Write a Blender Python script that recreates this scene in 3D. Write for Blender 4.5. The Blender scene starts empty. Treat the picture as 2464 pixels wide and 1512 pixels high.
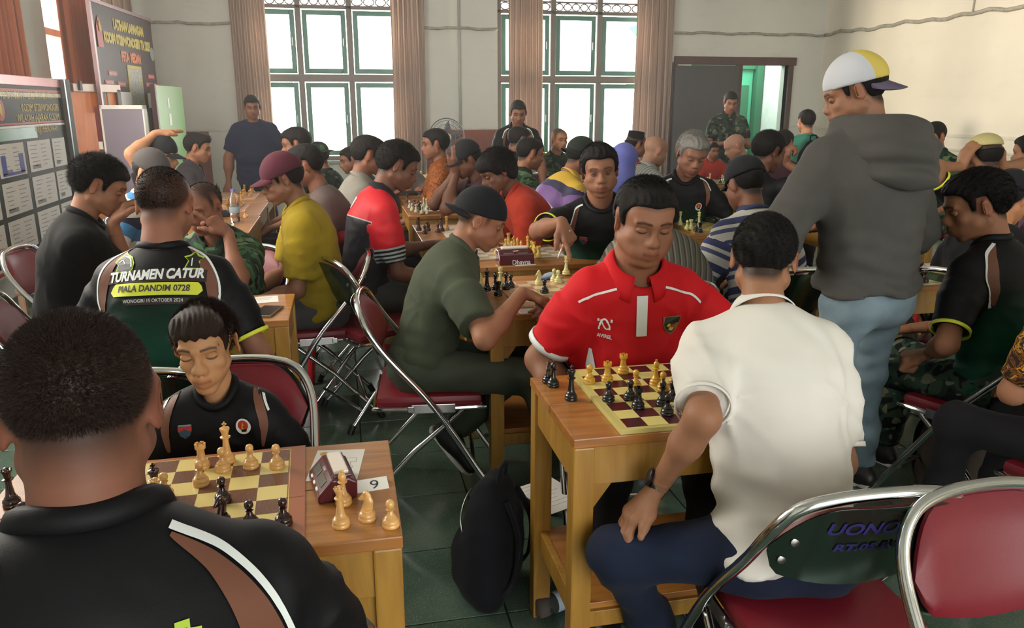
import bpy, bmesh, math, random, time
import numpy as np
from mathutils import Vector, Matrix
from mathutils.bvhtree import BVHTree
T00 = time.time()
random.seed(7); np.random.seed(7)
scn = bpy.context.scene
COL = scn.collection
PI = math.pi
# ---------------------------------------------------------------- camera
FPX, CAMH = 1900.0, 1.5
PITCH, YAW = math.atan((756 - 250) / FPX), math.radians(12)
cd = bpy.data.cameras.new('camera'); cam = bpy.data.objects.new('camera', cd); COL.objects.link(cam)
cd.sensor_width = 36.0; cd.lens = FPX / 2464 * 36.0; cd.clip_start = 0.05; cd.clip_end = 200
cam.location = (0, 0, CAMH); cam.rotation_euler = (PI / 2 - PITCH, 0, -YAW)
scn.camera = cam
# ---------------------------------------------------------------- view, world, lights
vs = scn.view_settings
vs.view_transform = 'Standard'; vs.look = 'None'; vs.exposure = 0.0; vs.gamma = 1.0; vs.use_curve_mapping = False
scn.cycles.max_bounces = 6; scn.cycles.diffuse_bounces = 3; scn.cycles.glossy_bounces = 3
scn.cycles.transmission_bounces = 4; scn.cycles.transparent_max_bounces = 8
scn.cycles.caustics_reflective = False; scn.cycles.caustics_refractive = False
scn.cycles.sample_clamp_indirect = 4.0; scn.cycles.use_denoising = True
wd = bpy.data.worlds.new('sky'); scn.world = wd; wd.use_nodes = True
wn = wd.node_tree; bg = wn.nodes['Background']
bg.inputs[0].default_value = (1.0, 0.985, 0.95, 1); bg.inputs[1].default_value = 5.0

def area_light(name, loc, target, sx, sy, power, col, spread=180):
    l = bpy.data.lights.new(name, 'AREA'); l.shape = 'RECTANGLE'; l.size = sx; l.size_y = sy
    l.energy = power; l.color = col; l.spread = math.radians(spread)
    o = bpy.data.objects.new(name, l); COL.objects.link(o); o.location = loc
    o.rotation_euler = (Vector(target) - Vector(loc)).to_track_quat('-Z', 'Y').to_euler()
    return o
# daylight coming in through the openings of the room
WARM = (1.0, 0.90, 0.76)
area_light('daylight_window_one', (-0.05, 11.0, 1.8), (0.2, 0, 0.9), 2.0, 1.9, 210, (1, .97, .92))
area_light('daylight_window_two', (3.2, 11.0, 1.8), (2.4, 0, 0.9), 2.0, 1.9, 210, (1, .97, .92))
area_light('daylight_left_window', (-2.6, 4.6, 2.5), (5, 6.5, 1.4), 4.0, 1.8, 230, WARM)
area_light('daylight_entrance', (2.2, -4.4, 2.3), (1.5, 4, 0.8), 6.0, 2.6, 120, (1, .97, .92))
# sun through the left side windows: it lands on the far part of the right wall and the floor
sl = bpy.data.lights.new('sun', 'SUN'); sl.energy = 3.6; sl.color = (1.0, .86, .66); sl.angle = math.radians(4.5)
so = bpy.data.objects.new('sun', sl); COL.objects.link(so)
so.rotation_euler = Vector((1.0, 0.44, -0.055)).to_track_quat('-Z', 'Y').to_euler()

# ---------------------------------------------------------------- pixel -> place (only used to measure the room)
def _ray(u, v):
    x = (u - 1232) / FPX; y = (756 - v) / FPX
    f = math.cos(PITCH) + y * math.sin(PITCH); z = -math.sin(PITCH) + y * math.cos(PITCH)
    return np.array([f * math.sin(YAW) + x * math.cos(YAW), f * math.cos(YAW) - x * math.sin(YAW), z])
def atZ(u, v, z):
    r = _ray(u, v); return np.array([0, 0, CAMH]) + r * ((z - CAMH) / r[2])
def atD(u, v, d):
    r = _ray(u, v); f = r[0] * math.sin(YAW) + r[1] * math.cos(YAW); return np.array([0, 0, CAMH]) + r * (d / f)

# ---------------------------------------------------------------- materials
def lin(h):
    h = h.lstrip('#'); c = [int(h[i:i + 2], 16) / 255 for i in (0, 2, 4)]
    return tuple([x / 12.92 if x <= .04045 else ((x + .055) / 1.055) ** 2.4 for x in c] + [1.0])
_mats = {}
class NT:
    def __init__(s, name):
        s.m = bpy.data.materials.new(name); s.m.use_nodes = True; s.t = s.m.node_tree
        s.b = s.t.nodes['Principled BSDF']; s.out = s.t.nodes['Material Output']
    def n(s, typ, **kw):
        nd = s.t.nodes.new(typ)
        for k, v in kw.items(): setattr(nd, k, v)
        return nd
    def l(s, a, b): s.t.links.new(a, b)
    def val(s, sock, v):
        if hasattr(v, 'is_output') or isinstance(v, bpy.types.NodeSocket): s.l(v, sock)
        else: sock.default_value = v
    def math(s, op, a, b=None, c=None):
        nd = s.n('ShaderNodeMath', operation=op); s.val(nd.inputs[0], a)
        if b is not None: s.val(nd.inputs[1], b)
        if c is not None: s.val(nd.inputs[2], c)
        return nd.outputs[0]
    def mix(s, f, a, b):
        nd = s.n('ShaderNodeMix', data_type='RGBA'); s.val(nd.inputs[0], f); s.val(nd.inputs[6], a); s.val(nd.inputs[7], b)
        return nd.outputs[2]
    def coord(s, kind='Object', scale=(1, 1, 1)):
        tc = s.n('ShaderNodeTexCoord'); mp = s.n('ShaderNodeMapping'); s.l(tc.outputs[kind], mp.inputs[0]); mp.inputs[3].default_value = scale
        return mp.outputs[0]
    def attr(s, name, scale=(1, 1, 1)):
        a = s.n('ShaderNodeAttribute', attribute_name=name); mp = s.n('ShaderNodeMapping'); s.l(a.outputs['Vector'], mp.inputs[0]); mp.inputs[3].default_value = scale
        return mp.outputs[0]
    def xyz(s, v):
        nd = s.n('ShaderNodeSeparateXYZ'); s.l(v, nd.inputs[0]); return nd.outputs
    def noise(s, vec, scale=5., detail=3., rough=.5, dist=0.):
        nd = s.n('ShaderNodeTexNoise'); s.l(vec, nd.inputs['Vector']); nd.inputs['Scale'].default_value = scale
        nd.inputs['Detail'].default_value = detail; nd.inputs['Roughness'].default_value = rough; nd.inputs['Distortion'].default_value = dist
        return nd.outputs[0]
    def ramp(s, f, stops, const=False):
        nd = s.n('ShaderNodeValToRGB'); s.l(f, nd.inputs[0]); cr = nd.color_ramp
        if const: cr.interpolation = 'CONSTANT'
        while len(cr.elements) < len(stops): cr.elements.new(.5)
        while len(cr.elements) > len(stops): cr.elements.remove(cr.elements[-1])
        stops = [(min(1, max(0, p)), c) for p, c in stops]
        for e, (p, c) in zip(cr.elements, stops): e.position = p; e.color = c
        return nd.outputs[0]
    def bump(s, h, strength=.3, dist=.002):
        nd = s.n('ShaderNodeBump'); s.l(h, nd.inputs['Height']); nd.inputs['Strength'].default_value = strength; nd.inputs['Distance'].default_value = dist
        s.l(nd.outputs[0], s.b.inputs['Normal'])
    def set(s, col=None, rough=.5, metal=0., spec=None, coat=0.):
        if col is not None: s.val(s.b.inputs['Base Color'], col)
        s.val(s.b.inputs['Roughness'], rough); s.b.inputs['Metallic'].default_value = metal
        if spec is not None: s.b.inputs['Specular IOR Level'].default_value = spec
        if coat: s.b.inputs['Coat Weight'].default_value = coat; s.b.inputs['Coat Roughness'].default_value = .1
        return s.m
def mat(name, h, rough=.5, metal=0., spec=None, var=.08, vscale=6., bump=0., bscale=200., coat=0.):
    if name in _mats: return _mats[name]
    t = NT(name); c = lin(h); v = t.coord()
    n = t.noise(v, vscale, 3.)
    lo = tuple(x * (1 - var) for x in c[:3]) + (1,); hi = tuple(min(1, x * (1 + var)) for x in c[:3]) + (1,)
    col = t.ramp(n, [(.3, lo), (.7, hi)])
    if bump: t.bump(t.noise(v, bscale, 2.), bump, .001)
    _mats[name] = t.set(col, rough, metal, spec, coat); return t.m
def wood(name, a, b, rough=.35, scale=1., axis='x', coat=.25):
    if name in _mats: return _mats[name]
    t = NT(name); sc = {'x': (1.2, 14, 14), 'y': (14, 1.2, 14), 'z': (14, 14, 1.2)}[axis]
    v = t.coord('Object', tuple(q * scale for q in sc))
    n = t.noise(v, 1.6, 5., .6, 1.4)
    col = t.ramp(n, [(.25, lin(a)), (.75, lin(b))])
    wear = t.noise(t.coord('Object', (1, 1, 1)), 3., 4.)
    col = t.mix(t.ramp(wear, [(.55, (0, 0, 0, 1)), (.8, (.35, .35, .35, 1))]), col, lin('#c9a982'))
    t.bump(n, .12, .002)
    _mats[name] = t.set(col, t.ramp(wear, [(.3, (rough,) * 3 + (1,)), (.8, (rough + .18,) * 3 + (1,))]), 0, None, coat); return t.m
def fabric(name, h, rough=.85, var=.1, weave=900.):
    if name in _mats: return _mats[name]
    t = NT(name); c = lin(h); v = t.coord()
    n = t.noise(v, 9., 3.); f = t.noise(v, weave, 1.)
    lo = tuple(x * (1 - var) for x in c[:3]) + (1,); hi = tuple(min(1, x * (1 + var)) for x in c[:3]) + (1,)
    col = t.ramp(n, [(.3, lo), (.7, hi)]); t.bump(f, .25, .001)
    t.b.inputs['Sheen Weight'].default_value = .03
    _mats[name] = t.set(col, rough, 0, .18); return t.m
MK = {}
CHROME = mat('chrome', '#d8dadc', .13, 1., var=.03)
STEEL = mat('worn_steel', '#a9aaa8', .28, 1., var=.12)
VINYL = mat('maroon_vinyl', '#701522', .45, 0, .5, var=.1, bump=.15, bscale=300)
BLACKP = mat('black_plastic', '#17171a', .45)
WHITEP = mat('white_paint', '#e9e7e0', .5)
PLATE_REFL = mat('chrome_green_reflection', '#566a5f', .16, .9, var=.08)  # chrome back plate, the green floor's reflection put into its colour
PAPER = mat('paper', '#e6e4de', .8, var=.03)
WOOD = wood('table_wood', '#8a5220', '#b87e3a', .32)
WOODX = wood('table_wood_side', '#8f6420', '#b58a3a', .38, 1., 'z')
REDP = mat('red_plastic', '#b8202a', .35, var=.04)

# ---------------------------------------------------------------- mesh building
def np_mesh(name, V, Fc, smooth=True):
    """V (n,3); Fc (m,3) or (m,4) int array, or list of polygons"""
    me = bpy.data.meshes.new(name)
    if isinstance(Fc, np.ndarray) and len(Fc):
        m, k = Fc.shape
        me.vertices.add(len(V)); me.vertices.foreach_set('co', np.asarray(V, np.float32).ravel())
        me.loops.add(m * k); me.loops.foreach_set('vertex_index', Fc.astype(np.int32).ravel())
        me.polygons.add(m); me.polygons.foreach_set('loop_start', np.arange(0, m * k, k, dtype=np.int32))
        me.update(calc_edges=True)
    else:
        me.from_pydata([tuple(v) for v in V], [], [tuple(f) for f in Fc]); me.update()
    if smooth and len(me.polygons): me.polygons.foreach_set('use_smooth', np.ones(len(me.polygons), bool))
    return me
def link(name, me, m=None, parent=None):
    o = bpy.data.objects.new(name, me); COL.objects.link(o)
    if m is not None: me.materials.append(m)
    if parent is not None: o.parent = parent
    return o
def empty(name, loc=(0, 0, 0), rz=0.):
    o = bpy.data.objects.new(name, None); COL.objects.link(o); o.location = loc; o.rotation_euler = (0, 0, rz)
    o.empty_display_size = .05; return o
def tag(o, label=None, cat=None, group=None, kind=None):
    if label: o['label'] = label
    if cat: o['category'] = cat
    if group: o['group'] = group
    if kind: o['kind'] = kind
    return o
def thing(name, label, cat, loc=(0, 0, 0), rz=0., group=None): return tag(empty(name, loc, rz), label, cat, group)
def dup(root, loc, rz=None, label=None, group=None):
    r = root.copy(); COL.objects.link(r); r.location = loc
    if rz is not None: r.rotation_euler = (0, 0, rz)
    if label: r['label'] = label
    if group: r['group'] = group
    for ch in list(root.children):
        c = ch.copy(); COL.objects.link(c); c.parent = r
        for g in ch.children:
            e = g.copy(); COL.objects.link(e); e.parent = c
    return r
class MB:
    def __init__(s): s.V = []; s.F = []
    def add(s, V, Fc):
        o = len(s.V); s.V.extend([tuple(v) for v in V]); s.F.extend([tuple(i + o for i in f) for f in Fc]); return s
    def box(s, lo, hi, b=0.0, M=None):
        bm = bmesh.new(); bmesh.ops.create_cube(bm, size=1)
        L = Vector(lo); H = Vector(hi); c = (L + H) / 2; d = H - L
        for v in bm.verts: v.co = Vector((c[i] + v.co[i] * d[i] for i in range(3)))
        if b: bmesh.ops.bevel(bm, geom=bm.edges[:], offset=min(b, min(abs(q) for q in d) * .45), segments=2, affect='EDGES', profile=.6)
        if M is not None: bm.transform(M)
        bm.verts.index_update(); s.add([v.co for v in bm.verts], [[v.index for v in f.verts] for f in bm.faces]); bm.free(); return s
    def tube(s, pts, r, n=10, closed=False, caps=True, flat=1.0, up=None):
        P = [Vector(p) for p in pts]; m = len(P); R = r if hasattr(r, '__len__') else [r] * m
        T = []
        for i in range(m):
            a = P[(i - 1) % m] if (closed or i > 0) else P[i]; b = P[(i + 1) % m] if (closed or i < m - 1) else P[i]
            t = (b - a); T.append(t.normalized() if t.length > 1e-9 else Vector((0, 0, 1)))
        nrm = (Vector(up) if up else (Vector((0, 0, 1)) if abs(T[0].z) < .9 else Vector((1, 0, 0))))
        V = []
        for i in range(m):
            nrm = nrm - T[i] * nrm.dot(T[i])
            if nrm.length < 1e-6: nrm = T[i].orthogonal()
            nrm.normalize(); bn = T[i].cross(nrm)
            for k in range(n):
                a = 2 * PI * k / n; V.append(P[i] + nrm * (math.cos(a) * R[i] * flat) + bn * (math.sin(a) * R[i]))
        Fc = []
        for i in range(m if closed else m - 1):
            j = (i + 1) % m
            for k in range(n):
                q = (k + 1) % n; Fc.append((i * n + k, i * n + q, j * n + q, j * n + k))
        if caps and not closed: Fc.append(tuple(range(n - 1, -1, -1))); Fc.append(tuple((m - 1) * n + k for k in range(n)))
        return s.add(V, Fc)
    def lathe(s, prof, n=20, c=(0, 0, 0), M=None):
        V = []; Fc = []
        for (r, z) in prof:
            for k in range(n):
                a = 2 * PI * k / n; V.append(Vector((r * math.cos(a), r * math.sin(a), z)))
        m = len(prof)
        for i in range(m - 1):
            for k in range(n):
                q = (k + 1) % n; Fc.append((i * n + k, i * n + q, (i + 1) * n + q, (i + 1) * n + k))
        Fc.append(tuple(range(n - 1, -1, -1))); Fc.append(tuple((m - 1) * n + k for k in range(n)))
        if M is not None: V = [M @ v for v in V]
        return s.add([v + Vector(c) for v in V], Fc)
    def prism(s, poly, a, b, M=None):
        """polygon [(x,z)] extruded along y from a to b"""
        n = len(poly); V = [Vector((p[0], a, p[1])) for p in poly] + [Vector((p[0], b, p[1])) for p in poly]
        Fc = [tuple(range(n)), tuple(range(2 * n - 1, n - 1, -1))] + [(i, i + n, (i + 1) % n + n, (i + 1) % n) for i in range(n)]
        if M is not None: V = [M @ v for v in V]
        return s.add(V, Fc)
    def build(s, name, m=None, parent=None, smooth=False, auto=False):
        me = bpy.data.meshes.new(name); me.from_pydata(s.V, [], s.F); me.update()
        if smooth:
            me.polygons.foreach_set('use_smooth', np.ones(len(me.polygons), bool))
            if auto: me.set_sharp_from_angle(angle=math.radians(40))
        return link(name, me, m, parent)
def crom(pts, per=6, closed=False):
    P = [Vector(p) for p in pts]; n = len(P); out = []
    for i in range(n if closed else n - 1):
        if closed: p0, p1, p2, p3 = P[(i - 1) % n], P[i], P[(i + 1) % n], P[(i + 2) % n]
        else: p0, p1, p2, p3 = P[max(i - 1, 0)], P[i], P[i + 1], P[min(i + 2, n - 1)]
        for k in range(per):
            t = k / per
            out.append(.5 * ((2 * p1) + (-p0 + p2) * t + (2 * p0 - 5 * p1 + 4 * p2 - p3) * t * t + (-p0 + 3 * p1 - 3 * p2 + p3) * t ** 3))
    if not closed: out.append(P[-1])
    return out
def text_mesh(txt, size=1., shear=0., extrude=0., bold=0., w=None):
    cu = bpy.data.curves.new('t', 'FONT'); cu.body = txt; cu.size = size; cu.shear = shear; cu.align_x = 'CENTER'; cu.align_y = 'CENTER'
    cu.extrude = extrude; cu.offset = bold; cu.resolution_u = 3
    o = bpy.data.objects.new('t', cu); COL.objects.link(o)
    dg = bpy.context.evaluated_depsgraph_get(); me = bpy.data.meshes.new_from_object(o.evaluated_get(dg))
    V = np.array([v.co[:] for v in me.vertices]) if len(me.vertices) else np.zeros((0, 3)); Fc = [tuple(p.vertices) for p in me.polygons]
    bpy.data.objects.remove(o); bpy.data.curves.remove(cu); bpy.data.meshes.remove(me)
    if w and len(V): V[:, 0] *= w / max(1e-6, V[:, 0].max() - V[:, 0].min())
    return V, Fc
def lay_text(name, txt, size, M, m, parent, w=None, bold=0., shear=0.):
    V, Fc = text_mesh(txt, size, shear, 0, bold, w)
    if not len(V): return None
    V = [M @ Vector(v) for v in V]
    return link(name, np_mesh(name, V, Fc, False), m, parent)

# ---------------------------------------------------------------- implicit surfaces
class Field:
    def __init__(s, h, k=70.): s.h = h; s.k = k; s.p = []; s.sub = []; s.cut = []; s.post = None; s.bias = 0.
    def cap(s, a, b, ra, rb=None, n=None, f=1., k=None): s.p.append(('c', np.array(a, float), np.array(b, float), ra, ra if rb is None else rb, None if n is None else np.array(n, float), f)); return s
    def ell(s, c, r, R=None): s.p.append(('e', np.array(c, float), np.array(r, float) * np.ones(3), np.eye(3) if R is None else np.array(R))); return s
    def cone(s, a, b, ra, rb, n=None, f=1.): s.p.append(('k', np.array(a, float), np.array(b, float), ra, rb, None if n is None else np.array(n, float), f)); return s
    def subell(s, c, r, R=None, k=None): s.sub.append((('e', np.array(c, float), np.array(r, float) * np.ones(3), np.eye(3) if R is None else np.array(R)), k)); return s
    def subcap(s, a, b, ra, rb=None, k=None): s.sub.append((('c', np.array(a, float), np.array(b, float), ra, ra if rb is None else rb, None, 1.), k)); return s
    def plane(s, c, n): s.cut.append((np.array(c, float), np.array(n, float) / np.linalg.norm(n))); return s  # keeps the side AWAY from n
    @staticmethod
    def bb(q):
        if q[0] == 'e': r = q[2].max(); return q[1] - r, q[1] + r
        r = max(q[3], q[4]) * 1.02; return np.minimum(q[1], q[2]) - r, np.maximum(q[1], q[2]) + r
    @staticmethod
    def dist(q, X, Y, Z):
        if q[0] == 'e':
            x, y, z = X - q[1][0], Y - q[1][1], Z - q[1][2]; R = q[3]; r = q[2]
            a = (x * R[0, 0] + y * R[1, 0] + z * R[2, 0]) / r[0]; b = (x * R[0, 1] + y * R[1, 1] + z * R[2, 1]) / r[1]; c = (x * R[0, 2] + y * R[1, 2] + z * R[2, 2]) / r[2]
            k0 = np.sqrt(a * a + b * b + c * c); k1 = np.sqrt((a / r[0]) ** 2 + (b / r[1]) ** 2 + (c / r[2]) ** 2) + 1e-6
            return k0 * (k0 - 1) / k1
        a, b, ra, rb, n, f = q[1:]; ba = b - a; L2 = max(1e-9, float(ba @ ba)); L = math.sqrt(L2)
        x, y, z = X - a[0], Y - a[1], Z - a[2]
        hh = (x * ba[0] + y * ba[1] + z * ba[2]) / L2
        hc = np.clip(hh, 0, 1)
        dx, dy, dz = x - hc * ba[0], y - hc * ba[1], z - hc * ba[2]
        if q[0] == 'k': dx, dy, dz = x - hh * ba[0], y - hh * ba[1], z - hh * ba[2]
        sc = 1.
        if n is not None:
            e = (1 / f - 1) * (dx * n[0] + dy * n[1] + dz * n[2]); dx = dx + e * n[0]; dy = dy + e * n[1]; dz = dz + e * n[2]; sc = (1 + f) / 2
        d = (np.sqrt(dx * dx + dy * dy + dz * dz) - (ra + (rb - ra) * hc)) * sc
        if q[0] == 'k': d = np.maximum(d, np.maximum(-hh, hh - 1) * L)
        return d
    def mesh(s, lo=None, hi=None):
        h = s.h; k = s.k; B = [s.bb(q) for q in s.p]
        m = 2.5 * h + .012
        lo = np.min([b[0] for b in B], 0) - m if lo is None else np.array(lo, float); hi = np.max([b[1] for b in B], 0) + m if hi is None else np.array(hi, float)
        n = np.ceil((hi - lo) / h).astype(int) + 1
        ax = [(lo[i] + h * np.arange(n[i])).astype(np.float32) for i in range(3)]
        S = np.zeros(n, np.float32); mg = 5. / k + h
        for q, b in zip(s.p, B):
            i0 = np.clip(((b[0] - mg - lo) / h).astype(int), 0, n); i1 = np.clip(((b[1] + mg - lo) / h).astype(int) + 2, 0, n)
            if (i1 <= i0).any(): continue
            X = ax[0][i0[0]:i1[0], None, None]; Y = ax[1][None, i0[1]:i1[1], None]; Z = ax[2][None, None, i0[2]:i1[2]]
            d = s.dist(q, X, Y, Z)
            S[i0[0]:i1[0], i0[1]:i1[1], i0[2]:i1[2]] += np.exp(-k * np.clip(d, -.12, .3))
        D = -np.log(S + 1e-9) / k + s.bias; del S
        X = ax[0][:, None, None]; Y = ax[1][None, :, None]; Z = ax[2][None, None, :]
        for q, kk in s.sub:
            b = s.bb(q); ks = kk or k; mg = 4. / ks
            i0 = np.clip(((b[0] - mg - lo) / h).astype(int), 0, n); i1 = np.clip(((b[1] + mg - lo) / h).astype(int) + 2, 0, n)
            if (i1 <= i0).any(): continue
            sl_ = tuple(slice(i0[i], i1[i]) for i in range(3))
            d = s.dist(q, X[i0[0]:i1[0]], Y[:, i0[1]:i1[1]], Z[:, :, i0[2]:i1[2]])
            A = np.clip(D[sl_], -.12, .2); Bv = -np.clip(d, -.12, .12)
            D[sl_] = np.log(np.exp(ks * A) + np.exp(ks * Bv)) / ks
        for c, nn in s.cut:
            D = np.maximum(D, (X - c[0]) * nn[0] + (Y - c[1]) * nn[1] + (Z - c[2]) * nn[2])
        if s.post is not None: D = s.post(D, X, Y, Z)
        return nets(D, lo, h)
def nets(D, lo, h):
    D[0] = D[-1] = 1; D[:, 0] = D[:, -1] = 1; D[:, :, 0] = D[:, :, -1] = 1
    I = D < 0; n = D.shape
    c = np.zeros((n[0] - 1, n[1] - 1, n[2] - 1), np.uint8)
    offs = [(i, j, k) for i in (0, 1) for j in (0, 1) for k in (0, 1)]
    for (i, j, k) in offs: c += I[i:n[0] - 1 + i, j:n[1] - 1 + j, k:n[2] - 1 + k]
    idx = np.argwhere((c > 0) & (c < 8))
    if not len(idx): return np.zeros((0, 3)), np.zeros((0, 4), int)
    vid = np.full(c.shape, -1, np.int32); vid[idx[:, 0], idx[:, 1], idx[:, 2]] = np.arange(len(idx))
    cv = [D[idx[:, 0] + o[0], idx[:, 1] + o[1], idx[:, 2] + o[2]] for o in offs]
    pos = np.zeros((len(idx), 3)); cnt = np.zeros(len(idx))
    for a in range(8):
        for b in range(a + 1, 8):
            oa, ob = offs[a], offs[b]
            if sum(abs(oa[i] - ob[i]) for i in range(3)) != 1: continue
            m = (cv[a] < 0) != (cv[b] < 0); t = np.where(m, cv[a] / np.where(m, cv[a] - cv[b], 1), 0)
            for i in range(3): pos[:, i] += m * (oa[i] + t * (ob[i] - oa[i]))
            cnt += m
    V = (idx + pos / cnt[:, None]) * h + lo
    Fs = []
    for axx in range(3):
        s0 = [slice(1, n[0] - 1), slice(1, n[1] - 1), slice(1, n[2] - 1)]; s1 = list(s0)
        s0[axx] = slice(0, n[axx] - 1); s1[axx] = slice(1, n[axx])
        A = I[tuple(s0)]; B = I[tuple(s1)]
        e = np.argwhere(A != B)
        if not len(e): continue
        fl = A[e[:, 0], e[:, 1], e[:, 2]]
        g = e.copy()
        for i in range(3):
            if i != axx: g[:, i] += 1
        u, w = (axx + 1) % 3, (axx + 2) % 3
        q = []
        for du, dw in ((-1, -1), (0, -1), (0, 0), (-1, 0)):
            t = g.copy(); t[:, u] += du; t[:, w] += dw; q.append(vid[t[:, 0], t[:, 1], t[:, 2]])
        q = np.stack(q, 1); q[~fl] = q[~fl][:, ::-1]
        Fs.append(q)
    return V, np.concatenate(Fs)
def attr_vec(me, name, A): me.attributes.new(name, 'FLOAT_VECTOR', 'POINT').data.foreach_set('vector', np.asarray(A, np.float32).ravel())
def attr_col(me, name, A):
    A = np.concatenate([A, np.ones((len(A), 1))], 1); me.attributes.new(name, 'FLOAT_COLOR', 'POINT').data.foreach_set('color', np.asarray(A, np.float32).ravel())
# ================================================================ ROOM
XL, XR, YB, YF, ZC = -2.45, 6.9, 10.8, -4.6, 4.0
def plaster(name, h, dirt=.5):
    t = NT(name); v = t.coord(); c = lin(h)
    n = t.noise(v, 1.3, 6., .6); f = t.noise(v, 60., 2.)
    col = t.ramp(n, [(.3, tuple(x * .93 for x in c[:3]) + (1,)), (.62, c)])
    d = t.noise(t.coord('Object', (1, 1, 3.)), 2.2, 7., .7)
    col = t.mix(t.ramp(d, [(.56, (0, 0, 0, 1)), (.78, (dirt * .5,) * 3 + (1,))]), col, lin('#8f8b7b'))
    t.bump(f, .15, .004); return t.set(col, .75, 0, .3)
WALLM = plaster('wall_plaster', '#dcdcd4', .4); WALLR = plaster('right_wall_plaster', '#e6dfd0', .25); CEIL = plaster('ceiling_plaster', '#d8d8d2', .2)
def struct(o): o['kind'] = 'structure'; return o
# back wall with window and door openings, built of blocks
W1 = (-1.12, 1.02, .78, 2.95); W2 = (2.10, 4.32, .78, 2.95); DR = (4.66, 6.36, 0., 2.04)
b = MB(); xs = [XL - .2, W1[0], W1[1], W2[0], W2[1], DR[0], DR[1], XR + .2]
def blk(x0, x1, z0, z1): b.box((x0, YB, z0), (x1, YB + .2, z1))
blk(xs[0], xs[1], 0, ZC); blk(xs[1], xs[2], 0, W1[2]); blk(xs[1], xs[2], W1[3], ZC); blk(xs[2], xs[3], 0, ZC); blk(xs[3], xs[4], 0, W2[2]); blk(xs[3], xs[4], W2[3], ZC)
blk(xs[4], xs[5], 0, ZC); blk(xs[5], xs[6], DR[3], ZC); blk(xs[6], xs[7], 0, ZC)
struct(b.build('wall_back', WALLM))
struct(MB().box((XR, YF, 0), (XR + .2, YB + .2, ZC)).build('wall_right', WALLR))
# left wall with two curtained window openings
b = MB(); LW = [(2.4, 7.0), (7.92, 10.3)]
y = YF
for (a0, a1) in LW:
    b.box((XL - .2, y, 0), (XL, a0, ZC)); b.box((XL - .2, a0, 0), (XL, a1, 1.5 if a0 < 7 else 1.15)); b.box((XL - .2, a0, 3.6), (XL, a1, ZC)); y = a1
b.box((XL - .2, y, 0), (XL, YB + .2, ZC))
struct(b.build('wall_left', WALLM))
b = MB().box((XL - .2, YF - .2, 0), (-.8, YF, ZC)).box((5.2, YF - .2, 0), (XR + .2, YF, ZC)).box((-.8, YF - .2, 3.4), (5.2, YF, ZC))
struct(b.build('wall_front', WALLM))
struct(MB().box((XL - .2, YF - .2, ZC), (XR + .2, YB + .2, ZC + .15)).build('ceiling', CEIL))
struct(MB().box((-40, -30, -.12), (40, 60, -.06)).build('ground', mat('outdoor_concrete', '#b9b7ac', .9)))
# floor: green polished terrazzo tiles with recessed joints
t = NT('green_terrazzo'); v = t.coord(); oi = t.n('ShaderNodeObjectInfo')
n = t.noise(v, 3., 5., .6); sp = t.noise(v, 190., 1.)
col = t.ramp(n, [(.3, lin('#3f5247')), (.7, lin('#5a6e60'))])
col = t.mix(t.ramp(sp, [(.62, (0, 0, 0, 1)), (.68, (.35, .35, .35, 1))]), col, lin('#9db3a0'))
hsv = t.n('ShaderNodeHueSaturation'); t.l(t.math('MULTIPLY_ADD', oi.outputs['Random'], .22, .9), hsv.inputs['Value']); t.l(col, hsv.inputs['Color'])
TILE = t.set(hsv.outputs[0], t.ramp(t.noise(v, 2., 5.), [(.3, (.10,) * 3 + (1,)), (.75, (.26,) * 3 + (1,))]), 0, .5)
fl = struct(MB().box((XL, YF, -.06), (XR, YB, -.006)).build('floor', mat('grout', '#26332b', .9)))
S = .40; tm = MB().box((-S / 2 + .003, -S / 2 + .003, -.006), (S / 2 - .003, S / 2 - .003, 0), .0015)
tile0 = None; rest = MB(); cells = []
for i in range(math.floor(XL / S), math.ceil(XR / S)):
    for j in range(math.floor(YF / S), math.ceil(YB / S)):
        cx, cy = i * S + S / 2 + .02, j * S + S / 2 + .05
        if cx < XL + .15 or cx > XR - .15 or cy > YB - .1 or cy < YF + .1: continue
        dx = cx * math.cos(YAW) - cy * math.sin(YAW); dy = cx * math.sin(YAW) + cy * math.cos(YAW)
        cells.append((0 if (1.2 < dy and abs(dx) < dy * .72 + .2) else 1, math.hypot(cx, cy), cx, cy))
cells.sort()
for k, (q, d, cx, cy) in enumerate(cells):
    if k < 290 and q == 0:
        if tile0 is None: tile0 = tm.build('tile', TILE); o = tile0
        else: o = tile0.copy(); COL.objects.link(o)
        o.parent = fl; o.location = (cx, cy, 0)
    else: rest.add([(p[0] + cx, p[1] + cy, p[2]) for p in [(-S / 2 + .003, -S / 2 + .003, -.006), (S / 2 - .003, -S / 2 + .003, -.006), (S / 2 - .003, S / 2 - .003, -.006), (-S / 2 + .003, S / 2 - .003, -.006), (-S / 2 + .003, -S / 2 + .003, 0), (S / 2 - .003, -S / 2 + .003, 0), (S / 2 - .003, S / 2 - .003, 0), (-S / 2 + .003, S / 2 - .003, 0)]],
                  [(4, 5, 6, 7), (0, 1, 5, 4), (1, 2, 6, 5), (2, 3, 7, 6), (3, 0, 4, 7)])
o = rest.build('far_tiles', TILE, fl); o['kind'] = 'stuff'
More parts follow.
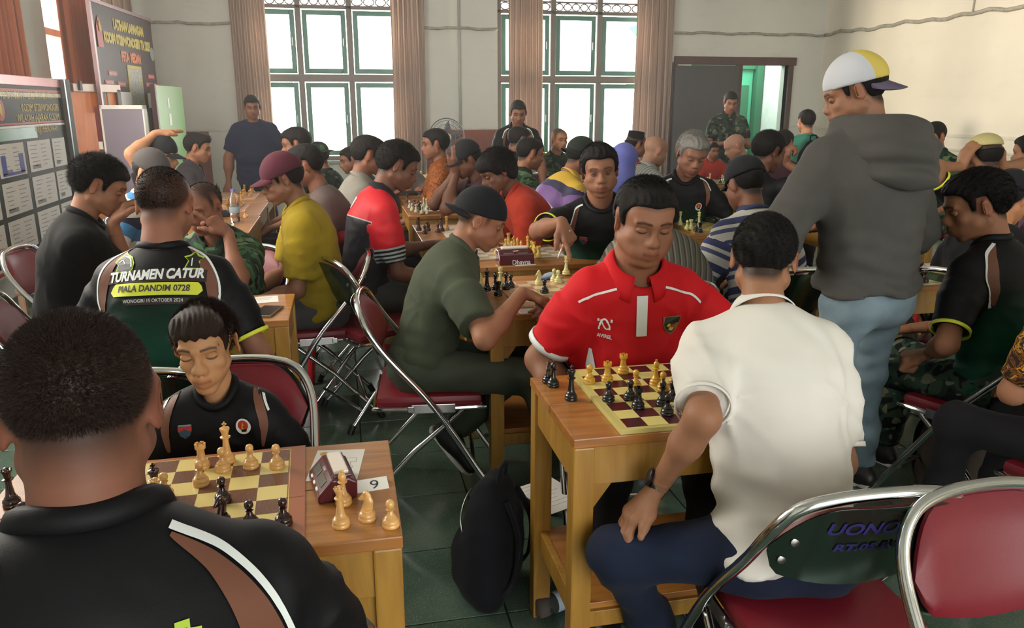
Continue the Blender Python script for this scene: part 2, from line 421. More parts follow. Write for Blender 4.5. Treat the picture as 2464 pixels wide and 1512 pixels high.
# trims: rails, conduits
RAIL = mat('rail_paint', '#cfcfc4', .6); CABLE = mat('grimy_cable_duct', '#a5a094', .7, var=.25, vscale=14)
struct(MB().box((XL, YB - .012, 1.165), (-1.2, YB, 1.19), .003).box((1.1, YB - .012, 1.165), (2.1, YB, 1.19), .003).box((4.35, YB - .012, 1.165), (4.62, YB, 1.19)).box((6.42, YB - .012, 1.165), (XR, YB, 1.19)).build('trim_1', RAIL))
struct(MB().box((XR - .02, YF, 1.13), (XR, YB, 1.165), .004).box((XR - .035, YF, .98), (XR, YB, 1.0), .004).build('trim_2', mat('rail_cream', '#d9d2c2', .6)))
pts = [(x, YB - .02, 2.45 + .008 * math.sin(x * 9) + .006 * math.sin(x * 23)) for x in np.arange(XL, -1.15, .12)]
m_ = MB().tube(pts, .017, 6)
for x0, x1 in ((1.12, 2.1), (4.35, XR - .01)): m_.tube([(x, YB - .02, 2.45 + .008 * math.sin(x * 9) + .005 * math.sin(x * 23)) for x in np.arange(x0, x1, .1)] + [(x1, YB - .02, 2.45)], .017, 6)
struct(m_.build('trim_3', CABLE, smooth=True))
struct(MB().tube([(XR - .02, y, 2.46 + .012 * math.sin(y * 5) + .012 * math.sin(y * 14)) for y in np.arange(YB - .03, 2., -.12)], .022, 7).build('trim_4', CABLE, smooth=True))
struct(MB().tube([(1.585, YB - .02, z) for z in (1.19, 2., 2.43)], .016, 8).tube([(1.585, YB - .02, z) for z in (2.47, 3.2, ZC)], .016, 8).build('trim_5', mat('conduit', '#bcbdb4', .55), smooth=True))
struct(MB().tube([(XR - .015, 8.0, 2.47), (XR - .015, 8.0, 2.6), (XR - .015, 7.97, 3.0), (XR - .015, 7.97, ZC)], .009, 6).build('trim_6', CABLE, smooth=True))
struct(MB().box((XL, YB - .02, 0), (-1.2, YB, .12)).box((1.05, YB - .02, 0), (4.6, YB, .12)).build('baseboard_back', mat('skirting', '#4b4a44', .6)))
struct(MB().box((XR - .02, YF, 0), (XR, YB, .12)).build('baseboard_right', mat('skirting')) if False else MB().box((XR - .02, YF, 0), (XR, YB, .12)).build('baseboard_right', _mats['skirting']))
struct(MB().box((XL, YF, 0), (XL + .02, YB, .1)).build('baseboard_left', _mats['skirting']))
# brown wainscot boards
BR = mat('brown_wainscot', '#8a4630', .55, var=.12)
for i, (x0, x1) in enumerate(((1.08, 2.12), (-1.95, -1.62), (4.50, 4.62))):
    o = MB().box((x0, YB - .03, .12), (x1, YB - .003, 1.16), .004).build('wainscot_panel', BR); tag(o, ['brown boarded panel low on the back wall behind the standing fan', 'narrow brown panel low on the back wall in the left corner behind the boards', 'narrow dark brown panel low on the wall beside the dark door leaf'][i], 'wall panel')
# lattice of ventilation blocks low on the right wall
lt = MB(); LZ0, LZ1 = .55, .97; w_, k_ = .24, 0
for y in np.arange(2.6, 10.6, w_):
    lt.tube([(XR - .012, y, LZ0), (XR - .012, y, LZ0 + .1), (XR - .012, y + w_ / 2, LZ0 + .18), (XR - .012, y + w_ / 2, LZ1 - .16), (XR - .012, y, LZ1 - .08), (XR - .012, y, LZ1)], .006, 4)
    lt.tube([(XR - .012, y + w_, LZ0 + .1), (XR - .012, y + w_ / 2, LZ0 + .18)], .006, 4); lt.tube([(XR - .012, y + w_, LZ1 - .08), (XR - .012, y + w_ / 2, LZ1 - .16)], .006, 4)
o = struct(lt.build('trim_7', mat('lattice_iron', '#6c6557', .6)))
# ---------------------------------------------------------------- windows
FG = mat('window_green_paint', '#3c7d6c', .45); FD = mat('window_brown_paint', '#6d6257', .5); GL = bpy.data.materials.new('pane_glass'); GL.use_nodes = True
nt = GL.node_tree; nt.nodes.remove(nt.nodes['Principled BSDF']); g_ = nt.nodes.new('ShaderNodeBsdfGlass'); g_.inputs['IOR'].default_value = 1.02; g_.inputs['Roughness'].default_value = 0; tr = nt.nodes.new('ShaderNodeBsdfTransparent'); mx = nt.nodes.new('ShaderNodeMixShader'); mx.inputs[0].default_value = .12
nt.links.new(tr.outputs[0], mx.inputs[1]); nt.links.new(g_.outputs[0], mx.inputs[2]); nt.links.new(mx.outputs[0], nt.nodes['Material Output'].inputs[0])
def frame_rect(b, x0, x1, z0, z1, w, y0, y1):
    b.box((x0, y0, z0), (x0 + w, y1, z1), .006); b.box((x1 - w, y0, z0), (x1, y1, z1), .006); b.box((x0 + w, y0, z1 - w), (x1 - w, y1, z1), .006); b.box((x0 + w, y0, z0), (x1 - w, y1, z0 + w), .006)
def window(name, W, mull):
    root = struct(empty(name, (0, 0, 0)))
    b = MB(); frame_rect(b, W[0], W[1], W[2], W[3], .055, YB + .03, YB + .15)
    for x in mull: b.box((x - .035, YB + .03, W[2]), (x + .035, YB + .15, W[3]), .006)
    b.box((W[0], YB + .02, 1.775), (W[1], YB + .16, 1.865), .008); b.box((W[0], YB + .03, 2.655), (W[1], YB + .15, 2.70), .006)
    b.build('window_frame', FD, root)
    xs = [W[0] + .055] + list(mull) + [W[1] - .055]
    for i in range(len(xs) - 1):
        a, c = xs[i] + (.035 if i else 0), xs[i + 1] - (.035 if i < len(xs) - 2 else 0)
        for (z0, z1) in ((W[2] + .055, 1.775), (1.865, 2.655)):
            s_ = MB(); frame_rect(s_, a + .012, c - .012, z0 + .012, z1 - .012, .06, YB + .07, YB + .11); sh = s_.build('sash', FG, root)
            MB().box((a + .07, YB + .088, z0 + .07), (c - .07, YB + .092, z1 - .07)).build('pane', GL, sh)
            h_ = MB().box((c - .055, YB + .055, (z0 + z1) / 2 - .05), (c - .04, YB + .07, (z0 + z1) / 2 + .05), .003); h_.build('latch', STEEL, sh)
        # scrolled grille in the vent band above the sashes
        g = MB(); n_ = 5; wv = (c - a) / n_
        for q in range(n_):
            xc = a + wv * (q + .5)
            g.tube([(xc + wv * .45 * math.cos(t_), YB + .09, 2.75 + .045 * math.sin(t_)) for t_ in np.linspace(0, 2 * PI, 13)[:-1]], .008, 5, closed=True)
        g.box((a, YB + .075, 2.80), (c, YB + .1, 2.82)); g.build('vent_grille', FD, root)
    MB().box((W[0] - .03, YB - .05, W[2] - .04), (W[1] + .03, YB + .2, W[2]), .006).build('window_sill', mat('sill_paint', '#8f9a8b', .55), root)
    return root
window('window_1', W1, (-.44, .19)); window('window_2', W2, (2.87, 3.52))
# ---------------------------------------------------------------- curtains
def curtain_mat(name, a, b_, c_, n=60.):
    t = NT(name); u = t.n('ShaderNodeUVMap'); x = t.xyz(u.outputs[0])[0]
    s_ = t.math('FRACT', t.math('MULTIPLY', x, n)); nz = t.noise(t.coord('Object', (1, 1, .3)), 3., 3.)
    col = t.ramp(s_, [(0, lin(a)), (.42, lin(b_)), (.55, lin(c_)), (.8, lin(a))], True)
    col = t.mix(t.math('MULTIPLY', nz, .25), col, lin(b_)); t.b.inputs['Sheen Weight'].default_value = .1
    m = t.set(col, .8, 0, .2)
    t.b.inputs['Transmission Weight'].default_value = 0
    tl = t.n('ShaderNodeBsdfTranslucent'); t.l(col, tl.inputs[0]); mx = t.n('ShaderNodeMixShader'); mx.inputs[0].default_value = .30
    t.l(t.b.outputs[0], mx.inputs[1]); t.l(tl.outputs[0], mx.inputs[2]); t.l(mx.outputs[0], t.out.inputs[0]); return m
CUR = curtain_mat('striped_curtain', '#bda696', '#957a6e', '#d8c6b6', 12.); CURO = curtain_mat('orange_curtain', '#b06036', '#8f4a2a', '#c2744a', 9.)
def curtain(label, p0, p1, z0, z1, pleats, amp, m, pinch=0., group=None, seed=0):
    """hanging pleated cloth from p0 to p1 (xy); pinch narrows it downward"""
    rnd = random.Random(seed); nu, nv = pleats * 12, 26; P0, P1 = Vector(p0 + (0,)), Vector(p1 + (0,)); ax = (P1 - P0); L = ax.length; ax.normalize(); nr = Vector((-ax.y, ax.x, 0))
    ph = [rnd.uniform(-.5, .5) for _ in range(pleats + 2)]; V = []; UV = []
    for j in range(nv + 1):
        w = j / nv; z = z1 + (z0 - z1) * w; sq = 1 - pinch * math.sin(min(1, w * 1.15) * PI / 2) ** 2
        for i in range(nu + 1):
            u = i / nu; q = u * pleats; k = int(q)
            off = amp * (math.sin(2 * PI * q + ph[min(k, pleats)] * .6 * w) + .25 * math.sin(5.1 * q + 3 * w + seed)) * (.55 + .45 * w)
            s_ = (u - .5) * sq + .5 + .012 * math.sin(w * 5 + q)
            V.append(P0 + ax * (s_ * L) + nr * off + Vector((0, 0, z)))
            UV.append((u, w))
    Fc = np.array([(j * (nu + 1) + i, j * (nu + 1) + i + 1, (j + 1) * (nu + 1) + i + 1, (j + 1) * (nu + 1) + i) for j in range(nv) for i in range(nu)])
    me = np_mesh('curtain', V, Fc); uvl = me.uv_layers.new(name='UVMap'); uv = np.array(UV)[Fc.ravel()]; uvl.data.foreach_set('uv', uv.ravel())
    root = thing('curtain', label, 'curtain', group=group); o = link('curtain_cloth', me, m, root)
    md = o.modifiers.new('s', 'SOLIDIFY'); md.thickness = .003
    MB().tube([P0 + Vector((0, 0, z1 + .02)) - ax * .03, P1 + Vector((0, 0, z1 + .02)) + ax * .03], .014, 8).build('rod', STEEL, root, smooth=True)
    return root
yb = YB - .12
curtain('striped brown curtain at the left side of the first window, behind the man in navy', (-1.24, yb), (-.82, yb), .35, 3.0, 6, .035, CUR, .0, seed=1)
curtain('striped brown curtain gathered at the right side of the first window', (.70, yb), (1.12, yb), .35, 3.0, 7, .035, CUR, .0, seed=2)
curtain('striped brown curtain at the left side of the second window, behind the bending man', (2.22, yb), (2.68, yb), .45, 3.0, 6, .035, CUR, .0, seed=3)
curtain('striped reddish curtain at the right side of the second window, beside the door wall', (3.98, yb), (4.52, yb), .30, 3.0, 7, .035, CUR, .0, seed=4)
curtain('orange curtain hanging over the left wall at the edge of the picture', (XL + .12, 5.9), (XL + .12, 6.98), 1.0, 3.6, 10, .04, CURO, .0, seed=5)
curtain('orange curtain on the left wall next to the bright window gap', (XL + .12, 8.0), (XL + .12, 9.2), .9, 3.6, 8, .04, CURO, .0, seed=6)
curtain('brown curtain on the left wall above the large banner', (XL + .12, 9.36), (XL + .12, 10.6), .9, 3.6, 9, .04, CUR, .0, seed=7)
# left window frames (bright gap between the curtains)
for i, (a0, a1) in enumerate(LW):
    root = struct(empty('window_%d' % (i + 3))); z0 = 1.5 if a0 < 7 else 1.15
    b = MB()
    for y in np.linspace(a0, a1, 4): b.box((XL - .14, y - .03, z0), (XL - .06, y + .03, 3.6), .005)
    b.box((XL - .14, a0, z0), (XL - .06, a1, z0 + .06)); b.box((XL - .14, a0, 3.54), (XL - .06, a1, 3.6)); b.box((XL - .14, a0, 2.1), (XL - .06, a1, 2.16)); b.build('window_frame', WHITEP, root)
    MB().box((XL - .102, a0, z0), (XL - .098, a1, 3.6)).build('pane', GL, root)
# ---------------------------------------------------------------- door
root = struct(empty('door_1')); DK = mat('door_dark_grey', '#4a4a4c', .5, var=.05); DB = mat('door_frame_brown', '#553b38', .5, var=.15)
b = MB().box((DR[0] - .09, YB - .03, 0), (DR[0], YB + .1, 2.06), .005).box((DR[1], YB - .03, 0), (DR[1] + .07, YB + .1, 2.06), .005).box((DR[0] - .06, YB - .04, 2.03), (DR[1] + .10, YB + .1, 2.14), .006).box((5.56, YB - .02, 0), (5.64, YB + .06, 2.03), .004)
b.build('door_frame', DB, root)
lf = MB().box((4.60, YB - .075, .01), (5.56, YB - .035, 2.02), .004).build('door_leaf', DK, root); MB().tube([(5.48, YB - .1, 1.0), (5.48, YB - .1, 1.12)], .01, 8).build('door_handle', STEEL, lf)
MB().box((4.62, YB - .1, 2.01), (4.82, YB - .07, 2.03)).build('door_closer', STEEL, lf)
# the corridor behind the door: pale green double door with dark green frame, white end wall
CG = mat('corridor_green_paint', '#4fae86', .45, var=.06); CD = mat('corridor_dark_green', '#2f6b4c', .5); CW = mat('corridor_white_wall', '#f0efe8', .7)
struct(MB().box((4.75, 12.6, 0), (6.02, 12.7, 2.7)).box((4.6, 11.02, 0), (4.75, 12.7, 2.7)).build('wall_corridor', CG))
struct(MB().box((6.92, 11.0, 0), (7.1, 13.0, 2.7)).box((6.3, 12.9, 0), (7.0, 13.0, 2.7)).build('wall_corridor_end', CW))
r2 = struct(empty('door_2'))
b = MB().box((5.2, 12.52, 0), (5.32, 12.6, 2.2), .004).box((6.12, 12.52, 0), (6.3, 12.6, 2.2), .004).box((5.2, 12.5, 2.05), (7.0, 12.6, 2.25), .004).box((6.78, 12.45, 0), (6.9, 12.6, 2.2), .004); b.build('door_frame', CD, r2)
lf = MB().box((5.34, 12.54, .02), (6.12, 12.59, 2.05), .004).build('door_leaf', CG, r2)
MB().box((5.42, 12.525, 1.2), (6.04, 12.54, 1.62), .01).build('door_panel', CG, lf); MB().box((5.42, 12.525, .2), (6.04, 12.54, 1.0), .01).build('door_panel', CG, lf); MB().tube([(5.5, 12.5, 1.75), (5.9, 12.5, 1.76)], .008, 6).build('bolt', STEEL, lf)
lf = MB().box((6.34, 12.56, .02), (6.76, 12.6, 2.05), .004).build('door_leaf', CG, r2); MB().box((6.40, 12.545, .3), (6.70, 12.56, 1.8), .01).build('door_panel', CD, lf)
area_light('corridor_daylight', (6.0, 11.9, 2.65), (6.0, 11.9, 0), 1.2, 1.0, 60, (.92, 1, .98))
struct(MB().box((4.6, 11.02, 2.68), (7.1, 13.0, 2.75)).build('ceiling_corridor', CEIL))
struct(MB().box((4.6, 11.0, -.06), (7.1, 13.0, -.002)).build('floor_corridor', TILE))

# scatter volume added to imitate lens veil over the far part of the hall
hz = bpy.data.materials.new('lens_veil_haze'); hz.use_nodes = True; nt = hz.node_tree; nt.nodes.clear(); vo_ = nt.nodes.new('ShaderNodeVolumeScatter'); vo_.inputs['Color'].default_value = (1, .97, .93, 1); vo_.inputs['Density'].default_value = .011; vo_.inputs['Anisotropy'].default_value = .35
om = nt.nodes.new('ShaderNodeOutputMaterial'); nt.links.new(vo_.outputs[0], om.inputs['Volume'])
hb = MB().box((XL + .05, 2.6, .05), (XR - .05, YB - .05, ZC - .05)).build('haze', hz); hb['kind'] = 'structure'
scn.cycles.volume_bounces = 0; scn.cycles.volume_step_rate = 4
# ================================================================ display boards along the left wall
def face_matrix(p0, p1, z):
    """frame whose X runs p0->p1, Y up, Z towards the room (normal); origin at p0, height z"""
    a = Vector((p0[0], p0[1], 0)); bb = Vector((p1[0], p1[1], 0)); x = (bb - a).normalized(); n = x.cross(Vector((0, 0, 1)))
    M = Matrix((( x.x, 0, n.x, p0[0]), (x.y, 0, n.y, p0[1]), (0, 1, n.z, z), (0, 0, 0, 1))); return M, (bb - a).length
def slab(b, M, x0, x1, y0, y1, z0, z1, bv=.0): return b.box((x0, y0, z0), (x1, y1, z1), bv, M)
def panel(name, M, x0, x1, y0, y1, z0, z1, m, parent, bv=0.): b = MB(); slab(b, M, x0, x1, y0, y1, z0, z1, bv); return b.build(name, m, parent)
YELLOW = mat('print_yellow', '#c9b23a', .6); REDI = mat('print_red', '#b0302c', .55); ORANGE = mat('print_orange', '#dd7430', .6)
INK = mat('print_ink', '#3a3a40', .7); LTXT = mat('print_grey', '#8e8e90', .7)
TY = lambda M, x, y, z=.001, s=1.: M @ Matrix.Translation((x, y, z))
# board 1: dark green information board with sheets
M, W = face_matrix((-2.27, 5.2), (-2.27, 7.58), .42); H_ = 1.28
r = thing('display_board', 'dark green information board with rows of paper sheets against the left wall', 'board')
panel('panel', M, 0, W, 0, H_, -.03, 0, mat('dark_green_print', '#212c26', .55, 0, .15, var=.3, vscale=2.5), r)
panel('frame', M, 0, W, H_ - .07, H_, -.03, .01, mat('silver_red_frame', '#a2625e', .3, .3), r, .005); panel('frame', M, W - .1, W, 0, H_ - .07, -.03, .008, BLACKP, r)
panel('red_band', M, 0, W, H_ - .115, H_ - .095, 0, .003, REDI, r); panel('white_band', M, 0, W, H_ - .15, H_ - .12, 0, .003, WHITEP, r)
panel('red_band', M, 0, W - .1, .935, .948, 0, .003, REDI, r); panel('white_band', M, 0, W - .1, .912, .928, 0, .003, WHITEP, r)
panel('green_band', M, 0, 1.62, .83, .91, 0, .002, mat('pale_green_print', '#5f9b86', .4), r)
panel('white_band', M, 0, W, -.06, 0, -.03, .004, WHITEP, r); panel('red_band', M, 0, W, -.045, -.02, 0, .006, REDI, r)
for s_, (x, y, w) in (('PEMBANGUNAN KEKUATAN CANTUMAN', (1.62, 1.14, 1.15)), ('KODIM 0728/WONOGIRI', (1.78, 1.05, .8)), ('WILAYAH JAJARAN KODIM', (1.72, .975, .9)), ('WASJU PERENCANAAN', (1.84, .89, .5))):
    lay_text('lettering', s_, .08, TY(M, x, y, .004), YELLOW, r, w=w)
b = MB(); b.lathe([(.0, 0), (.075, 0), (.075, .004), (.0, .004)], 18); o = b.build('emblem', REDI, r); o.matrix_world = TY(M, .98, 1.04, .003)
b = MB(); b.lathe([(.0, 0), (.03, 0), (.03, .003), (.0, .003)], 6); o = b.build('emblem_flame', YELLOW, r); o.matrix_world = TY(M, .98, 1.04, .008) @ Matrix.Diagonal((.8, 1.5, 1, 1))
for j in range(3):
    for i in range(4):
        x0 = (.27, .82, 1.38, 1.91)[i]; y0 = .585 - j * .262; wd = (.47, .48, .48, .30)[i]
        sh = panel('sheet', M, x0, x0 + wd, y0, y0 + .225, .001, .005, PAPER, r)
        b = MB(); rr = random.Random(i * 9 + j)
        for q in range(6):
            yy = y0 + .19 - q * .03; xa = x0 + .03 + rr.random() * .03; slab(b, M, xa, xa + .08 + rr.random() * .1, yy, yy + .005, .005, .006)
            if wd > .4: slab(b, M, x0 + .27, x0 + .27 + .06 + rr.random() * .1, yy, yy + .005, .005, .006)
        slab(b, M, x0 + .04, x0 + wd * .45, y0 + .02, y0 + .05, .005, .006); b.build('print', LTXT, sh)
        if (i, j) == (1, 0):
            b = MB(); slab(b, M, x0 + .04, x0 + .12, y0 + .02, y0 + .15, .006, .007); slab(b, M, x0 + .36, x0 + .44, y0 + .02, y0 + .15, .006, .007); slab(b, M, x0 + .04, x0 + .44, y0 + .01, y0 + .03, .006, .007); b.build('print', mat('print_blue', '#3440a0', .6), sh)
for x in (.15, W - .25): panel('leg', M, x, x + .05, -.42, -.06, -.03, .02, BLACKP, r)
# pale boxes and a dark bench beneath it
o = thing('wooden_stool', 'low pale wooden stool by the left wall under the information board', 'stool', (-1.98, 5.75, 0)); LW_ = wood('pale_wood', '#a9846a', '#c9a78a', .5, 1, 'z')
MB().box((-.14, -.2, .30), (.14, .2, .34), .005).build('seat', LW_, o)
for sx in (-.11, .11):
    for sy in (-.17, .17): MB().box((sx - .02, sy - .02, 0), (sx + .02, sy + .02, .30)).build('leg', LW_, o)
o = thing('step_block', 'pale concrete block step on the floor at the foot of the left wall', 'step', (-1.95, 6.9, 0)); MB().box((-.2, -.5, 0), (.25, .55, .10), .008).build('block', mat('pale_concrete', '#b7ab90', .8), o)
# board 2: orange plywood board in black frame, leaning
M, W = face_matrix((-2.24, 7.50), (-1.98, 8.18), .10); H_ = 1.6
r = thing('notice_board', 'tall orange plywood board in a black frame beside the information board', 'board')
tt = NT('orange_plywood'); n = tt.noise(tt.coord('Object', (6, 6, 1)), 2., 5., .6, 1.); tt.set(tt.ramp(n, [(.3, lin('#e8701a')), (.7, lin('#ff9038'))]), .45)
panel('panel', M, .05, W - .05, .05, H_ - .09, -.03, 0, tt.m, r)
panel('frame', M, 0, .055, 0, H_, -.05, .02, BLACKP, r, .005); panel('frame', M, W - .06, W, 0, H_ - .07, -.05, .02, mat('frame_brown', '#4d3a34', .5), r, .005)
panel('frame', M, .09, W, H_ - .10, H_ - .03, -.05, .02, mat('aluminium_strip', '#a8968c', .35, .6), r, .004); panel('edge', M, -.015, 0, 0, H_, -.05, .02, mat('silver', '#b9bcc0', .3, .8), r)
panel('frame', M, .09, W, 0, .06, -.05, .02, BLACKP, r)
for x in (.16, W * .55): panel('clip', M, x, x + .03, H_ - .09, H_ - .01, .02, .035, BLACKP, r)
# big banner
M, W = face_matrix((-2.06, 7.87), (-1.95, 9.72), 1.42); H_ = .95
r = thing('banner', 'large dark banner with yellow lettering and a map hanging near the left corner', 'banner')
panel('sheet', M, 0, W, 0, H_, -.01, 0, mat('banner_brown', '#33201c', .5, 0, .2, var=.15, vscale=3), r)
b = MB(); slab(b, M, -.02, .02, -.0, H_ + .02, -.02, .012); slab(b, M, 0, W, H_ - .01, H_ + .02, -.02, .012); b.build('frame', mat('pinkish_tube', '#8d6f72', .35, .3), r)
for s_, (x, y, w, mm) in (('LATIHAN LAPANGAN', (1.05, .80, .95, YELLOW)), ('KODIM 0728/WONOGIRI TA 2025', (1.0, .665, 1.45, YELLOW)), ('PETA  MEDAN', (1.02, .52, .62, ORANGE))):
    lay_text('lettering', s_, .12, TY(M, x, y, .004), mm, r, w=w, bold=.009)
panel('map', M, .86, 1.28, -.32, .42, 0, .006, mat('map_print', '#a9a79c', .6, var=.35, vscale=40), r)
b = MB(); slab(b, M, .84, 1.30, .42, .45, .0, .007); slab(b, M, .84, .86, -.32, .42, 0, .007); slab(b, M, 1.28, 1.30, -.32, .42, 0, .007); b.build('map_border', YELLOW, r)
for x, y in ((.28, .33), (.16, .245), (.50, .24), (1.52, .34), (1.42, .255), (1.68, .25)): 
    o = panel('red_label', M, x, x + .24, y, y + .045, 0, .005, REDI, r); lay_text('print', 'KEKUATAN', .03, TY(M, x + .12, y + .022, .006), WHITEP, o, w=.18)
for x, w in ((.22, .3), (.50, .3), (1.42, .22), (1.64, .2)): panel('folded_sheet', M, x, x + w, -.12, .19, .002, .03, PAPER, r, .01)
panel('green_sheet', M, .14, .30, -.05, .2, .0, .012, mat('green_paper', '#4fa078', .6), r)
b = MB(); b.lathe([(0, 0), (.07, 0), (.07, .004), (0, .004)], 20); o = b.build('emblem', mat('emblem_grey', '#8b9088', .6), r); o.matrix_world = TY(M, 1.76, .60, .003)
b = MB(); b.prism([(-.07, .15), (.07, .15), (.07, -.02), (0, -.12), (-.07, -.02)], 0, .004); o = b.build('emblem', REDI, r); o.matrix_world = M @ Matrix.Translation((.16, .72, .005)) @ Matrix.Rotation(-PI / 2, 4, 'X') @ Matrix.Diagonal((1, 1, 1, 1)) @ Matrix.Rotation(PI, 4, 'Z') @ Matrix.Rotation(PI, 4, 'Y')
b = MB(); b.lathe([(0, 0), (.035, 0), (.035, .004), (0, .004)], 6); o = b.build('emblem_flame', YELLOW, r); o.matrix_world = TY(M, .16, .75, .012) @ Matrix.Diagonal((.7, 1.5, 1, 1))
# white-edged grey panel standing in front
a, c = atD(258, 400, 6.4), atD(362, 400, 6.4)
M, W = face_matrix(a[:2], c[:2], 0); H_ = 1.49
r = thing('display_screen', 'tall lilac-grey panel with white edging standing in front of the orange board', 'panel')
panel('sheet', M, .01, W - .01, .02, H_ - .01, -.05, 0, mat('lilac_sheet', '#8b8290', .35, var=.12, vscale=2), r)
b = MB(); slab(b, M, 0, .015, 0, H_, -.05, .006); slab(b, M, W - .012, W, 0, H_, -.05, .006); slab(b, M, 0, W, H_ - .03, H_, -.05, .006); b.build('edging', WHITEP, r)
panel('side_face', M, -.05, -.001, 0, H_ - .01, -.3, -.01, mat('maroon_print', '#6d2826', .5), r)
for y in (1.15, 1.0, .86): panel('print', M, -.046, -.015, y, y + .06, -.01, -.004, WHITEP, r)
# dark board and green roll-up banner
a, c = atD(366, 300, 8.3), atD(392, 300, 8.5)
M, W = face_matrix(a[:2], c[:2], 0); r = thing('dark_panel', 'narrow dark panel leaning behind the grey panel', 'panel'); panel('sheet', M, 0, W + .1, .0, 1.46, -.03, 0, mat('slate', '#33363a', .5), r)
a, c = atD(384, 300, 8.2), atD(446, 300, 9.2)
M, W = face_matrix(a[:2], c[:2], 0); r = thing('rollup_banner', 'green roll-up banner with a yellow stripe in the left corner of the room', 'banner')
tt = NT('green_banner'); z = tt.xyz(tt.coord('Object'))[2]; tt.set(tt.ramp(tt.math('DIVIDE', z, 1.8), [(.3, lin('#5f9a4a')), (.75, lin('#7fae6a')), (.98, lin('#8fae78'))]), .45)
panel('sheet', M, 0, W, .05, 1.68, -.01, 0, tt.m, r); panel('pole', M, -.06, -.01, 0, 1.69, -.04, .01, mat('maroon_pole', '#5e3b38', .5), r, .004)
panel('yellow_stripe', M, .32, .42, .75, 1.2, 0, .003, YELLOW, r); panel('white_mark', M, .38, .46, 1.28, 1.40, 0, .003, WHITEP, r); panel('white_mark', M, .38, .44, 1.46, 1.56, 0, .003, WHITEP, r); panel('base', M, -.05, W + .05, 0, .06, -.1, .1, STEEL, r, .01)
# ================================================================ tables
def table(label, x0, x1, y0, y1, shelf=True, group='wooden tournament desks', detail=False):
    cx, cy, w, d = (x0 + x1) / 2, (y0 + y1) / 2, x1 - x0, y1 - y0; h = .75
    r = thing('wooden_desk', label, 'desk', (cx, cy, 0), 0, group); hx, hy = w / 2, d / 2
    nb = 2
    for i in range(nb):
        a = -hy + d * i / nb; MB().box((-hx, a + (.0015 if i else 0), h - .025), (hx, a + d / nb - (.0015 if i < nb - 1 else 0), h), .003).build('top_plank', WOOD, r)
    MB().box((-hx + .012, -hy + .01, h - .125), (hx - .012, -hy + .03, h - .025), .002).build('apron', WOODX, r); MB().box((-hx + .012, hy - .03, h - .125), (hx - .012, hy - .01, h - .025), .002).build('apron', WOODX, r)
    MB().box((-hx + .01, -hy + .03, h - .125), (-hx + .03, hy - .03, h - .025), .002).build('side_rail', WOODX, r); MB().box((hx - .03, -hy + .03, h - .125), (hx - .01, hy - .03, h - .025), .002).build('side_rail', WOODX, r)
    for sx in (-1, 1):
        for sy in (-1, 1):
            a, c = sx * (hx - .028), sy * (hy - .028); MB().box((a - .026, c - .026, 0), (a + .026, c + .026, h - .025), .004).build('leg', WOODX, r)
            if sy < 0: MB().prism([(0, 0), (0, .07), (-.05 * 1, .07)], c - .01, c + .01, Matrix.Translation((a - sx * .026, 0, h - .195)) @ Matrix.Diagonal((sx, 1, 1, 1))).build('corner_brace', WOODX, r)
    if shelf:
        MB().box((-hx + .04, -hy + .03, .27), (hx - .04, hy - .03, .288), .002).build('shelf', WOOD, r)
        for sy in (-1, 1): MB().box((-hx + .05, sy * (hy - .03) - .01, .225), (hx - .05, sy * (hy - .03) + .01, .27), .002).build('stretcher', WOODX, r)
        for sx in (-1, 1): MB().box((sx * (hx - .03) - .01, -hy + .05, .225), (sx * (hx - .03) + .01, hy - .05, .29), .002).build('stretcher', WOODX, r)
    return r
T1 = table("wooden desk in front of the boy, carrying the brown and cream board", -.70, .072, 1.28, 1.71)
T2 = table("wooden desk between the man in the red polo and the man in the white shirt", .49, 1.22, 1.62, 2.06)
st = mat('worn_sticker', '#cfd6b8', .7, var=.2, vscale=60)
for (y_, z_, w_, txt) in ((.04, -.075, .022, '2m'), (-.125, -.075, .036, 'JL.05')):
    o = MB().box((-.3515, y_ - w_ / 2, .655 + .01), (-.3495 - .0035, y_ + w_ / 2, .70), .0).build('sticker', st, T2); 
    lay_text('print', txt, .014, Matrix.Translation((-.3535, y_, .683)) @ Matrix.Rotation(-PI / 2, 4, 'Z') @ Matrix.Rotation(PI / 2, 4, 'X'), INK, o, w=w_ * .8)
table("desk with the phone and a paper on it, beside the man in the tournament jersey", -.95, -.215, 2.84, 3.26)
table("desk under the board where the man in the olive shirt is reaching for a piece", .50, 1.22, 2.74, 3.40)
table("desk carrying the board with the name clock, behind the olive shirt man", .49, 1.24, 3.62, 4.40)
table("desk behind the name clock desk, with a few black pieces near its left end", .42, 1.17, 4.42, 5.06)
table("desk with pale pieces beside the man in the orange batik shirt", .43, 1.16, 5.46, 6.08)
table("desk with an empty reddish top behind the pale pieces", .46, 1.10, 6.10, 6.74)
table("far desk with a pale board near the wall fan", .50, 1.05, 8.0, 8.7)
table("first desk of the left row, with two water bottles, behind the camouflage man", -1.32, -.57, 4.95, 5.70)
table("middle desk of the left row, crowded with dark pieces", -1.34, -.58, 5.72, 6.50)
table("last desk of the left row, in front of the standing man in navy", -1.38, -.60, 6.52, 7.35)
table("desk with cream pieces between the grey-haired man and the striped shirt man", 1.98, 2.72, 4.30, 4.76)
table("far desk with cream pieces in front of the standing soldier", 3.25, 4.05, 7.0, 7.5)
table("desk at the far right behind the hooded man, holding a blue packet", 2.27, 3.02, 2.84, 3.28)
table("desk in front of the man in the cream skull cap", 2.9, 3.7, 4.35, 4.85)
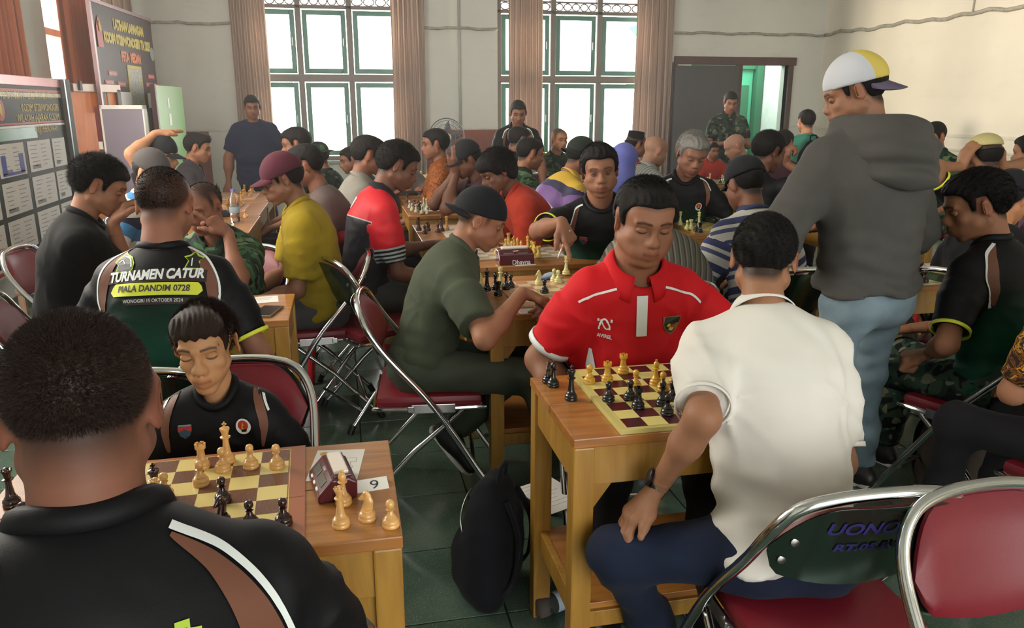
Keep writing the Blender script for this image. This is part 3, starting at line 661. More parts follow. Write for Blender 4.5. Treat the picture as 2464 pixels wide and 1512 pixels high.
# ================================================================ chairs
def folding_chair(label, x, y, face, group='folding chairs', lean=0., plate_text=None, padc=None, tube=CHROME):
    """face: direction the sitter looks, degrees clockwise from +y"""
    r = thing('folding_chair', label, 'chair', (x, y, 0), -math.radians(face), group); pad = padc or VINYL
    key = ('fc', tube.name, pad.name)
    if key not in MK:
        P = {}
        half = [(-.215, .28, .012), (-.215, .20, .14), (-.213, .02, .43), (-.21, -.14, .62), (-.20, -.205, .715), (-.165, -.235, .778), (-.10, -.25, .803), (0, -.255, .81)]
        path = crom(half + [(-p[0], p[1], p[2]) for p in half[-2::-1]], 5)
        P['frame'] = MB().tube(path, .0125, 12)
        for sx in (-1, 1): P.setdefault('rear', []).append(MB().tube([(sx * .185, .13, .405), (sx * .19, -.05, .25), (sx * .195, -.27, .012)], .011, 10))
        P['bar'] = MB().tube([(-.215, .165, .19), (.215, .165, .19)], .008, 8); P['rbar'] = MB().tube([(-.195, -.20, .10), (.195, -.20, .10)], .008, 8)
        s_ = MB().box((-.19, -.19, .418), (.19, .20, .462), .02); P['seat'] = s_
        P['rim'] = MB().tube(crom([(-.19, -.16, .415), (-.15, -.195, .415), (.15, -.195, .415), (.19, -.16, .415), (.19, .17, .415), (.15, .205, .415), (-.15, .205, .415), (-.19, .17, .415)], 4, True), .0095, 8, closed=True)
        # backrest: outline by bottom/top curve, bowed backwards in the middle
        def shell(off, th, ins):
            nu, nv = 24, 8; V = []; Fc = []
            for s2 in (0, 1):
                for j in range(nv + 1):
                    for i in range(nu + 1):
                        u = i / nu * 2 - 1; xx = u * (.196 - ins); e = abs(u)
                        top = .795 - ins - .105 * max(0, (e - .35) / .65) ** 2.6; bot = .625 + ins - .045 * (1 - e ** 2) + .05 * max(0, (e - .82) / .18) ** 2
                        z = bot + (top - bot) * j / nv
                        yb = -.20 - (z - .70) * .42 - .035 * (1 - u * u); 
                        edge = min(1, min(j, nv - j) / 1.5, min(i, nu - i) / 2.5)
                        V.append((xx, yb + off + (th * (.35 + .65 * edge) if s2 else 0), z))
            n = (nu + 1) * (nv + 1)
            for j in range(nv):
                for i in range(nu):
                    a = j * (nu + 1) + i; q = (a, a + 1, a + nu + 2, a + nu + 1); Fc.append(q); Fc.append(tuple(k + n for k in q[::-1]))
            ring = [i for i in range(nu + 1)] + [(j + 1) * (nu + 1) - 1 for j in range(1, nv + 1)] + [nv * (nu + 1) + i for i in range(nu - 1, -1, -1)] + [j * (nu + 1) for j in range(nv - 1, 0, -1)]
            for k in range(len(ring)): a, c = ring[k], ring[(k + 1) % len(ring)]; Fc.append((c, a, a + n, c + n))
            m = MB(); m.add(V, Fc); return m
        P['pad'] = shell(.004, .024, .006); P['plate'] = shell(-.006, .004, .0)
        b = []
        for sx in (-1, 1):
            for (xx, zz) in ((.155, .705), (.165, .655)):
                M = Matrix.Translation((sx * xx, -.2 - (zz - .7) * .42 - .035 * (1 - (xx / .19) ** 2) - .008, zz)) @ Matrix.Rotation(PI / 2, 4, 'X'); b.append(MB().lathe([(0, 0), (.009, 0), (.009, .002), (.004, .0035), (0, .0035)], 12, M=M))
        P['screw'] = b
        b = []
        for sx in (-1, 1): b.append(MB().box((sx * .203 - .002, -.06, .40), (sx * .203 + .002, .10, .435), .002).box((sx * .205 - .004, -.075, .405), (sx * .205 + .004, -.05, .43), .003))
        P['bracket'] = b
        b = []
        for (sx, yy) in ((-.215, .282), (.215, .282), (-.195, -.272), (.195, -.272)): b.append(MB().tube([(sx, yy, 0), (sx, yy - .004 * np.sign(yy) * 5, .04)], .0155, 10))
        P['foot'] = b
        parts = [('tube_frame', P['frame'], tube, 1), ('seat', P['seat'], pad, 1), ('seat_rim', P['rim'], tube, 1), ('backrest_pad', P['pad'], pad, 1), ('backrest_plate', P['plate'], PLATE_REFL, 1), ('stretcher', P['bar'], tube, 1), ('stretcher', P['rbar'], tube, 1)]
        parts += [('screw', q, STEEL, 1) for q in P['screw']] + [('rear_leg', q, tube, 1) for q in P['rear']] + [('bracket', q, STEEL, 0) for q in P['bracket']] + [('rubber_foot', q, BLACKP, 1) for q in P['foot']]
        MK[key] = []
        for nm, q, mm, sm in parts:
            o = q.build(nm, mm, r, smooth=bool(sm), auto=True); MK[key].append((nm, o.data))
    else:
        for nm, me in MK[key]:
            o = bpy.data.objects.new(nm, me); COL.objects.link(o); o.parent = r
    if plate_text:
        pl = [c for c in r.children if c.name.startswith('backrest_plate')][0]
        for s_, z, sz, w in plate_text:
            M = Matrix.Translation((-.01, -.2455 - (z - .7) * .42, z)) @ Matrix.Rotation(math.radians(23), 4, 'X') @ Matrix.Rotation(PI / 2, 4, 'X')
            V, Fc = text_mesh(s_, sz, .1, 0, .0012, w); V = np.array([(M @ Vector(v))[:] for v in V]); u = V[:, 0] / .196
            V[:, 1] = -.2 - (V[:, 2] - .7) * .42 - .035 * (1 - u * u) - .0085
            link('painted_lettering', np_mesh('t', V, Fc, False), mat('violet_paint', '#2c2466', .6), pl)
    return r
def plastic_chair(label, x, y, face, m=REDP, group='plastic chairs'):
    r = thing('plastic_chair', label, 'chair', (x, y, 0), -math.radians(face), group); key = ('pc', m.name)
    if key not in MK:
        L = []
        s_ = MB().box((-.21, -.2, .42), (.21, .22, .445), .012); L.append(('seat', s_))
        path = crom([(-.23, -.18, .44), (-.235, -.22, .60), (-.20, -.27, .76), (-.1, -.29, .83), (0, -.30, .845), (.1, -.29, .83), (.20, -.27, .76), (.235, -.22, .60), (.23, -.18, .44)], 5)
        L.append(('back_frame', MB().tube(path, .017, 8, flat=1.5)))
        for i in range(7):
            xx = -.135 + i * .045; L.append(('back_slat', MB().tube([(xx, -.20, .45), (xx, -.245, .62), (xx * .95, -.285, .815 - abs(xx) * .25)], .011, 6, flat=.5, up=(0, 1, 0))))
        L.append(('crossband', MB().tube([(-.22, -.235, .62), (0, -.265, .63), (.22, -.235, .62)], .02, 8, flat=.5, up=(0, 1, 0))))
        for sx in (-1, 1):
            L.append(('armrest', MB().tube(crom([(sx * .24, -.22, .62), (sx * .265, -.02, .64), (sx * .26, .16, .62), (sx * .23, .2, .44)], 4), .018, 8, flat=.6)))
            for sy in (-1, 1): L.append(('leg', MB().tube([(sx * .19, sy * .18, .43), (sx * .235, sy * .235 - .01, 0)], .02, 8)))
        MK[key] = []
        for nm, q in L: o = q.build(nm, m, r, smooth=True, auto=True); MK[key].append((nm, o.data))
    else:
        for nm, me in MK[key]: o = bpy.data.objects.new(nm, me); COL.objects.link(o); o.parent = r
    return r
# ================================================================ smaller things
def bottle(label, x, y, z, s=1., capc='#3f7ad0', group=None, rot=None):
    r = thing('water_bottle', label, 'bottle', (x, y, z), 0, group)
    if 'bt' not in MK:
        prof = [(.0, 0), (.026, 0), (.031, .006), (.031, .05), (.0295, .055), (.031, .06), (.031, .10), (.0295, .105), (.031, .11), (.030, .145), (.018, .175), (.0125, .19), (.0125, .2), (.0, .2)]
        a = MB().lathe(prof, 18).build('bottle_body', None, None, smooth=True); MK['bt'] = a.data
        m = bpy.data.materials.new('clear_plastic'); m.use_nodes = True; p = m.node_tree.nodes['Principled BSDF']; p.inputs['Transmission Weight'].default_value = .95; p.inputs['Roughness'].default_value = .03; p.inputs['IOR'].default_value = 1.15; p.inputs['Base Color'].default_value = (.95, .97, 1, 1)
        a.data.materials.append(m); a.parent = r
    else: a = bpy.data.objects.new('bottle_body', MK['bt']); COL.objects.link(a); a.parent = r
    MB().lathe([(0, .192), (.0145, .192), (.0145, .212), (0, .212)], 16).build('cap', mat('cap_' + capc[1:], capc, .4), r, smooth=True, auto=True)
    MB().lathe([(.0313, .062), (.0316, .063), (.0316, .099), (.0313, .1)], 18).build('label', mat('bottle_label', '#b9cfe0', .5), r, smooth=True)
    r.scale = (s, s, s)
    if rot: r.rotation_euler = rot
    return r
bottle('clear water bottle with a blue cap, left of a pair on the desk', -.80, 5.28, .75, 1.02, '#4f86d8')
bottle('clear water bottle with a violet cap, right of a pair on the desk', -.70, 5.42, .75, 1.02, '#7a74c8')
bottle('empty clear bottle lying on the floor behind the black backpack', .50, 2.0, .035, 1., '#dfe6e4', rot=(PI / 2, 0, 1.9))
bottle('crumpled clear bottle lying on the floor under the white shirt man', .74, 1.75, .035, 1., '#dfe6e4', rot=(PI / 2, 0, .9))
def chess_clock(label, x, y, rz, s=1., text=None, m=None):
    r = thing('chess_clock', label, 'chess clock', (x, y, .7502), rz); m = m or mat('burgundy_plastic', '#521622', .28, coat=.3)
    prof = [(-.052, 0), (.05, 0), (.052, .048), (.03, .062), (-.012, .062), (-.05, .022)]   # (y, z): sloping face towards -y
    MR = Matrix(((0, 1, 0, 0), (1, 0, 0, 0), (0, 0, 1, 0), (0, 0, 0, 1)))
    b = MB(); b.prism(prof, -.082, .082, MR); bo = b.build('case', m, r); md = bo.modifiers.new('b', 'BEVEL'); md.width = .006; md.segments = 3
    sl = Matrix.Translation((0, -.031, .0425)) @ Matrix.Rotation(math.atan2(.04, .038), 4, 'X')
    for sx in (-1, 1):
        MB().box((sx * .034 - .024, -.012, -.001), (sx * .034 + .024, .012, .0015), .001, sl).build('display', mat('lcd_grey', '#5c6058', .2), r)
    for k in range(3): MB().box((-.045 + k * .04, -.026, -.001), (-.027 + k * .04, -.019, .003), .002, sl).build('button', WHITEP, r)
    lay_text('lettering', 'LEAP', .012, sl @ Matrix.Translation((0, .02, .003)), WHITEP, r)
    MB().box((-.072, -.008, .060), (.072, .04, .066), .005).build('lever_base', m, r)
    MB().box((-.062, -.004, .064), (.062, .034, .075), .005).build('rocker_lever', mat('rocker_white', '#e9dfd4', .3), r)
    if text: lay_text('lettering', text, .03, Matrix.Translation((0, .0535, .022)) @ Matrix.Rotation(PI, 4, 'Z') @ Matrix.Rotation(PI / 2, 4, 'X') , WHITEP, r, w=.09)
    r.scale = (s, s, s); return r
chess_clock("burgundy digital chess clock with white rocker lever beside the brown and cream board", -.052, 1.495, math.radians(-80), .76)
c_ = chess_clock("burgundy chess clock with white name lettering on the desk behind the olive shirt man", .80, 3.70, 0, 1.05)
lay_text('lettering', 'Dhayna', .03, Matrix.Translation((.02, -.0535, .012)) @ Matrix.Rotation(PI / 2, 4, 'X'), WHITEP, c_, w=.085, bold=.0004)
c_.rotation_euler = (0, 0, .0)
MB().box((-.08, -.0525, .0), (.08, -.040, .05), .004).build('front_face', mat('burgundy_plastic', '#521622'), c_)
def sheet(label, x, y, rz, w, h, m=PAPER, lines=8, z=.7505, cat='paper', name='score_sheet', box=None, group=None):
    r = thing(name, label, cat, (x, y, z), rz, group); MB().box((-w / 2, -h / 2, 0), (w / 2, h / 2, .0006)).build('page', m, r)
    b = MB(); rr = random.Random(int(abs(x * 100)))
    for i in range(lines):
        yy = h * .42 - i * h * .84 / max(1, lines); x0 = -w * .42; b.box((x0, yy, .0006), (x0 + w * (.3 + .5 * rr.random()), yy + .0012, .0009))
    if box:
        for (a0, b0, a1, b1) in box:
            b.box((a0, b0, .0006), (a1, b0 + .001, .0009)).box((a0, b1, .0006), (a1, b1 + .001, .0009)).box((a0, b0, .0006), (a0 + .001, b1, .0009)).box((a1, b0, .0006), (a1 + .001, b1, .0009))
    if lines or box: b.build('print', LTXT, r)
    return r
o = sheet('white score sheet with printed boxes under the chess clock on the boy\'s desk', -.045, 1.60, math.radians(82), .15, .105, lines=6, box=[(-.06, -.035, -.01, .0), (.01, -.04, .03, .03)])
MB().lathe([(0, 0), (.009, 0), (.009, .0005), (0, .0005)], 14, (.055, .035, .0008)).build('emblem', mat('gold_print', '#d0a35c', .6), o)
o = thing('table_number', 'folded white card printed 9 on the boy\'s desk beside the clock', 'card', (.020, 1.490, .7505), math.radians(8)); o.scale = (.85, .85, .85)
MB().prism([(-.032, .0), (.0, .017), (.032, .0), (.031, -.0), (0, .0155), (-.031, 0)], -.042, .042, Matrix.Rotation(PI / 2, 4, 'Z')).build('card', PAPER, o)
lay_text('number', '6', .035, Matrix.Translation((.01, -.016, .0095)) @ Matrix.Rotation(math.atan2(.017, .032), 4, 'X') @ Matrix.Rotation(PI, 4, 'Z'), INK, o, w=.02)
o = thing('smartphone', 'smartphone with a silver edge lying on the desk beside the tournament jersey man', 'phone', (-.30, 2.965, .7505), math.radians(-14)); MB().box((-.038, -.078, 0), (.038, .078, .008), .003).build('case', STEEL, o); MB().box((-.034, -.072, .0078), (.034, .072, .0085)).build('screen', mat('screen_black', '#101216', .08), o)
sheet('white paper slip at the far edge of the phone desk', -.36, 3.17, .1, .17, .11)
sheet('pink-tinted score sheet at the near edge of the desk by the olive shirt man', .68, 2.80, .05, .14, .10, mat('pinkish_paper', '#e9d3cf', .8))
sheet('white slip in front of the name clock', .84, 3.645, .0, .10, .04, lines=3)
sheet('loose white paper tucked under the desk by the backpack', .60, 2.22, .4, .15, .2, z=.289)
o = thing('blue_packet', 'blue and white plastic packet on the far right desk', 'packet', (2.52, 3.08, .7505), .3); F_ = Field(.004, 120); F_.ell((0, 0, .02), (.09, .06, .022)).ell((.04, .02, .03), (.05, .04, .02)); V, Q = F_.mesh(); tt = NT('packet_print'); z_ = tt.xyz(tt.coord())[2]; tt.set(tt.ramp(tt.math('MULTIPLY', z_, 25.), [(.3, lin('#26307a')), (.55, lin('#8fa0b8')), (.8, lin('#b9c2cc'))]), .25); link('wrapper', np_mesh('w', V, Q), tt.m, o)
o = thing('crumpled_packet', 'small blue and white crumpled packet among pieces by the olive man\'s hand', 'packet', (.86, 3.28, .7505), .3); F_ = Field(.004, 120); F_.ell((0, 0, .01), (.05, .02, .012)).ell((.03, .02, .015), (.04, .03, .014)); V, Q = F_.mesh(); link('wrapper', np_mesh('w', V, Q), tt.m, o)
# backpacks
def backpack_mesh(name, label, loc, rz, s, m, tilt=0.):
    r = thing(name, label, 'backpack', loc, rz); F_ = Field(.009, 45)
    for z_ in np.arange(.06, .46, .04):
        wd = .115 - .06 * max(0, (z_ - .28) / .18) ** 1.6; dp = .072 - .025 * max(0, (z_ - .25) / .2); F_.cap((-wd + .05, .0, z_), (wd - .05, .0, z_), dp + .012, n=(0, 1, 0), f=.8)
    for z_ in np.arange(.08, .26, .04): F_.cap((-.055, .075, z_), (.055, .075, z_), .042)
    F_.plane((0, 0, .004), (0, 0, -1)); F_.post = lambda D, X, Y, Z: D + .004 * np.sin(X * 40 + Z * 22) * np.sin(Z * 35 + Y * 30)
    V, Q = F_.mesh(); link('bag_body', np_mesh('b', V, Q), m, r)
    MB().tube(crom([(-.04, -.03, .47), (-.03, -.04, .53), (.03, -.04, .53), (.04, -.03, .47)], 5), .008, 8).build('top_handle', m, r, smooth=True)
    for sx in (-1, 1): MB().tube(crom([(sx * .06, -.07, .42), (sx * .08, -.12, .30), (sx * .09, -.11, .15), (sx * .11, -.07, .08)], 5), .022, 8, flat=.3, up=(0, 1, 0)).build('shoulder_strap', m, r, smooth=True)
    MB().tube(crom([(-.11, .05, .2), (-.10, .09, .34), (0, .09, .41), (.10, .09, .34), (.11, .05, .2)], 5), .003, 5).build('zip', STEEL, r, smooth=True)
    r.scale = (s, s, s); r.rotation_euler = (tilt, 0, rz); return r
BAGM = fabric('black_bag_cloth', '#16171c', .9); BAGB = fabric('brown_bag_cloth', '#37302a', .9)
backpack_mesh('backpack', 'slim black backpack standing on the floor against the desk leg', (.40, 2.16, 0), math.radians(60), .84, BAGM)
backpack_mesh('backpack', 'rounded dark brown backpack on the floor behind the white shirt man, by the jeans', (2.27, 2.42, 0), math.radians(190), .86, BAGB)
backpack_mesh('backpack', 'dark brown bag under the far right desk beside the jeans', (2.42, 3.0, .29), math.radians(180), .62, BAGB)
# wall fan on its stand
r = thing('standing_fan', 'grey standing fan with a round wire cage in front of the brown wall panel', 'fan', (1.22, 9.6, 0), math.radians(8)); FM = mat('fan_grey', '#55585c', .4)
MB().lathe([(0, 0), (.2, 0), (.2, .02), (.05, .05), (.03, .06), (0, .06)], 24).build('base', FM, r, smooth=True, auto=True); MB().tube([(0, 0, .05), (0, 0, .98)], .014, 10).build('pole', FM, r, smooth=True)
RX = Matrix.Translation((0, -.06, 1.12)) @ Matrix.Rotation(PI / 2, 4, 'X')
MB().lathe([(0, -.12), (.05, -.12), (.065, -.06), (.065, .0), (0, .0)], 20, M=RX).build('motor', FM, r, smooth=True, auto=True)
cg = MB()
for rr_ in (.05, .10, .15, .19, .215): cg.tube([RX @ Vector((rr_ * math.cos(a), rr_ * math.sin(a), .075 - (rr_ / .215) ** 2 * .05)) for a in np.linspace(0, 2 * PI, 33)[:-1]], .003 if rr_ < .2 else .006, 5, closed=True)
for k in range(40):
    a = 2 * PI * k / 40; cg.tube([RX @ Vector((q * math.cos(a), q * math.sin(a), z)) for q, z in ((.04, .075), (.12, .06), (.215, .025), (.16, -.05), (.06, -.07))], .0015, 3)
cg.build('wire_cage', mat('cage_wire', '#6c6e70', .4, .5), r); MB().lathe([(0, .078), (.045, .078), (.04, .086), (0, .088)], 20, M=RX).build('cage_badge', mat('badge_cream', '#cfcab0', .5), r)
for k in range(5):
    F_ = MB(); M = RX @ Matrix.Rotation(2 * PI * k / 5, 4, 'Z'); V = []; n = 8
    for j in range(n + 1):
        q = .04 + .15 * j / n; w = .09 * math.sin(PI * (.15 + .75 * j / n))
        for s2 in (-1, 0, 1): V.append(M @ Vector((q, s2 * w * .5 + .02, .02 + s2 * .018)))
    F_.add(V, [(j * 3 + i, j * 3 + i + 1, j * 3 + i + 4, j * 3 + i + 3) for j in range(n) for i in range(2)]); o = F_.build('blade', mat('fan_blade', '#7d8084', .3), r, smooth=True); o.modifiers.new('s', 'SOLIDIFY').thickness = .002
# ================================================================ chess boards and pieces
def board_mat(name, a, b, grain=0.):
    t = NT(name); v = t.coord('Object', (8, 8, 1)); ck = t.n('ShaderNodeTexChecker'); mp = t.n('ShaderNodeMapping'); t.l(v, mp.inputs[0]); mp.inputs[1].default_value = (0, 0, .5)
    t.l(mp.outputs[0], ck.inputs[0]); ck.inputs['Scale'].default_value = 1.0
    n = t.noise(t.coord('Object', (60, 6, 1)), 3., 4.) if grain else None
    ca, cb = lin(a), lin(b)
    A = t.ramp(n, [(.3, tuple(x * .75 for x in ca[:3]) + (1,)), (.7, tuple(min(1, x * 1.25) for x in ca[:3]) + (1,))]) if grain else ca
    t.val(ck.inputs[1], A); ck.inputs[2].default_value = cb; return t.set(ck.outputs[0], .3, 0, .5, .2)
def board(label, x, y, rz, sq, a, b, border, margin=.02, th=.004, grain=0, fold=True, margin_side=None, z=.7502):
    """x,y: centre of the eight by eight field"""
    r = thing('chess_board', label, 'chess board', (x, y, z), rz); ms = margin_side or margin; e = 4 * sq
    b_ = MB().box((-e - ms, -e - margin, 0), (e + ms, -.0008, th), .001); b_.build('board_half', border, r); MB().box((-e - ms, .0008, 0), (e + ms, e + margin, th), .001).build('board_half', border, r)
    key = ('bm', a, b, grain)
    if key not in MK: MK[key] = board_mat('squares_' + a[1:] + b[1:], a, b, grain)
    o = MB().box((-.5, -.5, 0), (.5, .5, 1)).build('squares', MK[key], r); o.scale = (8 * sq, 8 * sq, .0006); o.location = (0, 0, th)
    ln = MB()
    for (x0, x1, y0, y1) in ((-e - .004, e + .004, -e - .004, -e - .0025), (-e - .004, e + .004, e + .0025, e + .004), (-e - .004, -e - .0025, -e, e), (e + .0025, e + .004, -e, e)): ln.box((x0, y0, th), (x1, y1, th + .0006))
    ln.build('border_line', mat('board_line_cream', '#d9c878', .4), r)
    r['top'] = z + th + .0006; return r
PROF = {}
def _base(s, hb=.0):  # turned foot
    return [(0, 0), (.0165, 0), (.0175, .002), (.0175, .005), (.0160, .0075), (.0170, .010), (.0160, .0145), (.0115, .018), (.0125, .020), (.010, .022)]
PROF['pawn'] = _base(1) + [(.0065, .027), (.0052, .033), (.0075, .0345), (.0088, .036), (.0045, .0375), (.0072, .040), (.0090, .0445), (.0088, .049), (.0065, .0535), (.003, .0555), (0, .056)]
PROF['rook'] = _base(1) + [(.0092, .027), (.0080, .036), (.0082, .044), (.0112, .0465), (.0118, .048), (.0118, .056), (.0092, .056), (.0088, .052), (0, .052)]
PROF['bishop'] = _base(1) + [(.0070, .030), (.0052, .042), (.0050, .046), (.0095, .048), (.0100, .0495), (.0050, .0515), (.0075, .055), (.0085, .060), (.0070, .066), (.0030, .0705), (.0038, .073), (.0028, .0755), (0, .076)]
PROF['queen'] = _base(1) + [(.0082, .030), (.0062, .046), (.0058, .056), (.0100, .058), (.0105, .060), (.0062, .062), (.0070, .070), (.0105, .079), (.0100, .080), (.0060, .079), (.0035, .082), (.0038, .0845), (0, .086)]
PROF['king'] = _base(1) + [(.0088, .030), (.0068, .046), (.0064, .057), (.0108, .0595), (.0112, .062), (.0068, .064), (.0082, .072), (.0112, .081), (.0105, .083), (.0040, .085), (.0035, .087), (0, .087)]
WW = mat('pale_boxwood', '#d9a866', .3, coat=.4, var=.1, vscale=40); BW = mat('dark_rosewood', '#2c0f12', .18, coat=.6); YW = mat('yellow_boxwood', '#d8a840', .3, coat=.4, var=.08, vscale=40)
BP = mat('black_plastic_piece', '#1b1b1f', .22, coat=.3); CP = mat('cream_plastic_piece', '#cfc98a', .3, coat=.3); PP = mat('pale_grey_piece', '#b3ae94', .35); YP = mat('yellow_plastic_piece', '#d8b95c', .3, coat=.3); OP = mat('ochre_piece', '#b0813f', .35); DP = mat('dark_brown_piece', '#3a1d18', .3)
def piece_mesh(kind):
    if kind in MK: return MK[kind]
    b = MB()
    if kind != 'knight':
        b.lathe(PROF[kind], 18)
        if kind == 'king': b.box((-.0018, -.0015, .086), (.0018, .0015, .098), .0006).box((-.005, -.0015, .0905), (.005, .0015, .0940), .0006)
        if kind == 'rook':
            for k in range(5):
                a = 2 * PI * k / 5; M = Matrix.Rotation(a, 4, 'Z'); b.box((.0078, -.0042, .055), (.0116, .0042, .0595), .0006, M)
        if kind == 'queen':
            for k in range(8):
                a = 2 * PI * k / 8; b.lathe([(0, 0), (.0018, .001), (.0018, .003), (0, .004)], 6, (.0092 * math.cos(a), .0092 * math.sin(a), .078))
        me = bpy.data.meshes.new(kind); me.from_pydata(b.V, [], b.F); me.update()
    else:
        b.lathe(_base(1)[:-1] + [(.0112, .022), (0, .022)], 18)
        F_ = Field(.0011, 700); z0 = .020
        F_.cap((0, .001, z0), (0, -.004, z0 + .018), .0105, .0085, (1, 0, 0), .62).cap((0, -.004, z0 + .018), (0, .000, z0 + .033), .0085, .0062, (1, 0, 0), .62).cap((0, .001, z0 + .032), (0, .0135, z0 + .022), .0066, .0038, (1, 0, 0), .68)
        for sx in (-1, 1): F_.cap((sx * .0028, -.001, z0 + .037), (sx * .0028, -.002, z0 + .042), .0022, .0010)
        F_.cap((0, -.0085, z0 + .006), (0, -.006, z0 + .032), .004, .003, (1, 0, 0), .5); F_.subcap((-.01, .014, z0 + .0195), (.01, .014, z0 + .0195), .0009)
        for sx in (-1, 1): F_.subell((sx * .0048, .004, z0 + .031), .0014)
        V, Q = F_.mesh(); o = len(b.V); b.add(V, [tuple(q) for q in Q]); me = bpy.data.meshes.new(kind); me.from_pydata(b.V, [], b.F); me.update()
    me.polygons.foreach_set('use_smooth', np.ones(len(me.polygons), bool)); me.set_sharp_from_angle(angle=math.radians(50)); MK[kind] = me; return me
def piece(kind, m, x, y, z, rz, label, group, s=1.):
    key = (kind, m.name)
    if key not in MK: me = piece_mesh(kind).copy(); me.materials.clear(); me.materials.append(m); MK[key] = me
    o = bpy.data.objects.new('chess_' + kind, MK[key]); COL.objects.link(o); o.location = (x, y, z); o.rotation_euler = (0, 0, rz); o.scale = (s, s, s)
    return tag(o, label, 'chess piece', group)
ORD = ['far-left', 'left', 'middle', 'right', 'far-right']
def pieces(lst, wm, bm, wn, bn, where, group, z, s=1.):
    """lst: (kind, w|b, x, y, label tail, rz)"""
    for (k, c, x, y, tail, *rz) in lst:
        piece(k, wm if c == 'w' else bm, x, y, z, rz[0] if rz else 0., '%s %s %s' % (wn if c == 'w' else bn, k, tail or where), group, s)
# --- boy's board
sq = .0572; bx, by = -.14 - 4 * sq, 1.685 - 4 * sq
B1 = board('roll-up board with brown and cream squares in front of the boy', bx, by, math.radians(2.0), sq, '#6f4a38', '#e3cf86', mat('reddish_border', '#a2603f', .35, coat=.2), .018, .003, 1, margin_side=.035)
Z1 = B1['top']
def PX(lst, z): return [(k, c, *atZ(u, v, z)[:2], tail, *r) for (k, c, u, v, tail, *r) in lst]
pieces(PX([('king', 'w', 548, 1112, "standing tallest on the boy's board"), ('rook', 'w', 487, 1126, "beside the pale king on the boy's board"), ('pawn', 'w', 537, 1133, "just in front of the pale king on the boy's board"),
 ('pawn', 'w', 604, 1125, "second from the right edge of the boy's board, in the back"), ('pawn', 'w', 667, 1125, "nearest the right border of the boy's board"), ('pawn', 'w', 484, 1167, "directly below the rook on the boy's board"),
 ('pawn', 'w', 399, 1197, "half hidden beside the near man's neck"), ('queen', 'w', 384, 1245, "peeking over the near man's collar"),
 ('king', 'b', 380, 1222, "hidden behind the near man's neck"), ('pawn', 'b', 537, 1208, "behind the dark knight on the boy's board"), ('knight', 'b', 535, 1262, "low in the middle of the boy's board", 2.4), ('pawn', 'b', 603, 1268, "with only its round head showing over the near man's shoulder"),
 ('pawn', 'b', 683, 1262, "near the right border of the boy's board"), ], Z1), WW, BW, 'pale wooden', 'dark rosewood', '', "pieces on the boy's board", Z1, .95)
pieces(PX([('queen', 'b', 30, 1218, "standing on the desk at the left picture edge"), ('pawn', 'b', 62, 1272, "on the desk behind the near man's left side"),
 ('bishop', 'w', 827, 1213, 'standing behind another bishop at the right end of the desk'), ('queen', 'w', 821, 1266, 'nearest on the right end of the desk, with a round ball top'), ('knight', 'w', 884, 1250, 'facing left at the right end of the desk', 1.2), ('pawn', 'w', 941, 1266, 'at the right front corner of the desk')], .7502), WW, BW, 'pale wooden', 'dark rosewood', '', "captured pieces on the boy's desk", .7502, .95)
# --- red polo man's board
sq = .0525; cx, cy = .625 + 4 * sq, 1.845
B2 = board('folding board with maroon and pale yellow squares in front of the red polo man', cx, cy, 0, sq, '#43161f', '#e0d583', mat('board_yellow_edge', '#c9bd74', .4), .012, .012, 0, margin_side=.02)
Z2 = B2['top']
pieces(PX([('pawn', 'w', 1418, 922, 'at the far left corner of the maroon board'), ('rook', 'w', 1461, 918, 'second from the far left corner of the maroon board'), ('rook', 'w', 1499, 898, 'at the far edge of the maroon board, tallest looking'), ('pawn', 'w', 1529, 935, 'in the middle of the maroon board'),
 ('bishop', 'w', 1577, 926, 'right of the middle of the maroon board'), ('pawn', 'w', 1594, 940, 'beside the yellow bishop on the maroon board'), ('pawn', 'w', 1622, 925, 'beside the white sleeve'), ('pawn', 'b', 1464, 965, 'standing alone left of the middle on the maroon board'), ('pawn', 'b', 1516, 961, 'left of the black rook on the maroon board'),
 ('rook', 'b', 1535, 982, 'in the middle of the maroon board'), ('bishop', 'b', 1593, 976, 'by the white shirt man\'s forearm'), ('pawn', 'b', 1617, 963, 'partly behind the black bishop'), ('pawn', 'b', 1605, 998, 'nearest the forearm on the maroon board')], Z2), YW, BP, 'yellow wooden', 'black', '', 'pieces on the maroon board', Z2, .95)
pieces(PX([('king', 'b', 1374, 962, 'standing on the desk left of the maroon board'), ('bishop', 'b', 1331, 930, 'at the left desk edge by the red polo man'), ('knight', 'b', 1319, 921, 'farthest left beside the red polo man\'s board', 2.6)], .7502), YW, BP, 'yellow wooden', 'black', '', "captured pieces on the red polo man's desk", .7502, .98)
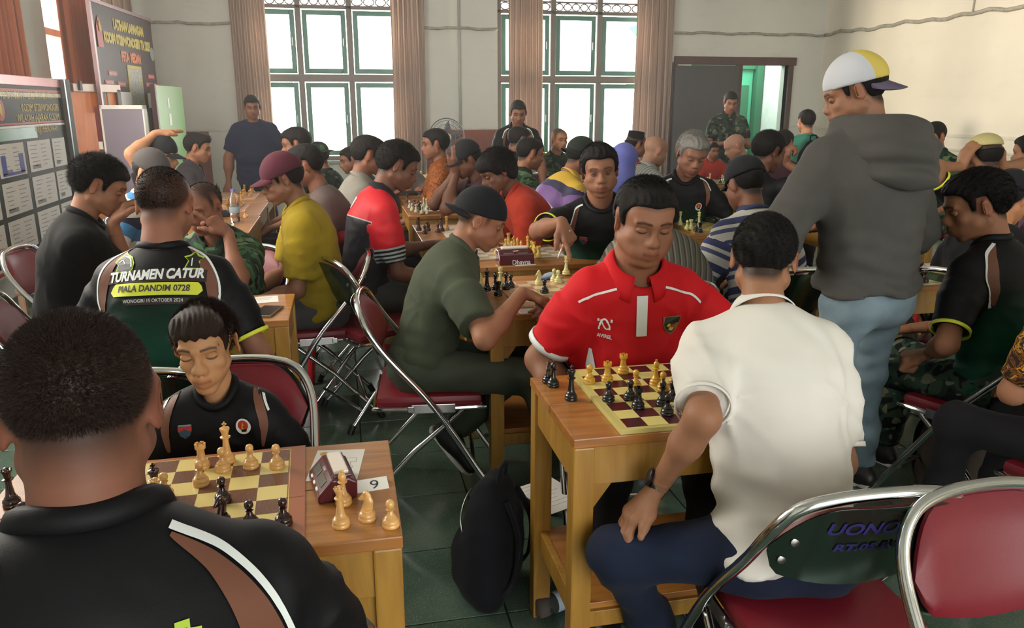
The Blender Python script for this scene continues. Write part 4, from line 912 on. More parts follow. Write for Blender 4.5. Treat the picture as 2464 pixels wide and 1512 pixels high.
# --- olive man's board
B4 = board('pale board with tan squares which the olive shirt man is playing on', .86, 3.05, 0, .052, '#b98a66', '#dcc7a0', mat('board_tan_edge', '#a77b52', .4), .02, .006, 0, margin_side=.03); Z4 = B4['top']
pieces(PX([('rook', 'b', 1142, 683, 'at the left end of the olive man\'s board'), ('knight', 'w', 1155, 692, 'beside the black rook at the left end of the olive man\'s board', 2.), ('king', 'b', 1172, 700, 'tall at the left end of the olive man\'s board'), ('queen', 'w', 1204, 690, 'tallest pale one on the olive man\'s board'),
 ('bishop', 'b', 1192, 697, 'left of the tall pale queen'), ('rook', 'b', 1199, 712, 'close to the olive man\'s forearm'), ('bishop', 'b', 1218, 696, 'right of the tall pale queen'), ('pawn', 'b', 1229, 692, 'beside the blue packet'), ('knight', 'w', 1296, 685, 'behind the olive man\'s fingers', 2.), ('pawn', 'b', 1310, 705, 'beside the red sleeve'),
 ('pawn', 'w', 1333, 677, 'near the red polo man\'s shoulder'), ('pawn', 'w', 1343, 680, 'nearest the red polo man\'s shoulder'), ('queen', 'w', 1362, 660, 'above the red polo man\'s shoulder')], Z4), CP, BP, 'cream plastic', 'black plastic', '', "pieces on the olive man's board", Z4, 1.0)
# --- name clock board
B5 = board('white board with a crowd of yellow pieces behind the name clock', .86, 4.02, 0, .053, '#c2ab8c', '#e6e0cf', mat('board_white_edge', '#d9d2c0', .4), .015, .006, 0); Z5 = B5['top']
L = [('pawn', 'w', 1195, 612, 'standing alone in the middle of the white board')]
yk = [('rook', 1224, 585), ('pawn', 1217, 598), ('knight', 1238, 592), ('bishop', 1245, 604), ('queen', 1264, 596), ('king', 1270, 605), ('pawn', 1232, 604), ('bishop', 1254, 612), ('pawn', 1262, 619), ('pawn', 1279, 603), ('rook', 1284, 608), ('knight', 1285, 616), ('rook', 1296, 619), ('pawn', 1270, 622), ('pawn', 1248, 618)]
for i, (k, u, v) in enumerate(yk): L.append((k, 'w', u, v, 'in the crowd right of the white board, %s' % ['at its back left', 'at its left edge', 'second from the left', 'left of the middle', 'beside the king', 'tallest with a cross', 'low at the left', 'in the middle', 'front of the middle', 'back right', 'right side', 'front right', 'rightmost', 'front row beside the clock', 'front left'][i], i * .9))
for i, (k, u, v) in enumerate([('knight', 1108, 618), ('rook', 1117, 625), ('bishop', 1122, 612), ('pawn', 1128, 617), ('pawn', 1136, 622), ('pawn', 1146, 626), ('king', 1101, 612)]): L.append((k, 'b', u, v, 'at the left end of the white board, %s' % ['under the chin', 'front', 'behind the rook', 'third pawn from the right', 'second pawn from the right', 'rightmost pawn', 'leftmost'][i], i))
pieces(PX(L, Z5), YP, BP, 'yellow', 'black', '', 'pieces on the board by the name clock', Z5, .95)
# --- row behind
pieces(PX([('queen', 'b', 1008, 555, 'leftmost on the desk behind the name clock'), ('knight', 'b', 1030, 556, 'second from the left on the desk behind the name clock', 1.), ('pawn', 'b', 1022, 564, 'in front of the knight on the desk behind the name clock'), ('king', 'b', 1063, 556, 'just above the black backward cap on the desk'), ('pawn', 'b', 1054, 560, 'low beside the king above the olive man\'s neck'), ('queen', 'w', 1075, 553, 'ochre and half hidden behind the cap')], .757), OP, DP, 'ochre', 'dark', '', 'pieces on the desk behind the name clock', .757, 1.0)
board('white board on the desk behind the name clock', .80, 4.74, 0, .052, '#d6cfc0', '#e9e4d8', mat('board_white_edge', '#d9d2c0'), .02, .004)
B7 = board('pale board full of grey-green pieces beside the orange batik man', .74, 5.76, 0, .052, '#a7a08a', '#ccc7b4', mat('board_brown_edge', '#7d5a48', .4), .012, .02); Z7 = B7['top']
L = []; rr = random.Random(3)
for i, (k, u, v) in enumerate(sorted([('pawn', 986, 500), ('pawn', 992, 507), ('rook', 1002, 511), ('pawn', 1013, 502), ('bishop', 1020, 498), ('queen', 1027, 505), ('pawn', 1016, 514), ('rook', 1054, 500), ('pawn', 1047, 497), ('bishop', 1055, 494), ('pawn', 1029, 515)], key=lambda q: q[1])): L.append((k, 'w', u, v, '%s pale piece from the left on the batik man\'s board' % ('first second third fourth fifth sixth seventh eighth ninth tenth eleventh'.split()[i]), i))
for i, (k, u, v) in enumerate([('king', 1040, 505), ('bishop', 980, 488), ('pawn', 984, 497), ('pawn', 998, 497), ('pawn', 1006, 500), ('knight', 1010, 505), ('pawn', 1064, 489)]): L.append((k, 'b', u, v, ('tallest one' if i == 0 else '%s dark piece from the left' % 'x first second third fourth fifth sixth'.split()[i]) + ' on the pale board beside the batik man', i))
pieces(PX(L, Z7), PP, DP, 'grey-green', 'dark', '', 'pieces on the board by the batik man', Z7, .95)
B8 = board('small pale board on the far desk near the fan', .78, 8.35, 0, .045, '#c9c49a', '#e0dcbc', mat('board_brown_edge', '#7d5a48'), .012, .02)
for i in range(5): piece('pawn', YP, .62 + .06 * i, 8.25 + .08 * (i % 2), B8['top'], 0, '%s yellow piece from the left on the far board near the fan' % 'first second third fourth fifth'.split()[i], 'pieces on the far board')
# --- left row
for j, (yy, nm) in enumerate(((6.12, 'middle'), (6.95, 'last'))):
    Bq = board('worn brown board on the %s desk of the left row' % nm, -.95, yy, 0, .055, '#9a6a52', '#d9b59c', mat('board_rose_edge', '#b98674', .4), .02, .006); rr = random.Random(20 + j)
    ks = ['king', 'queen', 'bishop', 'rook', 'knight', 'pawn', 'pawn', 'pawn', 'pawn', 'bishop', 'rook', 'pawn', 'pawn', 'knight', 'pawn', 'queen', 'pawn', 'rook', 'bishop', 'pawn', 'king', 'pawn', 'pawn', 'knight']
    cells = [(a, c) for a in range(8) for c in range(8) if a in (0, 1, 2, 6, 7)]; rr.shuffle(cells)
    for i, k in enumerate(ks):
        a, c = cells[i]; w = a > 3
        piece(k, OP if w else DP, -.95 + (a - 3.5) * .055, yy + (c - 3.5) * .055, Bq['top'], i, ('ochre ' if w else 'dark brown ') + k + ', %s row from the near edge, %s column, %s left-row desk' % ('first second third fourth fifth sixth seventh eighth'.split()[c], 'first second third fourth fifth sixth seventh eighth'.split()[a], nm), 'pieces on the %s desk of the left row' % nm, 1.02)
piece('pawn', WW, -.66, 5.62, .7502, 0, 'pale pawn beside the water bottles on the left row', 'pieces near the bottles'); 
o = thing('chess_clock', 'flat dark chess clock between the bottles and the boards of the left row', 'chess clock', (-.86, 5.74, .7502), 0); MB().box((-.09, -.04, 0), (.09, .04, .035), .006).build('case', BLACKP, o); MB().box((-.07, -.02, .035), (.07, .02, .042), .004).build('rocker_lever', mat('dark_lever', '#3a3b3d', .4), o)
# --- grey haired man's board
B10 = board('yellowish board between the grey-haired man and the striped shirt man', 2.24, 4.54, 0, .05, '#a58a4a', '#d8c98a', mat('board_olive_edge', '#9a8a4c', .4), .012, .02); Z10 = B10['top']
pieces(PX([('queen', 'w', 1636, 541, 'tall beside the red polo man\'s ear'), ('pawn', 'w', 1653, 552, 'left of the cream rook'), ('rook', 'w', 1662, 552, 'in the middle near the grey-haired man'), ('king', 'w', 1681, 543, 'tall in front of the red chair'), ('bishop', 'b', 1675, 556, 'left of a pair near the striped sleeve'), ('rook', 'b', 1684, 560, 'right of a pair near the striped sleeve')], Z10), CP, BP, 'cream', 'black', '', "pieces on the grey-haired man's board", Z10, 1.0)
B11 = board('far board in front of the standing soldier', 3.62, 7.25, 0, .05, '#4c6a4c', '#cfcaa0', mat('board_green_edge', '#5c6b48', .4), .02, .01); Z11 = B11['top']
for i in range(9): k = ['pawn', 'pawn', 'queen', 'pawn', 'bishop', 'pawn', 'rook', 'king', 'pawn'][i]; piece(k, CP if i % 4 != 3 else DP, 3.42 + .05 * i, 7.12 + .06 * (i % 3), Z11, i, ('cream ' if i % 4 != 3 else 'brown ') + k + ', %s from the left on the board before the soldier' % 'first second third fourth fifth sixth seventh eighth ninth'.split()[i], 'pieces on the soldier\'s board')
B12 = board('cream and green board on the far right desk behind the hooded man', 2.56, 3.04, 0, .05, '#b9ae80', '#e3dfb2', mat('board_brown_edge', '#7d5a48'), .012, .006); Z12 = B12['top']
pieces(PX([('pawn', 'b', 2224, 680, 'standing alone beside the blue packet'), ('knight', 'b', 2205, 682, 'dark beside the hooded man\'s hem'), ('pawn', 'b', 2206, 668, 'behind the dark knight at the hooded man\'s hem'), ('rook', 'b', 2212, 662, 'farthest at the hooded man\'s hem')], Z12), CP, DP, 'cream', 'dark brown', '', 'pieces on the far right desk', Z12, 1.0)
# ================================================================ people
def rx(a): c, s = math.cos(a), math.sin(a); return np.array([[1, 0, 0], [0, c, -s], [0, s, c]])
def ry(a): c, s = math.cos(a), math.sin(a); return np.array([[c, 0, s], [0, 1, 0], [-s, 0, c]])
def rz(a): c, s = math.cos(a), math.sin(a); return np.array([[c, -s, 0], [s, c, 0], [0, 0, 1]])
D2R = math.pi / 180
def nrm(v): v = np.array(v, float); return v / (np.linalg.norm(v) + 1e-9)
def make_skin_mat():
    t = NT('skin'); a = t.n('ShaderNodeAttribute', attribute_name='Col'); v = t.coord()
    n = t.noise(v, 25., 4.); c = t.n('ShaderNodeHueSaturation'); t.l(t.math('MULTIPLY_ADD', n, .22, .89), c.inputs['Value']); t.l(a.outputs['Color'], c.inputs['Color'])
    t.bump(t.noise(v, 220., 2.), .12, .0015); t.b.inputs['Subsurface Weight'].default_value = .06; t.b.inputs['Subsurface Radius'].default_value = (.02, .008, .004); t.b.inputs['Subsurface Scale'].default_value = .3
    return t.set(c.outputs[0], .58, 0, .32)
SKIN = make_skin_mat()
def hair_mat(name, h, h2, rough=.45):
    t = NT(name); v = t.attr('tc', (90, 90, 30)); n = t.noise(v, 6., 4., .7); t.bump(n, .7, .004)
    return t.set(t.ramp(n, [(.3, lin(h)), (.75, lin(h2))]), rough, 0, .22)
HAIR = hair_mat('dark_hair', '#090808', '#1b1716', .62); HAIRB = hair_mat('brown_hair', '#17100e', '#3a2822'); HAIRG = hair_mat('grey_hair', '#4a4846', '#a5a3a0', .5); HAIRW = hair_mat('short_white_hair', '#6d655c', '#948a7e', .6)
SKINS = dict(a='#a8714a', b='#97623f', c='#85543a', d='#b47b50', e='#774a35')

def head_field(res, fine, prof):
    """head in its own frame: origin between the ears, y forward, z up"""
    F = Field(res, 135. if fine else 110.); F.bias = .0035; w = prof.get('w', 1.); jw = prof.get('jaw', 1.)
    F.ell((0, -.014, .030), (.075 * w, .095, .082)).ell((0, .022, -.028), (.060 * w, .066, .080))
    F.ell((0, .045, .045), (.058 * w, .045, .050))
    for s in (-1, 1):
        F.cap((s * .050 * jw, -.012, -.052), (s * .020 * jw, .062, -.094), .018, .014).cap((s * .046 * w, .028, -.045), (s * .030 * w, .058, -.06), .026 * jw, .024 * jw)
        F.ell((s * .040 * w, .058, -.024), (.024, .022, .020)).cap((s * .010, .088, .024), (s * .044, .074, .022), .011, .010)
    F.ell((0, .070, -.098), (.020, .016, .015)).ell((0, .070, -.064), (.027, .021, .020))
    F.cap((0, .086, .012), (0, .1015, -.020), .0075, .0095).ell((0, .1045, -.028), (.0108, .0118, .0095))
    for s in (-1, 1): F.ell((s * .0125, .096, -.0325), (.0072, .009, .007))
    if fine:
        for s in (-1, 1): F.subell((s * .031, .101, .002), (.0165, .013, .0125), k=260).subell((s * .0065, .105, -.0415), (.0038, .0055, .0035), k=900)
        F.cap((-.021, .086, -.0565), (0, .0955, -.0555), .0048, .0062).cap((.021, .086, -.0565), (0, .0955, -.0555), .0048, .0062)
        F.cap((-.018, .085, -.0695), (0, .0925, -.0700), .0058, .0078).cap((.018, .085, -.0695), (0, .0925, -.0700), .0058, .0078)
    else:
        for s in (-1, 1): F.subell((s * .031, .103, .002), (.015, .012, .012))
        F.cap((-.018, .086, -.063), (.018, .086, -.063), .009)
    return F
def ears(F, s, fine):
    R = rz(-s * .45) @ rx(-.12)
    F.ell((s * .079, -.012, -.004), (.0085, .021, .033), R)
    if fine: F.subell((s * .086, -.008, -.001), (.006, .0125, .020), R, k=500)
HL_Y = np.array([-.14, -.10, -.07, -.045, -.028, -.020, .012, .018, .030, .036, .050, .062, .075, .12]); HL_Z = np.array([-.068, -.070, -.066, -.045, -.005, .034, .036, -.012, -.008, .028, .050, .058, .062, .062])
def hairline(y, x, hl): return np.interp(y, HL_Y, HL_Z + (HL_Y > .032) * hl) - .10 * np.maximum(0, .03 - np.abs(x)) * (y > .05)
EYE = (.031, .0755, .0015)
def build_person(P):
    res = P['res']; fine = P.get('fine', res < .005); s = P['s']; fat = P.get('fat', 0.); sit = P['pose'] == 'sit'
    face = P['face']; Rw = rz(-face * D2R)
    l1, l2 = P.get('lean', 8) * D2R, P.get('lean2', P.get('lean', 8) + 8) * D2R; side = P.get('side', 0) * D2R; tw = P.get('twist', 0) * D2R
    hp, hy, hr = [q * D2R for q in P.get('head', (10, 0, 0))]
    R1 = ry(side * .5) @ rx(-l1); R2 = ry(side) @ rx(-l2) @ rz(-tw); R15 = ry(side * .8) @ rx(-(l1 + l2) / 2)
    # head: pitch down positive, yaw to the person's right positive
    Rh = rz(-hy - tw) @ rx(-hp) @ ry(hr)
    nd = nrm(R2[:, 2] * .75 + Rh[:, 2] * .45 + np.array([0, .25, .2]))
    hs = P.get('hs', 1.) * s * .95
    tz = P['head_at'][2]
    if sit: pz = .455 + .085 * s
    def chain(t, pz):
        Pv = np.array([0, 0, pz]); W = Pv + R1[:, 2] * .18 * t * s; C = W + R15[:, 2] * .19 * t * s; N = C + R2[:, 2] * .13 * t * s
        H = N + nd * .085 * s + Rh @ np.array([0, .012, .088]) * hs
        return Pv, W, C, N, H
    if sit:
        h0, h1 = chain(.6, pz)[4][2], chain(1.4, pz)[4][2]; t = .6 + .8 * (tz - h0) / (h1 - h0); tcl = min(1.22, max(.80, t))
        if abs(t - tcl) > .01: print('TORSO', P['key'], round(t, 2)); pz += (t - tcl) * (h1 - h0) / .8
        t = tcl
    else:
        t = 1.; pz = .93 * s; dz = tz - chain(1., pz)[4][2]; pz += dz
        if abs(dz) > .12: print('STAND', P['key'], round(dz, 2))
    Pv, W, C, N, H = chain(t, pz)
    off = Rw @ H; root_xy = (P['head_at'][0] - off[0], P['head_at'][1] - off[1])
    root = thing('person', P['label'], 'person', (root_xy[0], root_xy[1], 0), -face * D2R)
    X2, Y2, Z2 = R2[:, 0], R2[:, 1], R2[:, 2]; X1, Y1, Z1 = R1[:, 0], R1[:, 1], R1[:, 2]
    sw = P.get('sw', 1.) * s; shr = P.get('shrug', (0., 0.))
    SH = {}
    for sd in (-1, 1): SH[sd] = N - Z2 * .055 * s + X2 * sd * .158 * sw + Z2 * shr[(sd + 1) // 2] + Y2 * P.get('sfwd', .02) * s
    toL = lambda w: Rw.T @ (np.array([w[0] - root_xy[0], w[1] - root_xy[1], w[2]]))
    # ---- arms
    arms = {}
    for sd, k in ((-1, 'L'), (1, 'R')):
        A = dict(P.get(k, {})); S_ = SH[sd]; L1, L2 = .285 * s * P.get('al', 1.), .245 * s * P.get('al', 1.)
        if 'w' in A: Hd = toL(A['w'])
        elif 'px' in A: Hd = toL(atD(*A['px']))
        elif 'head' in A: Hd = H + Rh @ (np.array(A['head']) * hs)
        else: Hd = np.array(A.get('at', (sd * .15, .33, .64) if sit else (sd * .24, .06, pz - .20)), float)
        v = Hd - S_; Ld = np.linalg.norm(v)
        if Ld > (L1 + L2) * .985: v *= (L1 + L2) * .985 / Ld; Hd = S_ + v; Ld = np.linalg.norm(v)
        a_ = (L1 * L1 - L2 * L2 + Ld * Ld) / (2 * Ld); h_ = math.sqrt(max(1e-6, L1 * L1 - a_ * a_))
        pole = np.array(A.get('pole', (sd * .8, -.5, -1.)), float); u = v / Ld; pole = nrm(pole - u * (pole @ u)); E = S_ + u * a_ + pole * h_
        hd = nrm(A['dir']) if 'dir' in A else nrm(Hd - E + np.array([0, .0, -.02]))
        if 'dirw' in A: hd = nrm(Rw.T @ np.array(A['dirw']))
        pn = nrm(A.get('palm', (0, 0, -1))); pn = nrm(pn - hd * (pn @ hd) + 1e-6)
        arms[sd] = dict(S=S_, E=E, H=Hd, d=hd, pn=pn, pose=A.get('pose', 'relax'), side=sd, hide=A.get('hide', False))
    ar = P.get('ar', 1.) * (1 + fat * .9)
    # ---- skin: torso core and arms
    aF = Field(max(res * 1.6, .006) if fine else res * 1.7, 110. if fine else 80.)
    cF = Field(.013, 80.); cF.cap(Pv + Z1 * .03, C, .09 * s, .10 * s, Y2, .75).cap(C, N - Z2 * .04, .10 * s, .07 * s, Y2, .7).cap(SH[-1], SH[1], .04 * s); V0, F0 = cF.mesh()
    for sd in (-1, 1):
        A = arms[sd]; aF.cap(A['S'], A['E'], .043 * s * ar, .036 * s * ar).cap(A['E'], A['E'] + (A['H'] - A['E']) * .35, .036 * s * ar, .037 * s * ar).cap(A['E'] + (A['H'] - A['E']) * .35, A['H'], .037 * s * ar, .0245 * s, A['pn'], .85)
    V1, F1 = aF.mesh(); F1 = np.concatenate([F0, F1 + len(V0)]); V1 = np.concatenate([V0, V1])
    for sd in (-1, 1):
        A = arms[sd]; hF_ = Field((.0038 if res < .0047 else .0050) if fine else (.0065 if res < .0066 else .0085), 240. if fine else 170.); hF_.cap(A['E'] * .15 + A['H'] * .85, A['H'], .0285 * s, .0245 * s, A['pn'], .85); hand(hF_, A, s * P.get('hand', 1.))
        Vh_, Fh_ = hF_.mesh(); F1 = np.concatenate([F1, Fh_ + len(V1)]); V1 = np.concatenate([V1, Vh_])
    # ---- skin: head and neck
    hF = head_field(res, fine, P.get('prof', {})); ears(hF, -1, fine); ears(hF, 1, fine)
    # neck in head frame
    Nl = Rh.T @ (N - H) / hs; nb = Nl + Rh.T @ (-Z2) * .035; nr = .054 * P.get('neck', 1.)
    hF.cap((0, -.030, -.055), Nl * .75 + np.array([0, -.01, 0]), nr * .96, nr).cap(Nl * .75 + np.array([0, -.01, 0]), nb, nr, nr * 1.12)
    if P.get('neck', 1) > 1.15: hF.ell((0, .02, -.10), (.05, .05, .03))
    V2, F2 = hF.mesh(); V2l = V2.copy(); V2 = (V2 * hs) @ Rh.T + H
    V = np.concatenate([V1, V2]); Fc = np.concatenate([F1, F2 + len(V1)])
    me = np_mesh('body', V, Fc)
    base = np.array(lin(SKINS.get(P.get('skin', 'b'), P.get('skin')))[:3]); lum_ = float(base @ np.array([.3, .6, .1])); base = (base * .84 + lum_ * .16) * 1.12; col = np.tile(base, (len(V), 1))
    x, y, z = V2l.T; c2 = col[len(V1):]
    style = P.get('hair', 'short'); hl = P.get('hl', 0.); hlz = hairline(y, x, hl)
    def tint(m, c, a=1.): m = (np.clip(m, 0, 1) * a)[:, None]; c2[:] = c2 * (1 - m) + np.array(c) * m
    lipm = np.exp(-(((z + .063) / .0105) ** 2) ** 2) * (np.abs(x) < .024) * (y > .078); tint(lipm, base * np.array([.80, .55, .58]), .75)
    tint(np.exp(-(((z + .0625 - .10 * np.abs(x) * 0) / .0022) ** 2)) * (np.abs(x) < .025) * (y > .078), base * .35, .8)
    tint(((np.abs(x) > .070) & (np.abs(z) < .04) & (y < .02)) * 1., base * np.array([1.05, .8, .75]), .5)
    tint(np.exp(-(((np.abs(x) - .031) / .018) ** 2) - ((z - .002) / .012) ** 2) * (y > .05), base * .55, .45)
    hc = np.array(lin(P.get('hc', '#1a1412'))[:3])
    if style != 'bald' or True:
        sk = np.clip((z - hlz + .012) / .022, 0, 1) * ((y < .075) | (z > .05)); 
        if style in ('buzz', 'bald'): sk = np.clip((z - hlz + .01) / (.05 if style == 'buzz' else .03), 0, 1) * (.92 if style == 'buzz' else .35)
        tint(sk, hc, .9 if style != 'bald' else .6)
    brow = np.exp(-(((z - .026 - .12 * (np.abs(x) - .03) * (np.abs(x) < .03) + .25 * np.maximum(0, np.abs(x) - .036)) / (.0042 if fine else .006)) ** 2) ** 2) * (np.abs(x) > .012) * (np.abs(x) < .050) * (y > .05); tint(brow, hc, .85 * P.get('brow', 1.))
    if P.get('beard'): tint(np.exp(-(((z + .047) / .006) ** 2)) * (np.abs(x) < .024) * (y > .085), hc, .5 * P['beard']); tint((np.exp(-(((z + .095) / .016) ** 2)) * (y > .05)) * 1., hc, .35 * P['beard'])
    # downcast lids: lash line; the lid bulges are separate little parts
    if not fine: tint(np.exp(-(((z - .000) / .0045) ** 2)) * (np.abs(np.abs(x) - .031) < .017) * (y > .06), hc, .8)
    attr_col(me, 'Col', col); body = link('body', me, SKIN, root)
    toW = lambda q: H + Rh @ (np.array(q) * hs)
    if fine and P.get('eyes', 'down'):
        for sd in (-1, 1):
            op = P.get('eyes', 'down') == 'open'
            EF = Field(.0019, 500.); EF.ell((sd * EYE[0], EYE[1], EYE[2]), (.0165, .0125, .0115))
            if op: EF.subell((sd * EYE[0], EYE[1] + .014, EYE[2] - .0015), (.0125, .012, .0024), k=900)
            Ve, Fe = EF.mesh(); m2 = np_mesh('eyelid', (Ve * hs) @ Rh.T + H, Fe); ce = np.tile(base * .86, (len(Ve), 1))
            dl = Ve[:, 2] - (EYE[2] - (.0050 if not op else .0)); ll = np.exp(-((dl - 14 * (np.abs(Ve[:, 0]) - .031) ** 2) / (.0019 if not op else .001)) ** 2) * (Ve[:, 1] > EYE[1] + .002)
            if op: ll = np.exp(-(((Ve[:, 2] - EYE[2] - .0055) / .0016) ** 2)) * (Ve[:, 1] > EYE[1] + .004)
            ce = ce * (1 - ll[:, None] * .9) + hc * ll[:, None] * .9; attr_col(m2, 'Col', ce); link('eyelid', m2, SKIN, root)
            if op:
                b = MB(); b.lathe([(0, -.0105)] + [(.0105 * math.sin(a), -.0105 * math.cos(a)) for a in np.linspace(.2, PI - .35, 9)] + [(.0036, .0100), (0, .0102)], 14)
                M = Matrix([list(Rh[i]) + [0] for i in range(3)] + [[0, 0, 0, 1]]); Mo = Matrix.Translation(toW((sd * EYE[0], EYE[1], EYE[2]))) @ M @ Matrix.Rotation(-PI / 2 - P.get('gaze', (0, 0))[1], 4, 'X') @ Matrix.Rotation(P.get('gaze', (0, 0))[0], 4, 'Y') @ Matrix.Scale(hs, 4)
                o = b.build('eyeball', eye_mat(), root, smooth=True); o.matrix_basis = Mo
    # ---- hair
    if style not in ('bald', 'buzz', 'none', 'covered'):
        th = P.get('ht', .010); HF = Field(max(res * 1.15, .0035), 120.); HF.ell((0, -.014, .030), (.075 * P.get('prof', {}).get('w', 1.) + th * .7, .095 + th, .082 + th * 1.1))
        HF.ell((0, .044, .046), (.058 * P.get('prof', {}).get('w', 1.) + th * .6, .046 + th * .8, .050 + th))
        if style == 'quiff': HF.ell((0, .045, .098), (.055, .05, .028))
        if style == 'fringe': HF.ell((0, .050, .075), (.064, .052, .045)).cap((-.05, .08, .06), (.05, .088, .05), .016)
        if style == 'long': HF.ell((0, -.04, -.015), (.083, .075, .085)).cap((-.03, .07, .07), (.055, .06, .02), .022)
        cap_cut = P.get('cap') is not None
        rnd = np.random.RandomState(len(P['key']) * 7 + 1); ks = rnd.uniform(130, 420, (5, 3)); ph = rnd.uniform(0, 6, 5)
        amp = .0010 + .085 * th * P.get('messy', 1.)
        drop = {'fringe': -.006, 'long': -.03}.get(style, 0)
        def post(D, X, Y, Z):
            nse = sum(np.sin(X * k[0] * 1.3 + Y * k[1] * .5 + Z * k[2] * .6 + p) for k, p in zip(ks, ph)) * amp / 2
            yy = np.broadcast_to(Y, D.shape); xx = np.broadcast_to(X, D.shape)
            line = np.interp(yy, HL_Y, HL_Z + (HL_Y > .032) * (hl + drop) + (HL_Y < -.03) * (-.03 if style == 'long' else P.get('nape', 0.)) + ((HL_Y > -.03) & (HL_Y < .016)) * (-.05 if style == 'long' else 0)) - .10 * np.maximum(0, .03 - np.abs(xx)) * (yy > .05)
            if style == 'fringe': line = line + .004 * np.sin(xx * 260)
            D = D + nse * np.clip((Z - line) / .02, 0, 1) + (th + .001) * np.exp(-np.maximum(0, Z - line) / .009)
            D = np.maximum(D, (line - Z) * .75)
            if cap_cut: D = np.maximum(D, Z - .032)
            return D
        HF.post = post
        Vh, Fh = HF.mesh()
        if len(Vh):
            m2 = np_mesh('hair', (Vh * hs) @ Rh.T + H, Fh); attr_vec(m2, 'tc', Vh)
            hm = P.get('hm', HAIR); ho = link('hair', m2, hm, root)
            if P.get('strands'): strands(root, ho, Vh, P['strands'], P.get('slen', .012), hs, Rh, H, hm, hl, rnd, EL=(.075 + th * .75, .095 + th * .95, .082 + th * 1.05))
    elif style == 'buzz' and P.get('strands'):
        strands(root, None, None, P['strands'], P.get('slen', .007), hs, Rh, H, P.get('hm', HAIR), hl, np.random.RandomState(3), EL=(.0752, .0952, .0822))
    if P.get('cap'): headwear(P, root, hs, Rh, H, res)
    if P.get('watch'):
        A = arms[-1]; c_ = A['H'] - (A['H'] - A['E']) / np.linalg.norm(A['H'] - A['E']) * .012; ax = nrm(A['H'] - A['E']); xx = A['pn']; yy = np.cross(ax, xx); wm = mat('watch_black', '#0f1013', .4)
        V_ = []; n = 24
        for (w_, dr) in ((-.012, .0), (-.012, .004), (.012, .004), (.012, .0)):
            for i in range(n): a = 2 * PI * i / n; V_.append(c_ + ax * w_ + (xx * math.cos(a) * .86 + yy * math.sin(a)) * (.0275 * s + dr))
        wo = link('wristwatch', np_mesh('w', V_, np.array([(j * n + i, j * n + (i + 1) % n, ((j + 1) % 4) * n + (i + 1) % n, ((j + 1) % 4) * n + i) for j in range(4) for i in range(n)]), False), wm, root)
        M = Matrix([[(yy)[i], ax[i], -xx[i], (c_ - xx * .030 * s)[i]] for i in range(3)] + [[0, 0, 0, 1]]); o = MB().lathe([(0, -.004), (.021, -.004), (.023, .0), (.023, .006), (.018, .009), (0, .009)], 20, M=M).build('watch_case', wm, wo, smooth=True, auto=True)
    # ---- shirt
    g = P.get('gap', .012) * s; sres = P.get('sres', max(res * 1.8, .0085) if fine else res * 1.8)
    sh = P.get('shirt', {}); SF = Field(sres, 52.); SF.bias = .010
    dy = .72 + fat * .3
    SF.cap(Pv + X1 * .06 * s, Pv - X1 * .06 * s, .098 * s + g + fat * .05).cap(Pv, W, .145 * s + g + fat * .10, .140 * s + g + fat * .12, Y1, dy).cap(W, C, .140 * s + g + fat * .12, .157 * sw + g + fat * .05, R15[:, 1], dy)
    SF.cap(C, N - Z2 * .075 * s, .157 * sw + g * .8 + fat * .03, .118 * sw + g, Y2, .70).cap(SH[-1] * .86 + SH[1] * .14 - Z2 * .008, SH[1] * .86 + SH[-1] * .14 - Z2 * .008, .050 * s + g * .7)
    for sd in (-1, 1): SF.cap(N - Z2 * .012 * s + X2 * sd * .035 * s - Y2 * .012, SH[sd] - X2 * sd * .03 * s, .036 * s + g * .7, .046 * s + g * .7)
    if fat > .1: SF.ell(W + Y1 * .05 + Z1 * .02, (.15 * s + fat * .08, .12 * s + fat * .12, .15 * s))
    if P.get('hunch'): SF.ell(C - Y2 * .02 + Z2 * .03, (.14 * sw, .10, .12))
    slv = sh.get('sleeve', .62); sleeve_end = {}
    for sd in (-1, 1):
        A = arms[sd]; a, e, hd_ = A['S'], A['E'], A['H']; rr0 = .050 * s * ar + g * .8; rr1 = (.050 if slv < .95 else .042) * s * ar + g * (1.15 if slv < .95 else .8)
        if slv <= 1.0: q = a + (e - a) * slv; SF.cap(a, a + (e - a) * slv * .5, rr0, (rr0 + rr1) / 2).cone(a + (e - a) * slv * .3, q, (rr0 + rr1) / 2, rr1 * 1.06); sleeve_end[sd] = (q, nrm(e - a), rr1 * 1.06)
        else:
            q = e + (hd_ - e) * (slv - 1.); SF.cap(a, e, rr0, .046 * s * ar + g).cap(e, e + (q - e) * .6, .046 * s * ar + g, .040 * s * ar + g).cone(e + (q - e) * .5, q, .041 * s * ar + g, .034 * s + g * .8); sleeve_end[sd] = (q, nrm(hd_ - e), .034 * s + g * .8)
    hem = sh.get('hem', .10 if sit else .16) * s
    SF.cone(Pv - Z1 * hem, Pv + Z1 * .05, P.get('hemr', .140) * s + g * 1.2 + fat * .09, .143 * s + g + fat * .09, Y1, .80 + fat * .2)
    if sit: SF.plane((0, 0, P.get('cutz', .50)), (0, 0, -1))
    SF.plane(Pv - Z1 * (hem - .002), -Z1)
    rnd = np.random.RandomState(abs(hash(P['key'])) % 1000 if False else sum(map(ord, P['key'])) % 997)
    fa = P.get('fold', .0055) * (1.0 if fine else .9)
    fk = [(nrm(rnd.uniform(-1, 1, 3)) * rnd.uniform(30, 75), rnd.uniform(0, 6), nrm(rnd.uniform(-1, 1, 3)) * rnd.uniform(9, 20), rnd.uniform(0, 6)) for _ in range(5)]
    ab = (W + C) / 2
